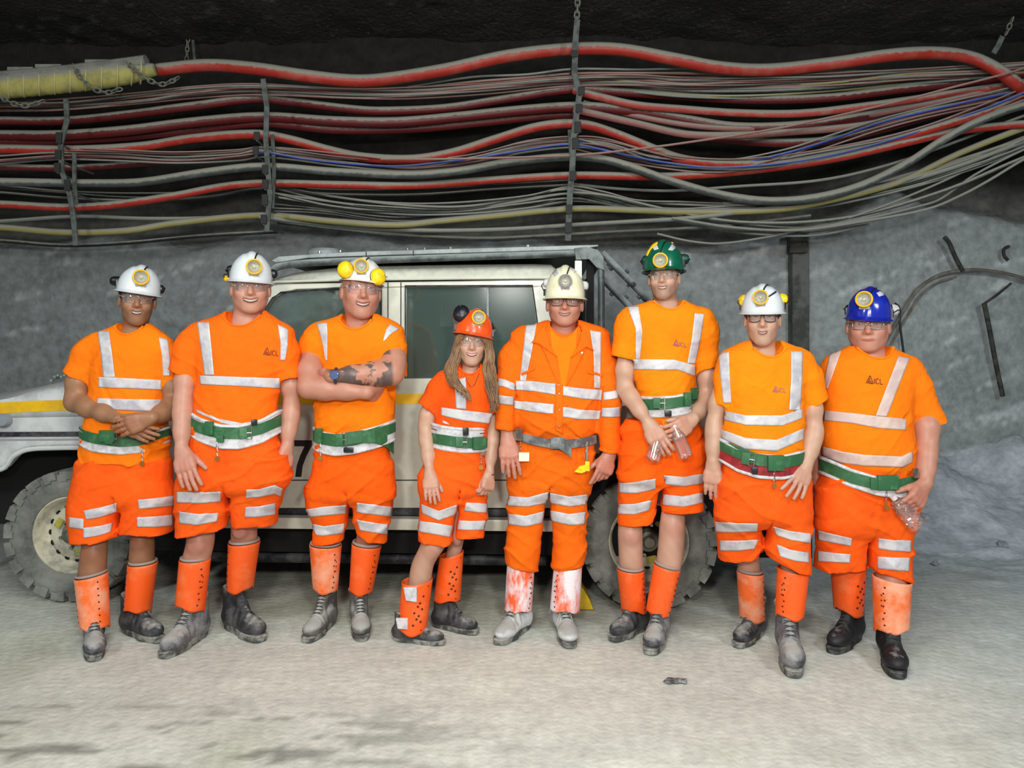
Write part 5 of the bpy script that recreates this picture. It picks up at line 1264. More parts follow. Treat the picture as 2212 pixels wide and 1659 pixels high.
def make_glasses(person, sp, M, sc, kind):
    """M head matrix (scaled local)"""
    fm_ = M_SAFETY
    b = MB(); n = 9
    frame = MB(); lens = []
    for s_ in (-1, 1):
        V = []; 
        def q(u, v):
            cl = kind == 'clear'; x = s_*((0.003 if cl else 0.006)+(0.056 if cl else 0.050)*u); zc = -0.002-0.004*u; hh = (0.0205 if cl else 0.0185)*(1-(0.42 if cl else 0.30)*abs(2*u-1)**3)
            if u < 0.2: hh *= 0.8+u
            y = -0.099+(0.028 if cl else 0.020)*u**2.2+0.004*abs(v)
            return Vector((x, y, zc+hh*v))
        g = [[q(i/n, -1+2*j/6) for j in range(7)] for i in range(n+1)]
        base = len(b.V)
        for row in g: b.V += [tuple(M @ p) for p in row]
        for i in range(n):
            for j in range(6): b.F.append((base+i*7+j, base+(i+1)*7+j, base+(i+1)*7+j+1, base+i*7+j+1)); b.M.append(0)
        rim = [g[i][6] for i in range(n+1)]+[g[n][j] for j in range(5, -1, -1)]+[g[i][0] for i in range(n-1, -1, -1)]+[g[0][j] for j in range(1, 6)]
        rr = 0.0006 if kind == 'clear' else 0.0017
        frame.tube([M @ p for p in rim], rr, 6, closed=True)
        tp = [q(1, 0.5), Vector((s_*0.070, -0.065, 0.004)), Vector((s_*0.078, -0.03, 0.005)), Vector((s_*0.081, 0.01, 0.004))]
        frame.tube([M @ p for p in tp], 0.0030 if kind == 'clear' else 0.0024, 6)
    frame.tube([M @ Vector(p) for p in ((-0.008, -0.099, 0.004), (0, -0.102, 0.006), (0.008, -0.099, 0.004))], 0.0016, 6)
    mf = {'clear': glassy('clear_frame', (0.85, 0.85, 0.88, 1), 0.14, 0.16), 'black': M_BLACKP, 'dark': mat('tortoise_frame', srgb(70, 42, 36), 0.3), 'metal': M_STEEL}[kind]
    f = frame.build('glasses', mf, person, True, ang=60)
    f['label'] = {'clear': 'clear wraparound safety glasses', 'black': 'black framed glasses', 'dark': 'dark framed safety glasses', 'metal': 'thin metal framed glasses'}[kind]
    new_mesh('lenses', b.V, b.F, fm_, f, True)
    return f

def build_person(sp):
    D = sp['D']; c0 = P((sp['torso'][0][1]+sp['torso'][0][2])/2, 747, D)
    per = thing('person', sp['label'], 'person', (c0.x, D, 0.0), 'miners standing in a row in front of the truck')
    rnd = random.Random(sp['seed'])
    body = []
    MR, sc, th = head_mats(sp['head'], D)
    # --- shirt
    tr = sp['torso']; pad = 0.03
    def trow(r):
        a = (r[2]-r[1])/2/F*D; p = P((r[1]+r[2])/2, r[0], D); b_ = r[3]*(0.88 if r[3] < 0.1 else 1) if len(r) > 3 else min(max(a*0.68, 0.06), 0.135)
        return (p.z, p.x, D+(r[4] if len(r) > 4 else 0), a, b_)
    rows = [trow(r) for r in tr]; rows = sorted(rows)
    sl = sp['sleeves']; allx = [r[1]-r[3] for r in rows]+[r[1]+r[3] for r in rows]; allz = [r[0] for r in rows]; ally = [D-0.2, D+0.2]
    SL = []
    for s_ in sl:
        pts = [(P(j[0], j[1], D+j[2]), j[3]*0.93/F*(D+j[2])) for j in s_['j']]
        h0, h1 = P(*s_['hem'][0], D+s_['j'][-1][2]), P(*s_['hem'][1], D+s_['j'][-1][2])
        c = (h0+h1)/2; r = (h1-h0).length/2; pts.append((c, r)); ln = (h1-h0).normalized(); nrm = Vector((ln.z, 0, -ln.x))
        if nrm.dot(c-pts[-2][0]) < 0: nrm = -nrm
        dirv = (c-pts[-2][0]).normalized(); SL.append((pts, nrm, c, r, dirv))
        for p, rr in pts: allx += [p.x-rr, p.x+rr]; allz += [p.z-rr, p.z+rr]; ally += [p.y-rr, p.y+rr]
    g = Grid((min(allx)-pad, min(ally)-pad, min(allz)-pad), (max(allx)+pad, max(ally)+pad, max(allz)+pad), 0.0055)
    col = sp['collar']; zf = P(0, col['front'], D-0.1).z; cc = P(col['x'], 747, D).x; ca = col['hw']/F*D
    g.gcyl(rows, 0, n=2.25, sm=0.014)
    for pts, nrm, c, r, dirv in SL:
        for i in range(len(pts)-1):
            last = i == len(pts)-2; a, ra = pts[i]; b, rb = pts[i+1]
            if last: g.cap(a, b+dirv*0.05, ra, rb*1.02, 0.035, flat=[(c, nrm)])
            else: g.cap(a, b, ra, rb, 0.035)
    X, Y, Z = g.full()
    zlo = rows[0][0]; fo = sp.get('fold', 0.006)*2.8
    fade = 0.35+0.65*np.clip((zlo+0.30-Z)/0.25, 0, 1)
    fd = folds(X, Y, Z, sp['seed'], fo*0.62, 0.7, 0.11)*fade; g.D = g.D+fd*np.ones_like(g.D)-0.45*folds(X, Y, Z, sp['seed']+9, fo*0.6, -0.5, 0.15)*fade
    for pts, nrm, c, r, dirv in SL:   # opening of the sleeve
        g.cap(c-dirv*0.012, c+dirv*0.08, r-0.013, r-0.010, 0, sub=True)
    for q in sp.get('creases', []):    # deep folds: pairs of photo points with depth
        a = P(q[0], q[1], D+q[4]); b = P(q[2], q[3], D+q[4]); g.cap(a, b, q[5], q[5]*0.5, 0.02, sub=True)
    # neck opening
    zs = zf+0.62*ca; bz = float(np.interp(zf, [r[0] for r in rows], [r[4] for r in rows])); cyz = D+0.0
    Yc = np.minimum(Y-(D+0.015), 0)*0+np.maximum(Y-(D+0.015), 0)
    q = np.sqrt(((X-cc)/ca)**2+(Yc/(ca*0.75))**2); zn = zf+(zs-zf)*np.clip(np.abs(X-cc)/ca, 0, 1)**2.4+np.maximum(Y-(D-0.02), 0)*0.25
    d = np.maximum((q-1)*ca, (zn-Z)*0.8)
    g.D = np.maximum(g.D, -d).astype(np.float32)
    V, Fc = g.mesh(); shirt = np_mesh(sp.get('shirt_name', 'tshirt'), V, Fc, sp['shirt_mat'], per, relax=1); shirt['label'] = sp['shirt_label']
    # collar rib
    pts = []
    for k in range(40):
        u = -1+2*k/39; zt = zf+(zs-zf)*abs(u)**2.4; yb = D-float(np.interp(zt, [r[0] for r in rows], [r[4] for r in rows]))
        pts.append((cc+u*(ca+0.003), max(yb, D-bz)*1+0.004, zt-0.001))
    bsh = bvh_of([shirt])
    for i, p in enumerate(pts):
        l, _, _, _ = bsh.ray_cast(Vector((p[0], D-0.5, p[2]-0.004)), Vector((0, 1, 0)))
        if l is not None: pts[i] = (p[0], l.y+0.002, p[2])
    ys = [p[1] for p in pts]; ys = [sum(ys[max(0, i-3):i+4])/len(ys[max(0, i-3):i+4]) for i in range(40)]; pts = [(p[0], y_, p[2]) for p, y_ in zip(pts, ys)]
    if not sp.get('nocollar'): MB().tube(pts, 0.006, 8).build('collar', sp['shirt_mat'], shirt, True)
    # --- head
    nb = Vector((cc, D+0.012, zf-0.01))
    neck = ([nb], [ca*0.91/sc[0]], {'chest': (Vector((cc, D+0.005, zf-0.030)), (ca*1.12, bz-0.004, 0.056))})
    parts, M, MR, sc = make_head(sp['head'], D, neck); body += parts
    # --- arms
    for i, a in enumerate(sp['arms']): body.append(make_arm(a, D, a.get('skin', sp['head']['skin']), a.get('tattoo'), sp['seed']+i))
    # --- boots first: they fix where the ankles are
    ank = []
    for b, sg_ in zip(sp['boots'], sp['shins']): ank.append(boot(per, b['toe'], b['yaw'], b.get('m', M_BOOT), b.get('sole', M_SOLE), b.get('sc', 1.0), b.get('label'), high=b.get('high', 1.0), target=(sg_['bot'][0][0]+sg_['bot'][1][0])/2))
    # --- shorts
    sh = sp['shorts']; gx = [P(x, 747, D).x for x in sh['x']]; z0 = P(0, sh['bottom']+10, D).z; z1 = P(0, sh['waist'][0][0], D).z
    g = Grid((gx[0]-0.04, D-0.24, z0-0.03), (gx[1]+0.04, D+0.24, z1+0.03), 0.0055)
    wl = sh['waist'][-1]; wm_ = (wl[1]+wl[2])/2; wh_ = (wl[2]-wl[1])/2
    wr = [trow(r) for r in sh['waist']]+[trow((wl[0]+12, wm_-wh_*0.8, wm_+wh_*0.8, wl[3]*0.85)), trow((wl[0]+22, wm_-wh_*0.5, wm_+wh_*0.5, wl[3]*0.6))]
    holes = []
    for li, lg in enumerate(sh['legs']):
        Db = D+(ank[li].y-D)*0.45
        rws = leg_rows(lg['rows'], D, Db, lg['rows'][0][0], lg['rows'][-1][0], 1.0)
        rws = [(r[0], r[1], r[2], r[3], min(max(r[3], 0.085), 0.13)) for r in rws]
        h0, h1 = P(*lg['hem'][0], Db), P(*lg['hem'][1], Db); ln = (h1-h0).normalized(); nrm = Vector((ln.z, 0, -ln.x))
        if nrm.z > 0: nrm = -nrm
        rws2 = sorted(rws); zb, xb, yb, ab, bb = rws2[0]; rws2.insert(0, (zb-0.04, xb, yb, ab*1.01, bb))
        g.gcyl(rws2, 0.004, n=2.2, planes=[((h0+h1)/2, nrm)])
        holes.append((rws2, None, (h0+h1)/2, nrm, rws))
    yc = sh['waist'][-1][0]-8; wd = []
    for k in range(5):
        y_ = yc+(sh['bottom']-yc)*k/4
        xr_ = float(np.interp(y_, [r[0] for r in sh['legs'][0]['rows']], [r[2] for r in sh['legs'][0]['rows']])); xl_ = float(np.interp(y_, [r[0] for r in sh['legs'][1]['rows']], [r[1] for r in sh['legs'][1]['rows']]))
        p_ = P((xl_+xr_)/2, y_, D); wd.append((p_.z, p_.x, D, 0.0012+0.0017*k, 0.25))
    g.gcyl(wr, 0.035, n=2.3)
    g.gcyl(wd, 0.02, sub=True, sm=0.001)
    X, Y, Z = g.full(); g.D = (g.D+folds(X, Y, Z, sp['seed']+50, sp.get('sfold', 0.010), 0.6, 0.14)-folds(X, Y, Z, sp['seed']+70, 0.006, -0.4, 0.17)).astype(np.float32)
    for r0, r1, hc, nrm, rws in holes:
        rz = [r[0] for r in r0]; rr = [(z_,)+tuple(float(np.interp(z_, rz, [r[i] for r in r0]))-(0.015 if i > 2 else 0) for i in range(1, 5)) for z_ in np.linspace(rz[0]-0.05, hc.z+0.012, 7)]; g.gcyl(rr, 0, sub=True, n=2.2, sm=0.001)
    V, Fc = g.mesh(); shorts = np_mesh(sh.get('name', 'shorts'), V, Fc, sh.get('m', M_SHORT), per, relax=1); shorts['label'] = sh['label']
    # --- bare legs, shin guards
    for li, lg in enumerate(sp['shins']):
        A_ = ank[li]; Db = A_.y; gt = lg['top']; gb = lg['bot']; yk = lg['skin'][0][0]
        Dk = D+(Db-D)*0.45; Dt = Dk+(Db-Dk)*0.35
        hm = sh['legs'][li]['hem']; hy = (hm[0][1]+hm[1][1])/2; sk = [r if r[0] > hy+8 else (r[0], r[1]+(r[2]-r[1])*0.09, r[2]-(r[2]-r[1])*0.09, (r[2]-r[1])/2/F*Dk*0.82) for r in lg['skin'] if r[0] > hy-45]
        sk = sk if sk and sk[0][0] < hy-10 else [(hy-20, lg['skin'][0][1]+5, lg['skin'][0][2]-5, 0.045)]+sk; yk = sk[0][0]
        lrows = leg_rows(sk, Dk, Dt, yk, (gt[0][1]+gt[1][1])/2, 1.05)
        cb = P((gb[0][0]+gb[1][0])/2, (gb[0][1]+gb[1][1])/2, Db); lrows.append((cb.z, cb.x, Db+0.02, 0.042, 0.045))
        ct = P((gt[0][0]+gt[1][0])/2, (gt[0][1]+gt[1][1])/2, Dt); 
        g = Grid((min(r[1]-r[3] for r in lrows)-0.03, min(r[2]-r[4] for r in lrows)-0.03, min(r[0] for r in lrows)-0.02), (max(r[1]+r[3] for r in lrows)+0.03, max(r[2]+r[4] for r in lrows)+0.04, max(r[0] for r in lrows)+0.02), 0.006)
        g.gcyl(lrows, 0, sm=0.03)
        zk = P(0, lg.get('knee', yk+25), Dk).z; xk = float(np.interp(zk, [r[0] for r in sorted(lrows)], [r[1] for r in sorted(lrows)])); ak = lrows[0][3]
        g.ell((xk, Dk-ak*0.80, zk), (ak*0.5, 0.018, 0.032), 0.035)
        V, Fc = g.mesh(); base = np.array(SKIN[lg.get('skinc', sp['head']['skin'])][:3])*np.array(sp.get('legtone', (0.9, 0.86, 0.86)))
        x, y, z = V.T; nz = np.sin(x*80+z*20)*np.sin(z*60+x*30); C = base[None]*(1+0.05*nz[:, None])
        kk = np.exp(-(((x-xk)/0.04)**2+((z-zk+0.01)/0.045)**2))*(y < Dk); C = C*(1-kk[:, None]*np.array([0.05, 0.22, 0.2]))
        body.append((V, Fc, C))
        gaiter(per, gt, gb, Dt-0.004, Db-0.005, lg.get('m', M_GAITER), sp['seed']+li, lg.get('holes', 'right'), lg.get('label'), sock=lg.get('sock', True))
    # trunk under the clothes, so that head, arms and legs belong to one body
    tz = [r for r in rows if r[0] < zf-0.03]; wz = [trow(r) for r in sh['waist']]
    g = Grid((min(r[1]-r[3] for r in tz)-0.05, D-0.2, min(r[0] for r in wz)-0.35), (max(r[1]+r[3] for r in tz)+0.05, D+0.25, zf+0.02), 0.014)
    g.gcyl([(r[0], r[1], r[2], r[3]*0.62, r[4]*0.62) for r in tz], 0.0, sm=0.03)
    zp = min(r[0] for r in wz)+0.03; pc = Vector((wz[-1][1], D, zp+0.10)); g.cap((cc, D, tz[0][0]+0.05), pc, 0.09, 0.07, 0.03)
    for q0 in body[-len(sp['shins']):]:
        tp_ = Vector(q0[0][q0[0][:, 2] > q0[0][:, 2].max()-0.03].mean(axis=0)); hp_ = Vector((pc.x+(tp_.x-pc.x)*0.9, pc.y, pc.z+0.02)); g.cap(pc, hp_, 0.05, 0.045, 0.03); g.cap(hp_, tp_-Vector((0, 0, 0.03)), 0.045, 0.032, 0.02)
    for a in sp['arms']:
        s0 = P(a['j'][0][0], a['j'][0][1], D+a['j'][0][2]); s1 = P(a['j'][1][0], a['j'][1][1], D+a['j'][1][2]); g.cap((cc, D, zf-0.08), s0.lerp(s1, 0.15), 0.05, 0.035, 0.03)
    V, Fc = g.mesh(); body.append((V, Fc, np.tile(np.array(SKIN[sp['head']['skin']][:3]), (len(V), 1))))
    n = 0; Vs = []; Fs = []; Cs = []
    for v, f, c in body: Vs.append(v); Fs.append(np.asarray(f)+n); Cs.append(c); n += len(v)
    np_mesh('body', np.concatenate(Vs), np.concatenate(Fs), M_SKIN, per, cols=np.concatenate(Cs))
    # --- stripes
    bs = bvh_of([shirt]); bh = bvh_of([shorts]); sm_ = sp.get('stripe_mat', M_STRIPE)
    for e in sp.get('bands', []): patch('reflective_stripe', bs, e, sm_, shirt, thick=0.0015)
    for e in sp.get('legbands', []): patch('reflective_stripe', bh, e, M_STRIPE, shorts, thick=0.0015)
    if sp.get('logo'):
        x, y, s_, dy_, mm = sp['logo']      # left, baseline, height, slope, material
        T_ = lambda u, v: (x+u*s_*0.74, y-v*s_*0.92+u*s_*0.74*dy_)
        ln = [[T_(0, 0), T_(0.62, 1.05), T_(0.72, 1.05)], [T_(0.22, 0), T_(0.66, 0.72)], [T_(0.45, 0), T_(0.70, 0.40), T_(0.95, 0), T_(0.45, 0)], [T_(0.72, 1.05), T_(1.22, 0.0), T_(0.95, 0)],
              [T_(1.42, 0), T_(1.42, 0.72)], [T_(2.15, 0.62), T_(2.0, 0.72), T_(1.82, 0.72), T_(1.68, 0.55), T_(1.68, 0.2), T_(1.82, 0.02), T_(2.0, 0), T_(2.15, 0.10)], [T_(2.40, 0.72), T_(2.40, 0), T_(2.85, 0)]]
        strokes('logo', bs, ln, 0.0017*s_/15, mm, shirt, off=0.0004)
    # --- belt
    bt = sp.get('belt')
    if bt:
        cx_ = P((bt['line'][0][0]+bt['line'][-1][0])/2, 747, D).x; a = (bt['line'][-1][0]-bt['line'][0][0])/2/F*D; b_ = bt['b']
        hpx = bt.get('h', 22)/F*(D-b_); cyb = D+bt.get('dy', 0)
        mb_ = bt.get('m', M_BELT)
        bo, path = ring_band('belt', mb_, per, (cx_, cyb), a-0.003, b_+0.010, bt['line'], hpx, 0.006, D, bt.get('label', 'wide green webbing belt'))
        if bt.get('pad'): ring_band('belt_pad', bt.get('padm', M_PADW), per, (cx_, cyb), a-0.006, b_+0.002, bt['pad'], bt.get('ph', 34)/F*D, 0.007, D, 'red padded belt liner with white piping', edges=M_PADW)
        if bt.get('pad') and not bt.get('padm'): ring_band('belt_pad_lining', M_PADR, bo, (cx_, cyb), a-0.002, b_+0.004, [(p_[0], p_[1]-bt.get('ph', 34)*0.30) for p_ in bt['pad']], 0.009, 0.004, D)
        def on_belt(px, py, off=0.01):
            x = P(px, py, D-b_).x; c = max(-1, min(1, (x-cx_)/(a+0.01))); y = cyb-(b_+0.018+off)*math.sqrt(1-c*c); x = (px-CX)/F*y
            p = Vector((x, y, CZ-(py-HY)/F*y)); nn = Vector((c*0.8, -math.sqrt(1-c*c)-0.15, 0)).normalized(); return p, nn
        if bt.get('buckle'):
            p, nn = on_belt(*bt['buckle']); B_ = Matrix.Translation(p) @ Matrix.Rotation(math.atan2(nn.x, -nn.y), 4, 'Z') @ Matrix.Rotation(math.radians(bt.get('brot', 0)), 4, 'Y')
            w_, h_ = 0.011, hpx*0.53
            b = MB(); b.tube([B_ @ Vector(v) for v in ((-w_, 0, -h_), (w_, 0, -h_), (w_, 0, h_), (-w_, 0, h_))], 0.003, 6, closed=True); b.tube([B_ @ Vector(v) for v in ((-w_, -0.002, 0), (w_, -0.003, 0))], 0.0025, 6)
            b.build('buckle', M_STEEL, bo, True)
            b = MB().box((-0.045, -0.004, -hpx*0.48), (-0.008, 0.004, hpx*0.48), mtx=B_, bev=0.002); b.build('belt_loop', mb_, bo, True)
        for (px, py, w_, h_, mm, nm) in bt.get('boxes', []):
            p, nn = on_belt(px, py, 0.006); B_ = Matrix.Translation(p) @ Matrix.Rotation(math.atan2(nn.x, -nn.y), 4, 'Z')
            w2, h2 = w_/2/F*D, h_/2/F*D; b = MB().box((-w2, -0.009, -h2), (w2, 0.009, h2), mtx=B_, bev=0.003); b.build(nm, mm, bo, True)
        for (px, py, py2) in bt.get('chains', []):
            p, _ = on_belt(px, py, 0.014); q2, _ = on_belt(px, py2, 0.02); b = MB(); nlk = max(int((p.z-q2.z)/0.012), 2)
            for i in range(nlk):
                c = p.lerp(q2, (i+0.5)/nlk); hh = (p-q2).length/nlk*0.62
                ring_ = [c+(Vector((math.cos(f)*0.0045, 0, math.sin(f)*hh)) if i % 2 else Vector((0.001, math.cos(f)*0.0045, math.sin(f)*hh))) for f in np.linspace(0, 2*math.pi, 10, endpoint=False)]
                b.tube(ring_, 0.0012, 5, closed=True)
            b.build('chain', M_STEEL, bo, True)
            b = MB().lathe([(0.0001, 0.002), (0.012, 0.002), (0.012, -0.002), (0.0001, -0.002)], 16, Matrix.Translation(q2-Vector((0, 0, 0.012))) @ Matrix.Rotation(math.pi/2, 4, 'X'))
            b.build('brass_tag', M_BRASS, bo, True)
        if bt.get('tail'):
            pts = []
            for (px, py) in bt['tail']: p, nn = on_belt(px, py, 0.012); pts.append((p, nn))
            b = MB(); h_ = hpx*0.5
            for (p, nn) in pts: b.V += [tuple(p+Vector((0, 0, h_))), tuple(p-Vector((0, 0, h_))), tuple(p-Vector((0, 0, h_))-nn*0.004), tuple(p+Vector((0, 0, h_))-nn*0.004)]
            for i in range(len(pts)-1):
                for k in range(4): b.F.append((i*4+k, i*4+(k+1) % 4, i*4+4+(k+1) % 4, i*4+4+k)); b.M.append(0)
            b.F.append((0, 1, 2, 3)); b.M.append(0); e = 4*(len(pts)-1); b.F.append((e+3, e+2, e+1, e)); b.M.append(0)
            b.build('belt_tail', mb_, bo, False)
    # --- helmet, glasses, hair
    h, hb, Mh = make_helmet(per, sp['head'], sp['helmet'], D, MR, th)
    if sp.get('glasses'): make_glasses(per, sp['head'], M, sc, sp['glasses'])
    hr = sp.get('hair')
    if hr:
        g = Grid((-0.10, -0.08, hr.get('low', -0.04)-0.01), (0.10, 0.14, 0.08), 0.004)
        g.ell((0, 0.022, 0.03), (0.083, 0.104, 0.102)); X, Y, Z = g.full()
        front = -0.018-0.25*np.maximum(Z, 0)      # keep only behind the face
        g.D = np.maximum(g.D, (front-Y)); g.D = np.maximum(g.D, hr.get('low', -0.04)+0.25*np.maximum(-(Y-0.02), 0)-Z)
        for s_ in (-1, 1): g.ell((s_*0.083, 0.010, -0.016), (0.018, 0.022, 0.033), 0.004, sub=True)
        g.D = (g.D+0.001*np.sin(Z*260+np.sin(Y*150)*2)).astype(np.float32)
        V, Fc = g.mesh(); A = np.array(M); V = V @ A[:3, :3].T+A[:3, 3]
        o = np_mesh('hair', V, Fc, mat('hair_'+hr['key'], hr['col'], 0.7, bump=0.8, bscale=90, bdist=0.004), per); o['label'] = hr['label']
    return dict(per=per, shirt=shirt, shorts=shorts, bs=bs, bh=bh, M=M, MR=MR, sc=sc, th=th, D=D, ank=ank, Mh=Mh, helmet=h, hb=hb)
def H(pts_top, pts_bot):
    """horizontal band from top polyline and bottom polyline of equal length"""
    return [(a, b) for a, b in zip(pts_top, pts_bot)]
# ------------------------------------------------------------------ the eight people
DN = (0, 1, 0.0)
LOGO_D = mat('logo_black', srgb(70, 26, 14), 0.7); LOGO_P = mat('logo_purple', srgb(120, 60, 110), 0.7); LOGO_F = mat('logo_faded', srgb(150, 90, 110), 0.8)
WHITE_H = srgb(212, 218, 220); KEYW = ('polished_white', WHITE_H)
PLP = M_BLACKP
P1 = build_person(dict(seed=1, D=3.95, label='person in white hard hat with hands crossed low in front, beside the truck front wheel',
  torso=[(699,264,320,.06),(707,238,336,.075),(717,212,352,.09),(735,196,364,.10),(765,200,362,.115),(830,198,358,.12),(880,192,356,.125),(925,184,360,.13),(960,180,362,.135),(996,177,363,.135)],
  collar=dict(x=290, front=722, hw=29), shirt_mat=M_TEE, shirt_label='amber orange tshirt with two silver waist bands',
  sleeves=[dict(j=[(208,750,0,30),(190,765,0,31)], hem=((139,799),(200,827))), dict(j=[(352,756,0,28),(362,775,0.02,29)], hem=((350,838),(398,818)))],
  creases=[(205,800,240,870,-.12,.008),(350,800,330,860,-.12,.006)],
  head=dict(eye=(297,645), hw=39, chin=703, skin='tan', jaw=0.95, mw=.024, open=.0045, stubble=.35, brow=(.02,.015,.012), browk=.9, roll=3, iris=(.03,.02,.01)),
  hair=dict(key='black', col=srgb(22,18,16), label='short black hair', low=-.03),
  helmet=dict(key='white', col=WHITE_H, col2=srgb(214,218,216), label='white hard hat with amber ringed lamp set to one side', w=110, brim=632, top=574, roll=5, lamp=(304,600), lr=17,
    ears=[(241,607,9,13,.02,PLP,(-1,-.2,0)),(352,625,8,13,.02,PLP,(1,-.2,0))]), glasses='clear',
  arms=[dict(j=[(176,765,0,26),(163,868,-.02,24),(258,906,-.19,13)], hand=dict(to=(338,950,-.20), palm=(0,1,0.1), th=1, curl=(.15,.25,.2), thumb=.5)),
        dict(j=[(368,775,0.02,25),(378,880,.0,23),(328,902,-.20,13)], hand=dict(to=(255,926,-.25), palm=(0,1,0.1), th=-1, curl=(.3,.35,.3), thumb=.35))],
  shorts=dict(x=(146,380), bottom=1182, label='red orange shorts with two silver bands on each leg', waist=[(940,181,358,.12),(985,178,360,.125),(1030,170,366,.13),(1058,164,372,.13),(1075,160,374,.12)],
    legs=[dict(rows=[(1000,176,272),(1040,166,272),(1086,150,268),(1120,152,262),(1180,158,252)], hem=((152,1170),(254,1156))),
          dict(rows=[(1000,268,363),(1040,268,368),(1086,266,374),(1120,264,374),(1160,264,369)], hem=((263,1141),(370,1150)))]),
  boots=[dict(toe=(204,1430), yaw=2, m=M_BOOT_G, label='grey dusted leather work boot'), dict(toe=(346,1388), yaw=48, label='black dusty leather work boot')],
  shins=[dict(top=((165,1247),(229,1238)), bot=((177,1358),(234,1354)), skin=[(1140,172,236),(1182,180,230),(1210,174,228),(1245,170,226)], knee=1192, m=M_GAITER_D, holes='both', label='dusty orange perforated shin guard'),
         dict(top=((279,1217),(338,1215)), bot=((270,1322),(324,1318)), skin=[(1125,280,336),(1160,284,332),(1190,281,332),(1215,281,332)], knee=1165, holes='left', label='orange perforated shin guard')],
  bands=[H([(212,716),(219,765),(224,815)],[(236,716),(243,765),(249,815)]), H([(343,729),(350,770),(353,812)],[(362,734),(367,775),(367,812)]),
         H([(214,814),(280,817),(348,821)],[(214,837),(280,839),(348,842)]), H([(211,860),(280,862),(348,863)],[(209,883),(280,887),(348,889)])],
  legbands=[H([(181,1103),(216,1096),(252,1086)],[(187,1122),(216,1117),(252,1105)]), H([(181,1140),(214,1136),(243,1129)],[(181,1162),(214,1157),(238,1149)]), H([(150,1117),(181,1121)],[(150,1139),(181,1143)]),
            H([(298,1079),(335,1076),(376,1071)],[(301,1099),(335,1096),(376,1092)]), H([(296,1117),(335,1115),(372,1112)],[(297,1138),(335,1138),(372,1135)])],
  belt=dict(line=[(178,930),(230,945),(289,953),(330,950),(364,930)], b=.135, h=23, pad=[(178,937),(230,956),(289,962),(330,958),(364,937)], ph=30, buckle=(247,948), boxes=[(232,942,34,24,M_BELT,'belt_loop'),(352,925,16,20,M_STEEL,'clip')], chains=[(307,968,996)])))

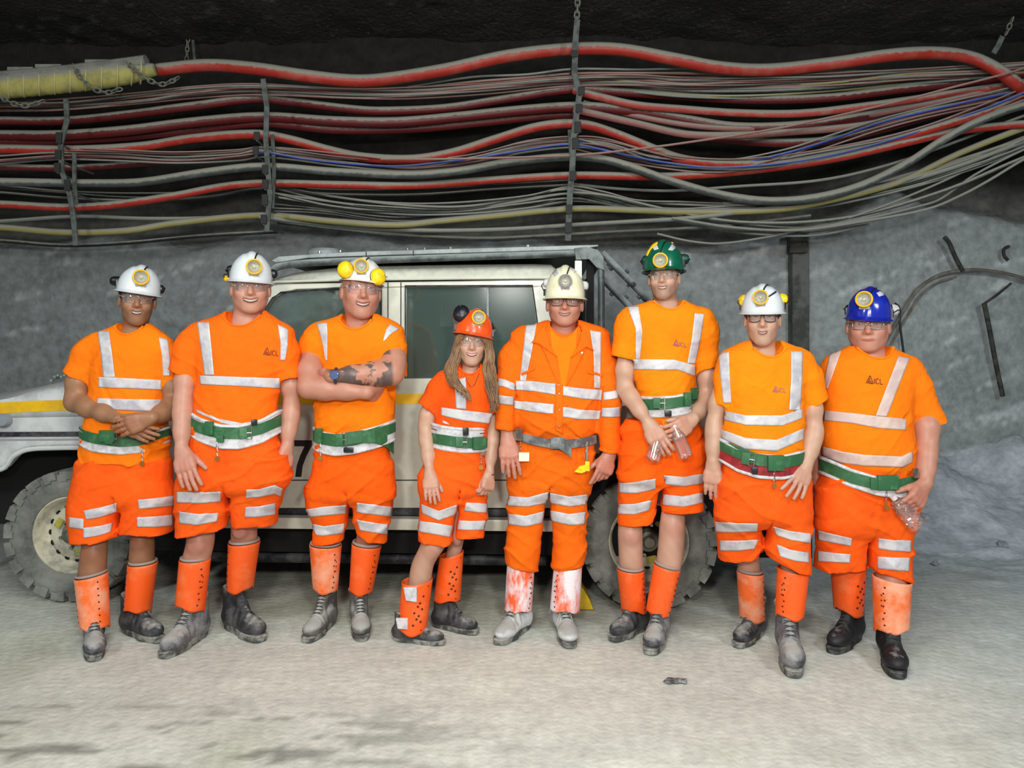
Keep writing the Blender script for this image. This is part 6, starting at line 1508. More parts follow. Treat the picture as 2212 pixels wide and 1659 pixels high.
P2 = build_person(dict(seed=2, D=3.87, label='person in white hard hat smiling broadly with one hand in shorts pocket, second from left',
  torso=[(672,494,568,.06),(682,468,590,.08),(695,434,606,.10),(715,408,626,.11),(760,414,618,.12),(815,427,607,.125),(870,421,600,.13),(910,418,600,.135),(935,412,602,.14),(962,409,602,.135)],
  collar=dict(x=532, front=704, hw=38), shirt_mat=M_TEE2, shirt_label='bright orange tshirt with small black logo',
  sleeves=[dict(j=[(432,728,0,33),(412,752,0,34)], hem=((367,796),(428,822))), dict(j=[(608,730,0,30),(618,760,.01,28)], hem=((604,822),(646,815)))],
  creases=[(425,860,470,890,-.14,.008),(600,860,560,895,-.14,.008)],
  head=dict(eye=(541,620), hw=42, chin=677, skin='pink', jaw=1.08, mw=.030, open=.0055, smile=.011, brow=(.35,.25,.2), browk=.3),
  hair=dict(key='grey', col=srgb(170,165,160), label='short grey hair', low=-.02),
  helmet=dict(key='white', col=WHITE_H, col2=srgb(214,218,216), label='white hard hat with lamp cable over its crown', w=106, brim=608, top=546, roll=3, lamp=(548,577), lr=17,
    ears=[(493,583,8,13,.03,PLP,(-1,-.3,0)),(596,592,8,13,.03,PLP,(1,-.3,0)),(487,602,7,10,.05,M_YEL,(-1,-.3,0))]), glasses='clear',
  arms=[dict(j=[(405,765,0,23),(396,866,-.05,21),(392,968,-.13,14)], hand=dict(to=(402,1012,-.17), palm=DN, th=1, curl=(.12,.2,.15), thumb=.55, sc=1.1)),
        dict(j=[(626,765,.02,22),(630,880,.04,18),(620,962,-.0,12)], hand=dict(to=(612,1005,-.02), palm=(-.6,.6,0), th=-1, curl=(.3,.4,.3), sc=.95))],
  shorts=dict(x=(376,632), bottom=1156, label='red orange cargo shorts with bulging side pocket', waist=[(935,412,600,.13),(965,408,604,.14),(1000,398,620,.14),(1035,388,624,.13),(1050,384,622,.12)],
    legs=[dict(rows=[(985,402,500),(1030,388,500),(1060,382,494),(1110,382,490),(1158,384,487)], hem=((383,1152),(488,1138))),
          dict(rows=[(985,500,622),(1005,500,628),(1045,500,619),(1090,499,604),(1136,498,596)], hem=((497,1130),(597,1132)))]),
  boots=[dict(toe=(352,1424), yaw=-38, m=M_BOOT_G, label='pale grey dusted boot with turned down cuff', sc=1.1), dict(toe=(566,1387), yaw=42, label='black boot with pale toe edge', sc=1.1, m=M_BOOT)],
  shins=[dict(top=((390,1207),(453,1208)), bot=((381,1308),(440,1318)), skin=[(1130,398,466),(1165,406,464),(1190,400,458),(1208,393,453)], knee=1172, label='bright orange shin guard with a row of holes'),
         dict(top=((495,1172),(560,1170)), bot=((491,1279),(545,1272)), skin=[(1110,496,560),(1140,500,554),(1172,500,555)], knee=1143, holes='left', label='bright orange shin guard, higher on the leg')],
  bands=[H([(427,697),(434,745),(443,810)],[(452,697),(457,745),(463,810)]), H([(600,702),(606,740),(606,778)],[(622,712),(621,745),(616,778)]), H([(432,811),(515,814),(604,817)],[(434,830),(515,834),(604,839)]),
         H([(425,884),(470,904),(523,914),(565,908),(600,884)],[(425,890),(480,914),(523,924),(565,918),(600,890)])],
  legbands=[H([(383,1062),(430,1063),(477,1061)],[(383,1085),(430,1087),(476,1083)]), H([(388,1104),(430,1110),(471,1107)],[(388,1130),(425,1134),(468,1126)]),
            H([(532,1057),(560,1056),(593,1047),(610,1055)],[(532,1076),(560,1073),(593,1066),(606,1072)]), H([(531,1095),(560,1093),(594,1086)],[(529,1117),(560,1116),(594,1111)])],
  logo=(569,766,15.5,.09,LOGO_D),
  belt=dict(line=[(414,905),(450,922),(500,934),(540,935),(580,925),(607,908)], b=.145, h=25, pad=[(414,908),(450,926),(500,942),(540,943),(580,930),(607,908)], ph=44, buckle=(538,935), boxes=[(452,925,18,28,M_BELT,'belt_loop'),(476,948,14,14,M_BELT,'belt_keeper'),(594,917,22,28,M_BELT,'belt_pouch'),(549,912,12,12,M_BLACKP,'clip')], chains=[(469,955,985),(592,950,985)])))

P3 = build_person(dict(seed=3, D=4.0, label='person with folded tattooed arms and yellow ear defenders on a white hard hat',
  torso=[(678,744,808,.06),(686,722,836,.08),(697,684,858,.105),(715,668,868,.12),(760,690,860,.135),(830,694,856,.14),(870,680,853,.15),(900,680,853,.155),(925,686,848,.155),(940,692,842,.14)],
  collar=dict(x=775, front=711, hw=33), shirt_mat=M_TEE, shirt_label='plain amber orange tshirt with shoulder strips',
  sleeves=[dict(j=[(692,726,0,32),(680,745,-.01,33)], hem=((647,781),(702,796))), dict(j=[(840,728,0,32),(846,750,-.03,32)], hem=((822,794),(877,814)))],
  creases=[(845,790,860,880,-.02,.006),(690,880,760,862,-.16,.007)],
  head=dict(eye=(780,626), hw=42, chin=690, skin='ruddy', jaw=1.08, mw=.028, open=.0045, smile=.010, brow=(.35,.2,.12), browk=.4, yaw=6, roll=3, pitch=-2),
  helmet=dict(key='white_scuffed', col=srgb(226,228,222), col2=srgb(196,198,192), label='scuffed white hard hat carrying yellow ear defenders at the front', w=100, brim=609, top=557, roll=4, lamp=(781,576), lr=16,
    ears=[(745,582,19,18,-.10,M_YEL,(-.25,-1,.1)),(818,598,18,19,-.08,M_YEL,(.75,-.75,.1))], wire=True), glasses='clear',
  arms=[dict(j=[(672,750,0,28),(668,836,-.17,27),(792,848,-.20,15)], hand=dict(to=(842,846,-.02), palm=(0,1,0.2), th=1, curl=(.3,.45,.3), thumb=.4)),
        dict(j=[(856,748,-.02,28),(846,806,-.14,29),(716,812,-.22,14)], tattoo=1, hand=dict(to=(676,816,-.08), palm=(0,1,0), th=1, curl=(.5,.6,.4), sc=.9))],
  shorts=dict(x=(650,856), bottom=1176, label='orange shorts with side pocket sticking out', m=cloth_mat('deep_orange_shorts_fabric', srgb(244,94,12), srgb(234,86,10)),
    waist=[(930,690,846,.13),(965,684,840,.14),(1010,680,847,.14),(1050,664,851,.13),(1068,664,852,.12)],
    legs=[dict(rows=[(1000,681,758),(1036,679,758),(1050,660,757),(1092,661,754),(1125,673,750),(1174,678,741)], hem=((677,1174),(745,1166))),
          dict(rows=[(1000,755,847),(1060,757,850),(1104,762,849),(1125,765,839),(1165,774,836)], hem=((766,1148),(836,1172)))]),
  boots=[dict(toe=(662,1390), yaw=-24, m=M_BOOT_T, label='boot with white dusted toe and black laced collar', sole=M_SOLE), dict(toe=(782,1387), yaw=8, m=M_BOOT_T, label='boot with grey upper and white dusted toe')],
  shins=[dict(top=((670,1174),(737,1178)), bot=((677,1274),(728,1280)), skin=[(1140,676,742),(1170,680,736),(1180,680,734)], knee=1150, m=M_GAITER_D, label='faded orange shin guard whitened low down'),
         dict(top=((761,1172),(823,1180)), bot=((755,1279),(803,1283)), skin=[(1130,768,828),(1165,766,822),(1180,764,820)], knee=1150, label='clean orange shin guard')],
  bands=[H([(684,699),(690,715),(698,745),(704,779)],[(707,698),(708,720),(708,745),(708,779)]), H([(843,701),(834,712),(828,736)],[(862,711),(846,720),(829,738)])],
  legbands=[H([(662,1100),(700,1094),(747,1090)],[(664,1117),(700,1113),(747,1109)]), H([(672,1130),(700,1136),(744,1130)],[(684,1156),(700,1157),(741,1151)]),
            H([(771,1085),(805,1089),(848,1095)],[(771,1106),(805,1111),(848,1116)]), H([(771,1122),(800,1127),(837,1133)],[(778,1145),(805,1150),(836,1154)])],
  belt=dict(line=[(679,936),(705,945),(739,950),(780,948),(820,935),(853,920)], b=.158, h=27, pad=[(679,942),(705,954),(739,960),(780,955),(820,944),(853,928)], ph=40, buckle=(744,950), boxes=[(688,941,18,30,M_BELT,'belt_loop'),(848,918,18,22,M_BELT,'belt_pouch'),(753,972,20,10,M_BLACKP,'clip')],
    tail=[(745,948),(780,943),(810,944),(835,952),(851,968)], chains=[(692,958,985)])))

P4 = build_person(dict(seed=4, D=3.99, label='person with long wavy brown hair under an orange hard hat, shorter than the others',
  torso=[(783,1000,1034,.05),(793,980,1052,.065),(803,952,1068,.08),(820,944,1074,.09),(850,944,1070,.10),(880,945,1066,.105),(915,937,1060,.105),(945,935,1054,.11),(965,942,1050,.11),(984,955,1044,.10)],
  collar=dict(x=1016, front=809, hw=20), shirt_mat=cloth_mat('deep_orange_tshirt_cotton', srgb(240,86,16), srgb(230,78,14)), shirt_label='fitted deep orange tshirt with one visible silver brace',
  sleeves=[dict(j=[(960,824,0,22),(947,842,0,23)], hem=((902,868),(944,893))), dict(j=[(1058,826,0,20),(1062,845,.0,20)], hem=((1044,895),(1080,885)))],
  creases=[(940,905,975,880,-.11,.006)],
  head=dict(eye=(1020,737), hw=32, chin=789, skin='pale', jaw=.92, mw=.028, open=.0055, smile=.010, brow=(.22,.13,.08), browk=.5, lip=(.55,.18,.17), roll=2),
  helmet=dict(key='orange', col=srgb(238,84,22), label='orange hard hat tipped back with black ear defender on top', w=92, brim=724, top=668, roll=8, pitch=-6, lamp=(1033,687), lr=15.5,
    ears=[(996,676,20,20,-.03,PLP,(-.2,-.9,.5)),(1064,708,9,17,.03,PLP,(1,-.2,0))], wire=True), glasses='clear',
  arms=[dict(j=[(930,860,0,18),(920,925,.0,16),(928,1018,-.11,10.5)], hand=dict(to=(931,1052,-.155), palm=DN, th=1, curl=(.15,.25,.2), thumb=.45, sc=.84)),
        dict(j=[(1060,870,0.02,16),(1064,930,.03,14),(1058,1018,-.04,9)], hand=dict(to=(1053,1050,-.07), palm=(-.5,.6,0), th=-1, curl=(.7,.9,.5), thumb=.3, sc=.84))],
  shorts=dict(x=(898,1060), bottom=1178, label='red orange shorts with a diagonal front fold', waist=[(945,940,1050,.10),(975,932,1046,.115),(1010,914,1046,.12),(1040,906,1047,.12),(1060,906,1050,.11)],
    legs=[dict(rows=[(990,925,1015),(1030,907,1014),(1070,907,1006),(1120,905,988),(1176,903,976)], hem=((902,1167),(978,1172))),
          dict(rows=[(990,980,1046),(1030,982,1046),(1070,985,1051),(1098,982,1053),(1156,979,1046)], hem=((978,1152),(1046,1157)))]),
  boots=[dict(toe=(958,1392), yaw=72, m=M_BOOT, label='dark low boot turned side on', sc=.88, high=.8), dict(toe=(1030,1370), yaw=58, label='dusty black laced boot standing further back', sc=.86)],
  shins=[dict(top=((869,1256),(934,1250)), bot=((860,1360),(920,1368)), skin=[(1140,914,972),(1180,908,966),(1215,888,936),(1252,883,932)], knee=1182, holes='many', label='orange shin guard with white straps', sock=False),
         dict(top=((950,1202),(1001,1190)), bot=((937,1296),(994,1301)), skin=[(1120,972,1018),(1150,972,1010),(1175,968,1000),(1200,963,995)], knee=1160, holes='many', label='orange shin guard with scattered round holes', sock=False)],
  bands=[H([(981,822),(984,855),(986,882)],[(1006,815),(1008,850),(1007,884)]), H([(954,880),(1000,886),(1063,893)],[(954,897),(1000,908),(1056,915)]), H([(957,908),(966,912)],[(957,914),(972,918)])],
  legbands=[H([(910,1088),(948,1103),(986,1090)],[(912,1108),(948,1124),(983,1111)]), H([(907,1125),(940,1129),(977,1136)],[(904,1148),(940,1154),(971,1160)]),
            H([(1007,1085),(1030,1086),(1052,1088)],[(1003,1103),(1030,1106),(1050,1108)]), H([(992,1124),(1020,1125),(1052,1124)],[(988,1144),(1020,1145),(1048,1144)])],
  belt=dict(line=[(932,943),(965,950),(1000,955),(1030,957),(1053,955)], b=.115, h=23, pad=[(932,937),(965,946),(1000,950),(1030,950),(1053,947)], ph=46, buckle=(1004,955), boxes=[(1006,932,12,16,M_BLACKP,'clip'),(1035,957,30,26,M_BELT,'belt_loop')], chains=[(1039,970,1005)])))

P5 = build_person(dict(seed=5, D=4.03, label='person in long sleeved orange coveralls with grey belt and cream hard hat',
  torso=[(692,1186,1246,.06),(700,1150,1282,.09),(712,1118,1308,.11),(730,1112,1306,.125),(780,1116,1300,.135),(829,1114,1300,.145),(880,1110,1296,.155),(910,1110,1290,.155),(935,1122,1284,.145),(950,1134,1276,.13)],
  collar=dict(x=1217, front=722, hw=30), nocollar=True, shirt_mat=M_COVER, shirt_name='coverall_jacket', shirt_label='orange coverall jacket with open collar and silver bands', fold=.007,
  sleeves=[dict(j=[(1136,735,0,33),(1106,775,0,30),(1095,850,-.07,26)], hem=((1070,926),(1111,929))), dict(j=[(1288,738,0,32),(1308,790,0,28),(1316,870,-.05,25)], hem=((1295,973),(1342,981)))],
  creases=[(1112,840,1118,930,-.10,.008),(1298,840,1290,940,-.08,.008)],
  head=dict(eye=(1220,655), hw=38, chin=706, skin='ruddy', jaw=.98, mw=.026, open=.0035, smile=.012, brow=(.2,.15,.12), browk=.4, roll=1, pitch=-3),
  helmet=dict(key='cream', col=srgb(232,230,196), col2=srgb(212,208,170), label='cream hard hat with silver lamp and fin-like cable clip', w=98, brim=644, top=575, lamp=(1221,608), lr=15, silver=True, stickers=[H([(1193,590),(1199,598)],[(1202,582),(1208,592)]), H([(1231,582),(1240,590)],[(1240,578),(1248,586)])],
    ears=[(1176,612,8,13,.03,M_PADW,(-1,-.2,0)),(1269,618,8,14,.03,M_PADW,(1,-.2,0))]), glasses='dark',
  arms=[dict(j=[(1106,775,0,20),(1094,860,-.05,13),(1096,944,-.075,14)], hand=dict(to=(1101,988,-.13), palm=DN, th=1, curl=(.2,.3,.25), thumb=.55, sc=1.08)),
        dict(j=[(1308,790,0,18),(1316,880,-.04,15),(1318,978,-.06,14)], hand=dict(to=(1303,1020,-.1), palm=(-.3,1,0), th=-1, curl=((.1,.15,.1),(.4,.5,.3),(.6,.7,.4),(.7,.8,.4)), thumb=.5, sc=1.0))],
  shorts=dict(name='coverall_trousers', m=M_COVER, x=(1088,1290), bottom=1238, label='orange coverall trousers with two silver bands on each leg', waist=[(930,1116,1284,.13),(955,1106,1284,.14),(1000,1101,1283,.14),(1042,1100,1277,.13),(1056,1100,1274,.12)],
    legs=[dict(rows=[(980,1103,1187),(1032,1100,1186),(1100,1097,1177),(1150,1095,1172),(1182,1091,1168),(1205,1090,1166),(1235,1094,1160)], hem=((1091,1215),(1160,1231))),
          dict(rows=[(980,1182,1283),(1042,1185,1276),(1100,1188,1268),(1165,1195,1266),(1195,1192,1266),(1230,1192,1260)], hem=((1191,1227),(1260,1218)))]),
  boots=[dict(toe=(1075,1394), yaw=-32, m=M_BOOT_W, sole=M_SOLE, label='white dusted boot turned outward'), dict(toe=(1232,1402), yaw=10, m=M_BOOT_W, label='white dusted boot pointing forward')],
  shins=[dict(top=((1096,1218),(1154,1229)), bot=((1090,1318),(1148,1323)), skin=[(1150,1100,1160),(1215,1102,1150)], knee=1160, m=M_GAITER_W, label='orange shin guard worn white down the middle', sock=False),
         dict(top=((1197,1224),(1257,1222)), bot=((1188,1318),(1251,1322)), skin=[(1150,1200,1256),(1215,1202,1252)], knee=1160, m=M_GAITER_W, label='orange shin guard worn mostly white', holes='left', sock=False)],
  bands=[H([(1137,700),(1130,760),(1123,822)],[(1160,699),(1149,760),(1136,824)]), H([(1274,714),(1282,770),(1283,838)],[(1298,718),(1297,770),(1296,840)]),
         H([(1114,823),(1150,823),(1200,829)],[(1114,842),(1150,845),(1200,853)]), H([(1204,830),(1214,832)],[(1204,853),(1214,854)]), H([(1216,834),(1255,839),(1301,843)],[(1216,854),(1255,861),(1300,865)]),
         H([(1110,865),(1150,869),(1196,873)],[(1110,882),(1150,889),(1195,894)]), H([(1213,878),(1255,885),(1299,887)],[(1213,900),(1255,906),(1295,906)]),
         H([(1077,817),(1090,820),(1111,829)],[(1074,833),(1090,836),(1111,844)]), H([(1075,853),(1090,855),(1109,857)],[(1073,870),(1090,873),(1108,875)]),
         H([(1304,848),(1318,846),(1333,843)],[(1304,865),(1318,863),(1335,860)]), H([(1301,881),(1320,881),(1338,879)],[(1300,900),(1320,901),(1340,900)])],
  legbands=[H([(1097,1071),(1140,1074),(1184,1062)],[(1097,1092),(1140,1094),(1181,1086)]), H([(1096,1109),(1135,1114),(1174,1104)],[(1096,1132),(1135,1137),(1171,1129)]),
            H([(1189,1064),(1230,1072),(1268,1067)],[(1189,1086),(1230,1094),(1268,1089)]), H([(1189,1102),(1230,1110),(1264,1105)],[(1191,1125),(1230,1134),(1262,1132)])],
  belt=dict(m=M_BELT_GREY, label='worn grey leather belt with knotted end', line=[(1104,936),(1150,950),(1200,960),(1250,955),(1290,946)], b=.15, h=20, boxes=[(1118,938,26,26,M_STEEL,'clip'),(1205,957,30,24,M_BELT_GREY,'belt_knot')], tail=[(1200,956),(1215,964),(1234,978)], chains=[(1124,955,975),(1266,955,980)])))

P6 = build_person(dict(seed=6, D=3.95, label='person in dark green hard hat, tallest of the group, holding bottles with both hands',
  torso=[(649,1409,1472,.06),(656,1386,1498,.08),(666,1360,1516,.10),(684,1350,1532,.115),(720,1360,1522,.12),(777,1372,1504,.12),(807,1366,1502,.12),(845,1376,1503,.125),(862,1380,1500,.125),(900,1378,1500,.13),(920,1385,1495,.125)],
  collar=dict(x=1440, front=668, hw=31), shirt_mat=M_TEE3, shirt_label='amber tshirt with faded purple logo', legtone=(1.0,.93,.95),
  sleeves=[dict(j=[(1366,692,0,32),(1358,708,0,31)], hem=((1320,768),(1375,780))), dict(j=[(1516,695,0,32),(1522,720,0,31)], hem=((1502,803),(1549,791)))],
  creases=[(1380,850,1420,862,-.13,.006),(1500,840,1450,860,-.13,.006)],
  head=dict(eye=(1434,598), hw=33, chin=650, skin='pale', jaw=.96, mw=.024, open=.0045, stubble=.55, smile=.007, brow=(.08,.05,.035), browk=.8, yaw=-6, roll=-2, pitch=-4),
  hair=dict(key='brown', col=srgb(90,66,48), label='short brown hair', low=-.03),
  helmet=dict(key='green', col=srgb(8,92,66), col2=srgb(12,78,58), label='dark green hard hat with two reflective stickers and yellow strap', w=98, brim=584, top=520, lamp=(1427,563), lr=16.5,
    stickers=[H([(1407,532),(1414,541)],[(1418,525),(1423,538)]), H([(1443,540),(1452,527)],[(1452,542),(1466,531)])],
    ears=[(1389,563,8,15,.05,mat('dark_green_plastic', srgb(10,60,50), .4),(-1,-.2,0)),(1486,560,8,15,.05,mat('dark_green_plastic', srgb(10,60,50), .4),(1,-.2,0))]), glasses='clear',
  arms=[dict(j=[(1350,745,0,21),(1350,840,.0,19),(1398,910,-.17,12)], hand=dict(to=(1418,945,-.21), palm=(.2,1,0), th=1, curl=(.25,.4,.3), thumb=.35)),
        dict(j=[(1524,750,0,22),(1528,860,.0,20),(1498,905,-.15,13)], hand=dict(to=(1462,930,-.22), palm=(-.1,1,0), th=-1, curl=(.35,.5,.35), thumb=.4))],
  shorts=dict(x=(1330,1530), bottom=1140, label='orange shorts overlapping at the front with silver bands', m=cloth_mat('orange_shorts_fabric', srgb(252,96,12), srgb(246,88,10)), waist=[(905,1352,1504,.12),(925,1340,1518,.13),(970,1341,1524,.135),(1009,1340,1518,.13),(1030,1338,1518,.12)],
    legs=[dict(rows=[(960,1342,1434),(1010,1340,1430),(1060,1334,1424),(1100,1334,1416),(1134,1334,1410)], hem=((1333,1132),(1416,1124))),
          dict(rows=[(960,1428,1522),(1010,1430,1518),(1060,1430,1519),(1085,1430,1519),(1108,1430,1519)], hem=((1427,1104),(1519,1100)))]),
  boots=[dict(toe=(1322,1386), yaw=-42, m=M_BOOT, label='black leather boot with dusty edge'), dict(toe=(1404,1416), yaw=-14, m=M_BOOT_G, label='grey dusted boot pointing forward', sc=1.06)],
  shins=[dict(top=((1333,1228),(1391,1231)), bot=((1343,1318),(1396,1326)), skin=[(1115,1334,1390),(1145,1334,1388),(1185,1336,1388),(1215,1337,1390)], knee=1153, label='red orange shin guard leaning inward'),
         dict(top=((1413,1217),(1469,1230)), bot=((1396,1321),(1444,1336)), skin=[(1090,1427,1482),(1130,1425,1480),(1165,1423,1479),(1200,1420,1475),(1215,1418,1474)], knee=1135, label='red orange shin guard crossing in front')],
  bands=[H([(1356,663),(1373,710),(1373,776)],[(1379,662),(1388,715),(1383,776)]), H([(1500,677),(1494,730),(1484,785)],[(1521,679),(1513,730),(1501,785)]), H([(1368,776),(1410,776),(1457,777),(1502,790)],[(1365,798),(1410,799),(1464,799),(1502,813)])],
  legbands=[H([(1338,1043),(1375,1041),(1416,1033)],[(1338,1064),(1375,1065),(1416,1056)]), H([(1335,1089),(1370,1088),(1408,1080)],[(1335,1110),(1370,1111),(1401,1102)]),
            H([(1434,1026),(1475,1030),(1519,1023)],[(1436,1045),(1475,1050),(1519,1044)]), H([(1432,1067),(1475,1072),(1518,1064)],[(1432,1091),(1475,1095),(1518,1086)])],
  logo=(1454,747,13.5,.10,LOGO_P),
  belt=dict(line=[(1376,872),(1410,873),(1440,870),(1475,864),(1504,853)], b=.135, h=24, pad=[(1376,877),(1410,879),(1440,877),(1475,871),(1504,860)], ph=38, buckle=(1431,871), boxes=[(1485,862,16,28,M_BELT,'belt_loop'),(1443,893,14,12,M_BLACKP,'clip'),(1500,850,14,24,M_BELT,'belt_pouch')], chains=[(1493,880,900)])))

P7 = build_person(dict(seed=7, D=3.72, label='person in white hard hat and black framed glasses, second from right',
  torso=[(736,1618,1682,.06),(745,1586,1712,.085),(758,1562,1742,.105),(775,1556,1750,.12),(820,1562,1742,.13),(880,1562,1734,.135),(920,1558,1735,.145),(950,1558,1732,.15),(970,1570,1730,.15),(984,1590,1725,.14),(1022,1580,1735,.13)],
  collar=dict(x=1649, front=771, hw=32), shirt_mat=M_TEE3, shirt_label='amber tshirt with faded logo and curved waist bands', fold=.008,
  sleeves=[dict(j=[(1578,790,0,28),(1568,815,0,26)], hem=((1544,871),(1576,876))), dict(j=[(1730,788,0,32),(1745,815,0,31)], hem=((1736,886),(1787,858)))],
  creases=[(1570,885,1600,905,-.11,.006),(1732,870,1700,900,-.10,.008),(1620,800,1640,860,-.15,.005),(1690,790,1670,850,-.15,.005)],
  head=dict(eye=(1647,685), hw=38, chin=747, skin='pale', jaw=.96, mw=.022, open=.0036, smile=.008, brow=(.06,.04,.03), browk=.7, stubble=.15),
  hair=dict(key='dark', col=srgb(46,38,34), label='short dark hair', low=-.02),
  helmet=dict(key='white', col=WHITE_H, col2=srgb(214,218,216), label='white hard hat with yellow edged ear defenders at both sides', w=105, brim=675, top=616, lamp=(1643,643), lr=16.5,
    ears=[(1600,650,9,17,.02,M_YEL,(-1,-.35,0)),(1698,648,9,18,.02,M_YEL,(1,-.35,0))]), glasses='black',
  arms=[dict(j=[(1562,810,.02,20),(1543,915,.02,17),(1540,996,.0,13)], hand=dict(to=(1540,1030,-.01), palm=(.4,1,0), th=1, curl=(.15,.25,.2), thumb=.2, sc=.95)),
        dict(j=[(1750,815,0,22),(1758,930,-.02,20),(1742,1000,-.08,14)], hand=dict(to=(1730,1030,-.12), palm=DN, th=-1, curl=(.12,.2,.15), thumb=.6, spread=.16))],
  shorts=dict(x=(1540,1756), bottom=1240, label='red orange shorts, left hem hanging lower', waist=[(985,1562,1738,.13),(1016,1556,1745,.14),(1060,1551,1746,.14),(1100,1547,1748,.13),(1118,1546,1748,.12)],
    legs=[dict(rows=[(1040,1554,1655),(1090,1548,1654),(1130,1544,1650),(1165,1550,1646),(1208,1553,1644)], hem=((1553,1208),(1646,1192))),
          dict(rows=[(1040,1648,1746),(1090,1652,1747),(1140,1656,1750),(1190,1656,1748),(1236,1662,1750)], hem=((1652,1200),(1750,1240)))]),
  boots=[dict(toe=(1592,1401), yaw=-36, m=M_BOOT, label='black boot with silvery scuffed toe cap', sc=.95), dict(toe=(1716,1466), yaw=22, m=M_BOOT_G, label='tall dusty laced boot stepping forward', sc=1.12, high=1.15)],
  shins=[dict(top=((1593,1234),(1648,1237)), bot=((1599,1335),(1651,1343)), skin=[(1170,1588,1644),(1200,1591,1643),(1235,1594,1643)], knee=1185, m=M_GAITER_D, label='pale orange shin guard'),
         dict(top=((1681,1226),(1745,1236)), bot=((1677,1331),(1734,1334)), skin=[(1190,1682,1742),(1220,1684,1740),(1235,1686,1738)], knee=1195, holes='left', label='orange shin guard tucked under the hem', sock=False)],
  bands=[H([(1553,764),(1557,815),(1563,870)],[(1575,761),(1577,815),(1580,870)]), H([(1708,760),(1708,820),(1704,886)],[(1733,760),(1732,820),(1728,886)]),
         H([(1564,887),(1610,897),(1689,897),(1732,884)],[(1566,907),(1610,918),(1689,920),(1732,903)]), H([(1558,927),(1610,946),(1677,950),(1736,925)],[(1560,946),(1610,970),(1677,974),(1734,949)])],
  legbands=[H([(1545,1126),(1590,1129),(1637,1130)],[(1547,1149),(1590,1149),(1635,1147)]), H([(1556,1167),(1596,1167),(1638,1165)],[(1556,1189),(1595,1189),(1629,1185)]),
            H([(1670,1136),(1705,1146),(1750,1153)],[(1679,1156),(1710,1167),(1750,1173)]), H([(1678,1176),(1708,1187),(1746,1194)],[(1686,1202),(1715,1211),(1746,1215)])],
  logo=(1669,847,13.5,.02,LOGO_F),
  belt=dict(line=[(1552,958),(1580,977),(1616,992),(1665,997),(1705,990),(1736,980)], b=.155, h=26, pad=[(1552,968),(1580,992),(1616,1005),(1665,1008),(1705,1000),(1736,988)], ph=44, padm=M_PADR, buckle=(1624,993), brot=8, boxes=[(1676,1000,34,32,M_BELT,'belt_pouch'),(1630,1016,12,14,M_BLACKP,'clip')], chains=[(1673,1016,1044)])))

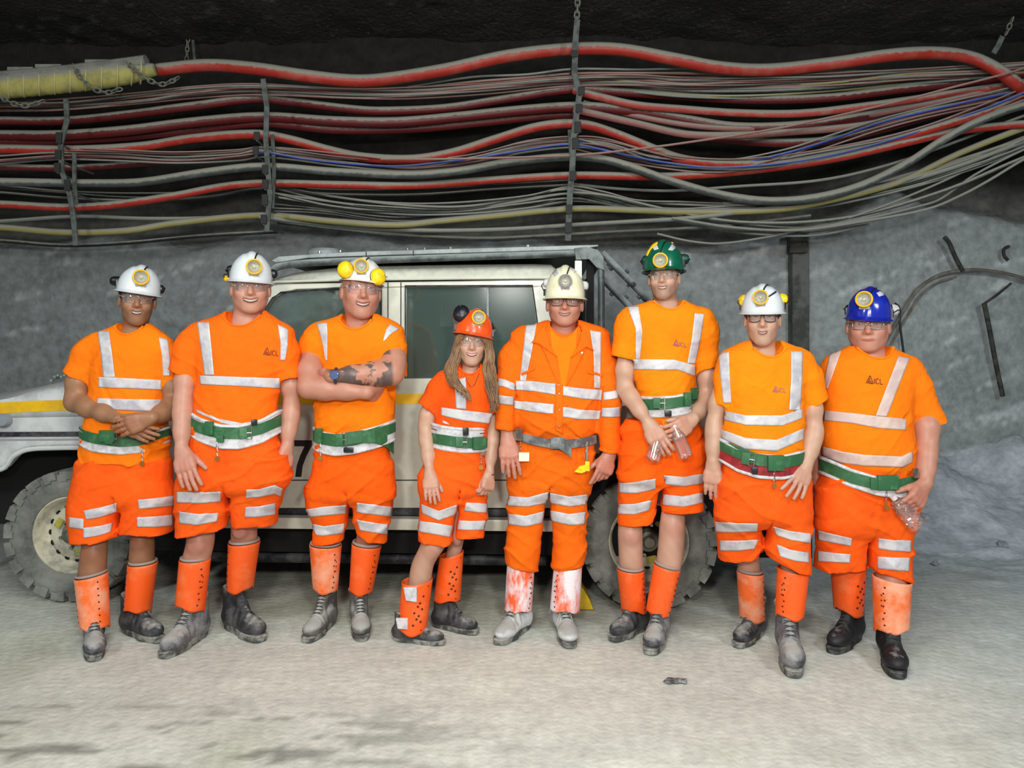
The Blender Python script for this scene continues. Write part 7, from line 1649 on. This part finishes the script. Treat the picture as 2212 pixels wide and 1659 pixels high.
P8 = build_person(dict(seed=8, D=3.80, label='person in royal blue hard hat holding a crumpled clear bottle, at far right',
  torso=[(748,1838,1918,.07),(758,1815,1940,.09),(770,1792,1970,.11),(790,1778,1982,.125),(830,1780,1976,.14),(880,1778,1966,.15),(920,1774,1966,.16),(966,1774,1972,.17),(1000,1790,1970,.165),(1018,1820,1955,.15),(1030,1840,1930,.13)],
  collar=dict(x=1878, front=774, hw=38), shirt_mat=M_TEE, shirt_label='orange tshirt with wide silver bands across a round belly', stripe_mat=M_STRIPE_WARM,
  sleeves=[dict(j=[(1806,795,.03,28),(1796,830,.05,27)], hem=((1770,880),(1810,886))), dict(j=[(1962,805,0,34),(1975,835,0,35)], hem=((1972,928),(2041,907)))],
  creases=[(1962,900,1910,925,-.12,.008),(1780,990,1830,1010,-.14,.006)],
  head=dict(eye=(1875,701), hw=46, chin=760, skin='ruddy', jaw=1.12, mw=.025, open=.0, smile=.004, brow=(.4,.3,.25), browk=.2),
  hair=dict(key='grey', col=srgb(170,165,160), label='short grey hair', low=-.03),
  helmet=dict(key='blue', col=srgb(22,36,148), col2=srgb(26,44,160), label='glossy blue hard hat with one reflective sticker', w=112, brim=688, top=622, lamp=(1868,648), lr=18, roll=4, rough=.18, stickers=[H([(1893,633),(1899,641)],[(1905,627),(1915,636)])],
    ears=[(1829,668,7,14,.04,PLP,(-1,-.2,0)),(1938,670,9,16,.05,M_PADW,(1,-.2,0))]), glasses='metal',
  arms=[dict(j=[(2000,870,0,29),(2002,960,-.06,22),(1998,1044,-.15,16)], hand=dict(to=(1972,1090,-.21), palm=(-.35,1,0), th=-1, curl=((.35,.5,.4),(.5,.6,.4),(.6,.6,.4),(.6,.6,.4)), thumb=.55, sc=1.1)),
        dict(j=[(1790,860,.08,22),(1766,950,.1,19),(1762,1030,.1,13)], hand=dict(to=(1762,1060,.1), palm=(.3,1,0), th=1, curl=(.2,.3,.2), sc=.9))],
  shorts=dict(x=(1760,1982), bottom=1258, label='red orange shorts with silver bands, right hem lower', waist=[(1000,1786,1970,.15),(1030,1778,1974,.155),(1082,1768,1975,.15),(1120,1765,1975,.14),(1140,1765,1972,.125)],
    legs=[dict(rows=[(1060,1772,1872),(1110,1766,1872),(1160,1765,1870),(1200,1763,1868),(1228,1763,1866)], hem=((1762,1228),(1868,1221))),
          dict(rows=[(1060,1868,1975),(1116,1871,1974),(1160,1873,1967),(1200,1876,1965),(1252,1882,1966)], hem=((1876,1225),(1966,1256)))]),
  boots=[dict(toe=(1797,1413), yaw=-30, m=M_BOOT_B, sole=M_SOLE_D, label='black boot with a rounded toe', sc=1.06), dict(toe=(1940,1468), yaw=20, m=M_BOOT_B, sole=M_SOLE_D, label='black boot set forward, nearest the camera', sc=1.1)],
  shins=[dict(top=((1797,1226),(1868,1224)), bot=((1804,1317),(1862,1330)), skin=[(1195,1800,1862),(1225,1802,1860)], knee=1200, m=M_GAITER, holes='many', label='orange shin guard with white scuffed foot', sock=False),
         dict(top=((1889,1244),(1965,1254)), bot=((1891,1359),(1959,1362)), skin=[(1210,1892,1960),(1250,1894,1958)], knee=1215, m=M_GAITER_D, holes='left', label='faded dusty orange shin guard', sock=False)],
  bands=[H([(1794,762),(1786,800),(1779,838)],[(1818,758),(1803,800),(1789,840)]), H([(1940,770),(1915,835),(1891,898)],[(1964,775),(1940,835),(1915,900)]),
         H([(1781,887),(1840,892),(1897,899),(1957,905)],[(1781,908),(1840,914),(1897,925),(1955,929)]), H([(1777,964),(1820,975),(1866,982),(1948,986),(1970,975)],[(1779,988),(1820,1000),(1866,1006),(1950,1009),(1970,998)])],
  legbands=[H([(1768,1145),(1800,1153),(1840,1162)],[(1768,1166),(1800,1172),(1838,1179)]), H([(1767,1190),(1800,1194),(1837,1197)],[(1767,1212),(1800,1214),(1835,1215)]),
            H([(1898,1162),(1930,1166),(1967,1167)],[(1898,1185),(1930,1190),(1966,1192)]), H([(1897,1202),(1930,1204),(1964,1205)],[(1896,1228),(1930,1231),(1962,1234)])],
  logo=(1871,828,17,.06,LOGO_D),
  belt=dict(line=[(1774,1004),(1812,1030),(1860,1044),(1906,1045),(1950,1036),(1982,1025)], b=.168, h=26, pad=[(1774,1004),(1812,1030),(1860,1048),(1906,1054),(1950,1045),(1982,1030)], ph=32, buckle=(1902,1045), brot=0, boxes=[(1918,1042,44,30,M_BELT,'belt_pouch'),(1805,1028,16,22,M_BLACKP,'clip'),(1977,1022,12,20,M_STEEL,'clip')], chains=[(1785,1012,1040),(1915,1060,1090)])))
# ------------------------------------------------------------------ what the people wear and hold besides
# long hair of the short person
def long_hair(pp):
    rnd = random.Random(4); D = pp['D']; b = MB(); M = pp['M']
    def lock(pts, r0, r1, n=6):
        q = spline(pts, 6); N = len(q); b.tube(q, [r0+(r1-r0)*(i/(N-1))**1.5 for i in range(N)], n)
    for side in (-1, 1):
        for k in range(320):
            u = rnd.random(); v = rnd.random(); back = rnd.random()
            x0, y0 = (1002-14*u, 724+8*v) if side < 0 else (1042+16*u, 726+8*v)
            dy = -0.02+0.09*back
            if side < 0:
                path = [(x0, y0, dy-0.03), (996-20*u, 762+6*v, dy-0.03), (986-24*u, 796, dy-0.07), (985-18*u+10*v, 826, dy-0.13), (1000-24*u+14*v, 846-10*u, dy-0.15), (1018-34*u, 862-26*u+8*v, dy-0.16)]
            else:
                path = [(x0, y0, dy-0.03), (1050+14*u, 762+6*v, dy-0.03), (1044+24*u, 800, dy-0.07), (1056+20*u-8*v, 836, dy-0.11), (1060+16*u, 868, dy-0.13), (1070+8*u-14*v, 892-14*u, dy-0.13)]
            ph = rnd.uniform(0, 6); w = rnd.uniform(1.5, 4.5); q = []
            for i, (x, y, d_) in enumerate(path): q.append(P(x+w*math.sin(i*1.9+ph), y, D+d_+0.004*math.sin(i*2.3+ph)))
            e = rnd.randint(4, 6); lock(q[:max(e, 4)], rnd.uniform(0.0018, 0.0036), 0.0010)
    for k in range(60):   # fringe parted under the brim
        s_ = rnd.choice((-1, 1)); u = rnd.random()
        lock([P(1019+s_*(8+20*u), 722, D-0.095+0.03*u), P(1019+s_*(20+14*u), 731, D-0.085+0.03*u), P(1019+s_*(31+6*u), 746, D-0.05), P(1019+s_*(35+6*u), 766, D-0.04)], 0.0032, 0.0018)
    m = mat('wavy_brown_hair', srgb(158, 122, 86), 0.5, col2=srgb(104, 76, 52), nscale=26, nlo=0.35, nhi=0.7, stretch=(1, 1, 0.25))
    o = b.build('hair', m, pp['per'], True, ang=80); o['label'] = 'long wavy brown hair falling past the shoulders'
long_hair(P4)
# coverall: undershirt, collar, pockets, buttons, placket
m_under_t = M_TEE
def pt(bvh, x, y, off): l, n = hit(bvh, x, y); return l+n*off
patch('undershirt', P5['bs'], H([(1188,706),(1200,722),(1212,729),(1224,729),(1235,724),(1247,708)], [(1192,765),(1202,797),(1213,838),(1221,838),(1234,797),(1244,765)]), M_TEE, P5['shirt'], 0.003, thick=0.001, nr=16, step=3)
patch('collar', P5['bs'], H([(1186,690),(1178,712),(1186,742)], [(1150,740),(1164,744),(1204,772)]), M_COVER, P5['shirt'], 0.010, thick=0.008)
patch('collar', P5['bs'], H([(1247,694),(1256,716),(1250,744)], [(1281,758),(1266,750),(1232,774)]), M_COVER, P5['shirt'], 0.010, thick=0.008)
patch('lapel', P5['bs'], H([(1168,745),(1180,770),(1192,800),(1206,828)], [(1204,772),(1206,790),(1210,812),(1212,834)]), M_COVER, P5['shirt'], 0.006, thick=0.004)
patch('lapel', P5['bs'], H([(1266,750),(1256,772),(1242,800),(1226,828)], [(1232,774),(1230,790),(1226,812),(1222,834)]), M_COVER, P5['shirt'], 0.006, thick=0.004)
patch('placket', P5['bs'], H([(1201,832),(1200,880),(1200,930)], [(1216,832),(1216,880),(1215,938)]), M_COVER, P5['shirt'], 0.005, thick=0.003)
patch('pocket_flap', P5['bs'], H([(1126,806),(1140,801),(1154,793)], [(1128,812),(1142,806),(1156,797)]), M_COVER, P5['shirt'], 0.006, thick=0.003)
patch('pocket_flap', P5['bs'], H([(1268,800),(1285,804),(1304,810)], [(1268,806),(1285,810),(1302,815)]), M_COVER, P5['shirt'], 0.006, thick=0.003)
b = MB()
for x, y in ((1208,850),(1208,885),(1208,918),(1256,762)):
    p = pt(P5['bs'], x, y, 0.008); b.lathe([(0.0001,0.002),(0.005,0.002),(0.006,0)], 10, Matrix.Translation(p) @ Matrix.Rotation(math.pi/2, 4, 'X'))
b.build('snap_buttons', M_STEEL, P5['shirt'], True)
# white pocket tag and yellow pouch on the coverall belt
p = P(1132, 987, 3.86); b = MB().box(p-Vector((0.026,0.003,0.022)), p+Vector((0.026,0.003,0.022)), mtx=None, bev=0.002); b.build('cream_tag', mat('cream_tag', srgb(236,222,190), .7), P5['per'], False)
b = MB(); q = [P(x, y, 3.84) for x, y in ((1241,1019),(1252,1007),(1264,1004),(1266,1018),(1256,1022))]; b.prism([(v.x, v.z) for v in q], 3.835, 3.85); b.box(P(1264,1018,3.83), P(1273,996,3.85), bev=0.003)
o = b.build('yellow_pouch', M_YEL, P5['per'], False); o['label'] = 'small yellow plastic ear plug pouch hung from the belt'
b = MB().tube([P(1268,955,3.86), P(1268,975,3.845), P(1268,998,3.84)], 0.005, 6); b.build('pouch_strap', M_BELT_GREY, P5['per'], True)
# shoe straps of the short person
# watch on the folded arms, rings, bracelets
def band_on(pp, px, py, dy, axis, R, r, m, name, label=None, flat=1.0):
    c = P(px, py, pp['D']+dy); ax = Vector(axis).normalized(); u = ax.cross(Vector((0,1,0))).normalized(); v = ax.cross(u)
    o = MB().tube([c+u*math.cos(f)*R+v*math.sin(f)*R for f in np.linspace(0, 2*math.pi, 28, endpoint=False)], r, 8, closed=True).build(name, m, pp['per'], True, ang=70)
    if label: o['label'] = label
    return o, c, u, v
o, c, u, v = band_on(P3, 726, 812, -.215, (1,0,0), .037, .006, mat('navy_watch_strap', srgb(40,48,80), .5), 'watch_strap', 'dark watch strap')
b = MB().lathe([(0.0001,0.009),(0.017,0.009),(0.021,0.006),(0.022,-0.004)], 24, Matrix.Translation(c+Vector((0,-.037,.006))) @ Matrix.Rotation(math.pi/2, 4, 'X'))
o = b.build('watch', mat('watch_face_steel', srgb(120,140,190), .2, .7), P3['per'], True); o['label'] = 'round steel watch with blue face'
band_on(P4, 929, 1020, -.06, (0.05,0,1), .0255, .0022, M_STEEL, 'bracelet', 'thin silver bracelet')
band_on(P4, 1057, 1025, -.042, (-0.05,0,1), .024, .003, M_BLACKP, 'wristband', 'black wristband')
# necklace
b = MB(); pts = [P(1004+i*1.9, 808+ (34*math.sin(i/15*math.pi)), P4['D']-0.118) for i in range(16)]
pts = [pt(P4['bs'], 1003+i*2.1, 806+30*math.sin(i/15*math.pi), 0.004) for i in range(16)]
b.tube(pts, 0.0014, 5); b.build('necklace', M_STEEL, P4['per'], True)
# white straps on the shin guard of the short person
for (a) in ([(874,1262),(903,1262),(903,1294),(880,1290)], [(858,1328),(884,1328),(884,1352),(862,1350)]):
    b = MB(); q = [P(x, y, 3.90) for x, y in a]; b.prism([(v.x, v.z) for v in q], 3.845, 3.86); o = b.build('white_strap', M_PADW, P4['per'], False, bevel=0.003); o['label'] = 'white fastening strap'
# ------------------------------------------------------------------ bottles in the hands
m_pet = glassy('clear_bottle_plastic', (1.0, 0.75, 0.66, 1), 0.10, 0.16, 0.08)
def bottle(c, axis, L_, R_, label, crush=0.0, seed=0):
    ax = Vector(axis).normalized(); M = Matrix.Translation(c) @ ax.to_track_quat('Z', 'Y').to_matrix().to_4x4(); prof = []
    for i in range(25):
        t = i/24; z = (t-0.5)*L_; r = R_
        if t < 0.08: r = R_*(0.6+0.4*(t/0.08)**0.5)
        elif t > 0.72: r = R_*(1-0.62*((t-0.72)/0.28)**0.8)
        else: r = R_*(1+0.035*math.sin(t*70))
        prof.append((r, z))
    prof = [(0.0001, -L_/2+0.006)]+prof
    b = MB().lathe(prof, 28, M)
    if crush:
        rs_ = np.random.RandomState(seed); ph = rs_.uniform(0, 6, 6); V2 = []
        for v in b.V:
            v = Vector(v); d = v-Vector(c); k = 1+crush*(math.sin(d.x*150+ph[0])*math.sin(d.z*120+ph[1])+0.6*math.sin(d.y*170+d.z*90+ph[2])); V2.append(tuple(Vector(c)+d*k))
        b.V = V2
    o = b.build('water_bottle', m_pet, None, True, ang=60 if not crush else 20); tag(o, label, 'bottle')
    b = MB().lathe([(0.0001, L_/2+0.018), (0.014, L_/2+0.018), (0.0145, L_/2-0.002), (0.0001, L_/2-0.002)], 20, M); b.build('bottle_cap', mat('pale_cap', srgb(214,200,196), .4), o, True)
    return o
bottle(P(1418, 962, 3.75), (0.30, 0.15, 1), .16, .034, 'clear bottle in the left-hand grip of the green helmeted person')
bottle(P(1470, 955, 3.73), (-0.38, 0.15, 1), .16, .033, 'clear bottle held in the right-hand grip of the green helmeted person')
bottle(P(1958, 1108, 3.60), (-0.5, 0, 0.6), .17, .038, 'crumpled clear bottle held by the person in the blue helmet', crush=0.10, seed=3)

# bits on the hard hats
for e in (H([(1396,552),(1402,538),(1412,528),(1421,523)], [(1400,554),(1406,541),(1415,532),(1422,527)]), H([(1450,522),(1464,526),(1474,538),(1480,556)], [(1450,526),(1462,530),(1470,541),(1475,557)])):
    o = patch('ear_defender_headband', P6['hb'], e, M_YEL, P6['helmet'], 0.006, thick=0.003, nr=4)
    if o: o['label'] = 'yellow headband of the ear defenders'
b = MB().box(P(1242, 604, 4.03), P(1256, 564, 4.06), bev=0.005); o = b.build('cable_clip_fin', MATS['helmet_cream'], P5['helmet'], False); o['label'] = 'cream fin-like cable clip'
e = patch('cable_strap_band', P7['hb'], H([(1659,640),(1669,633),(1678,627)], [(1660,643),(1671,636),(1680,630)]), mat('navy_strap', srgb(30,36,66), .6), P7['helmet'], 0.003, thick=0.002, nr=4)
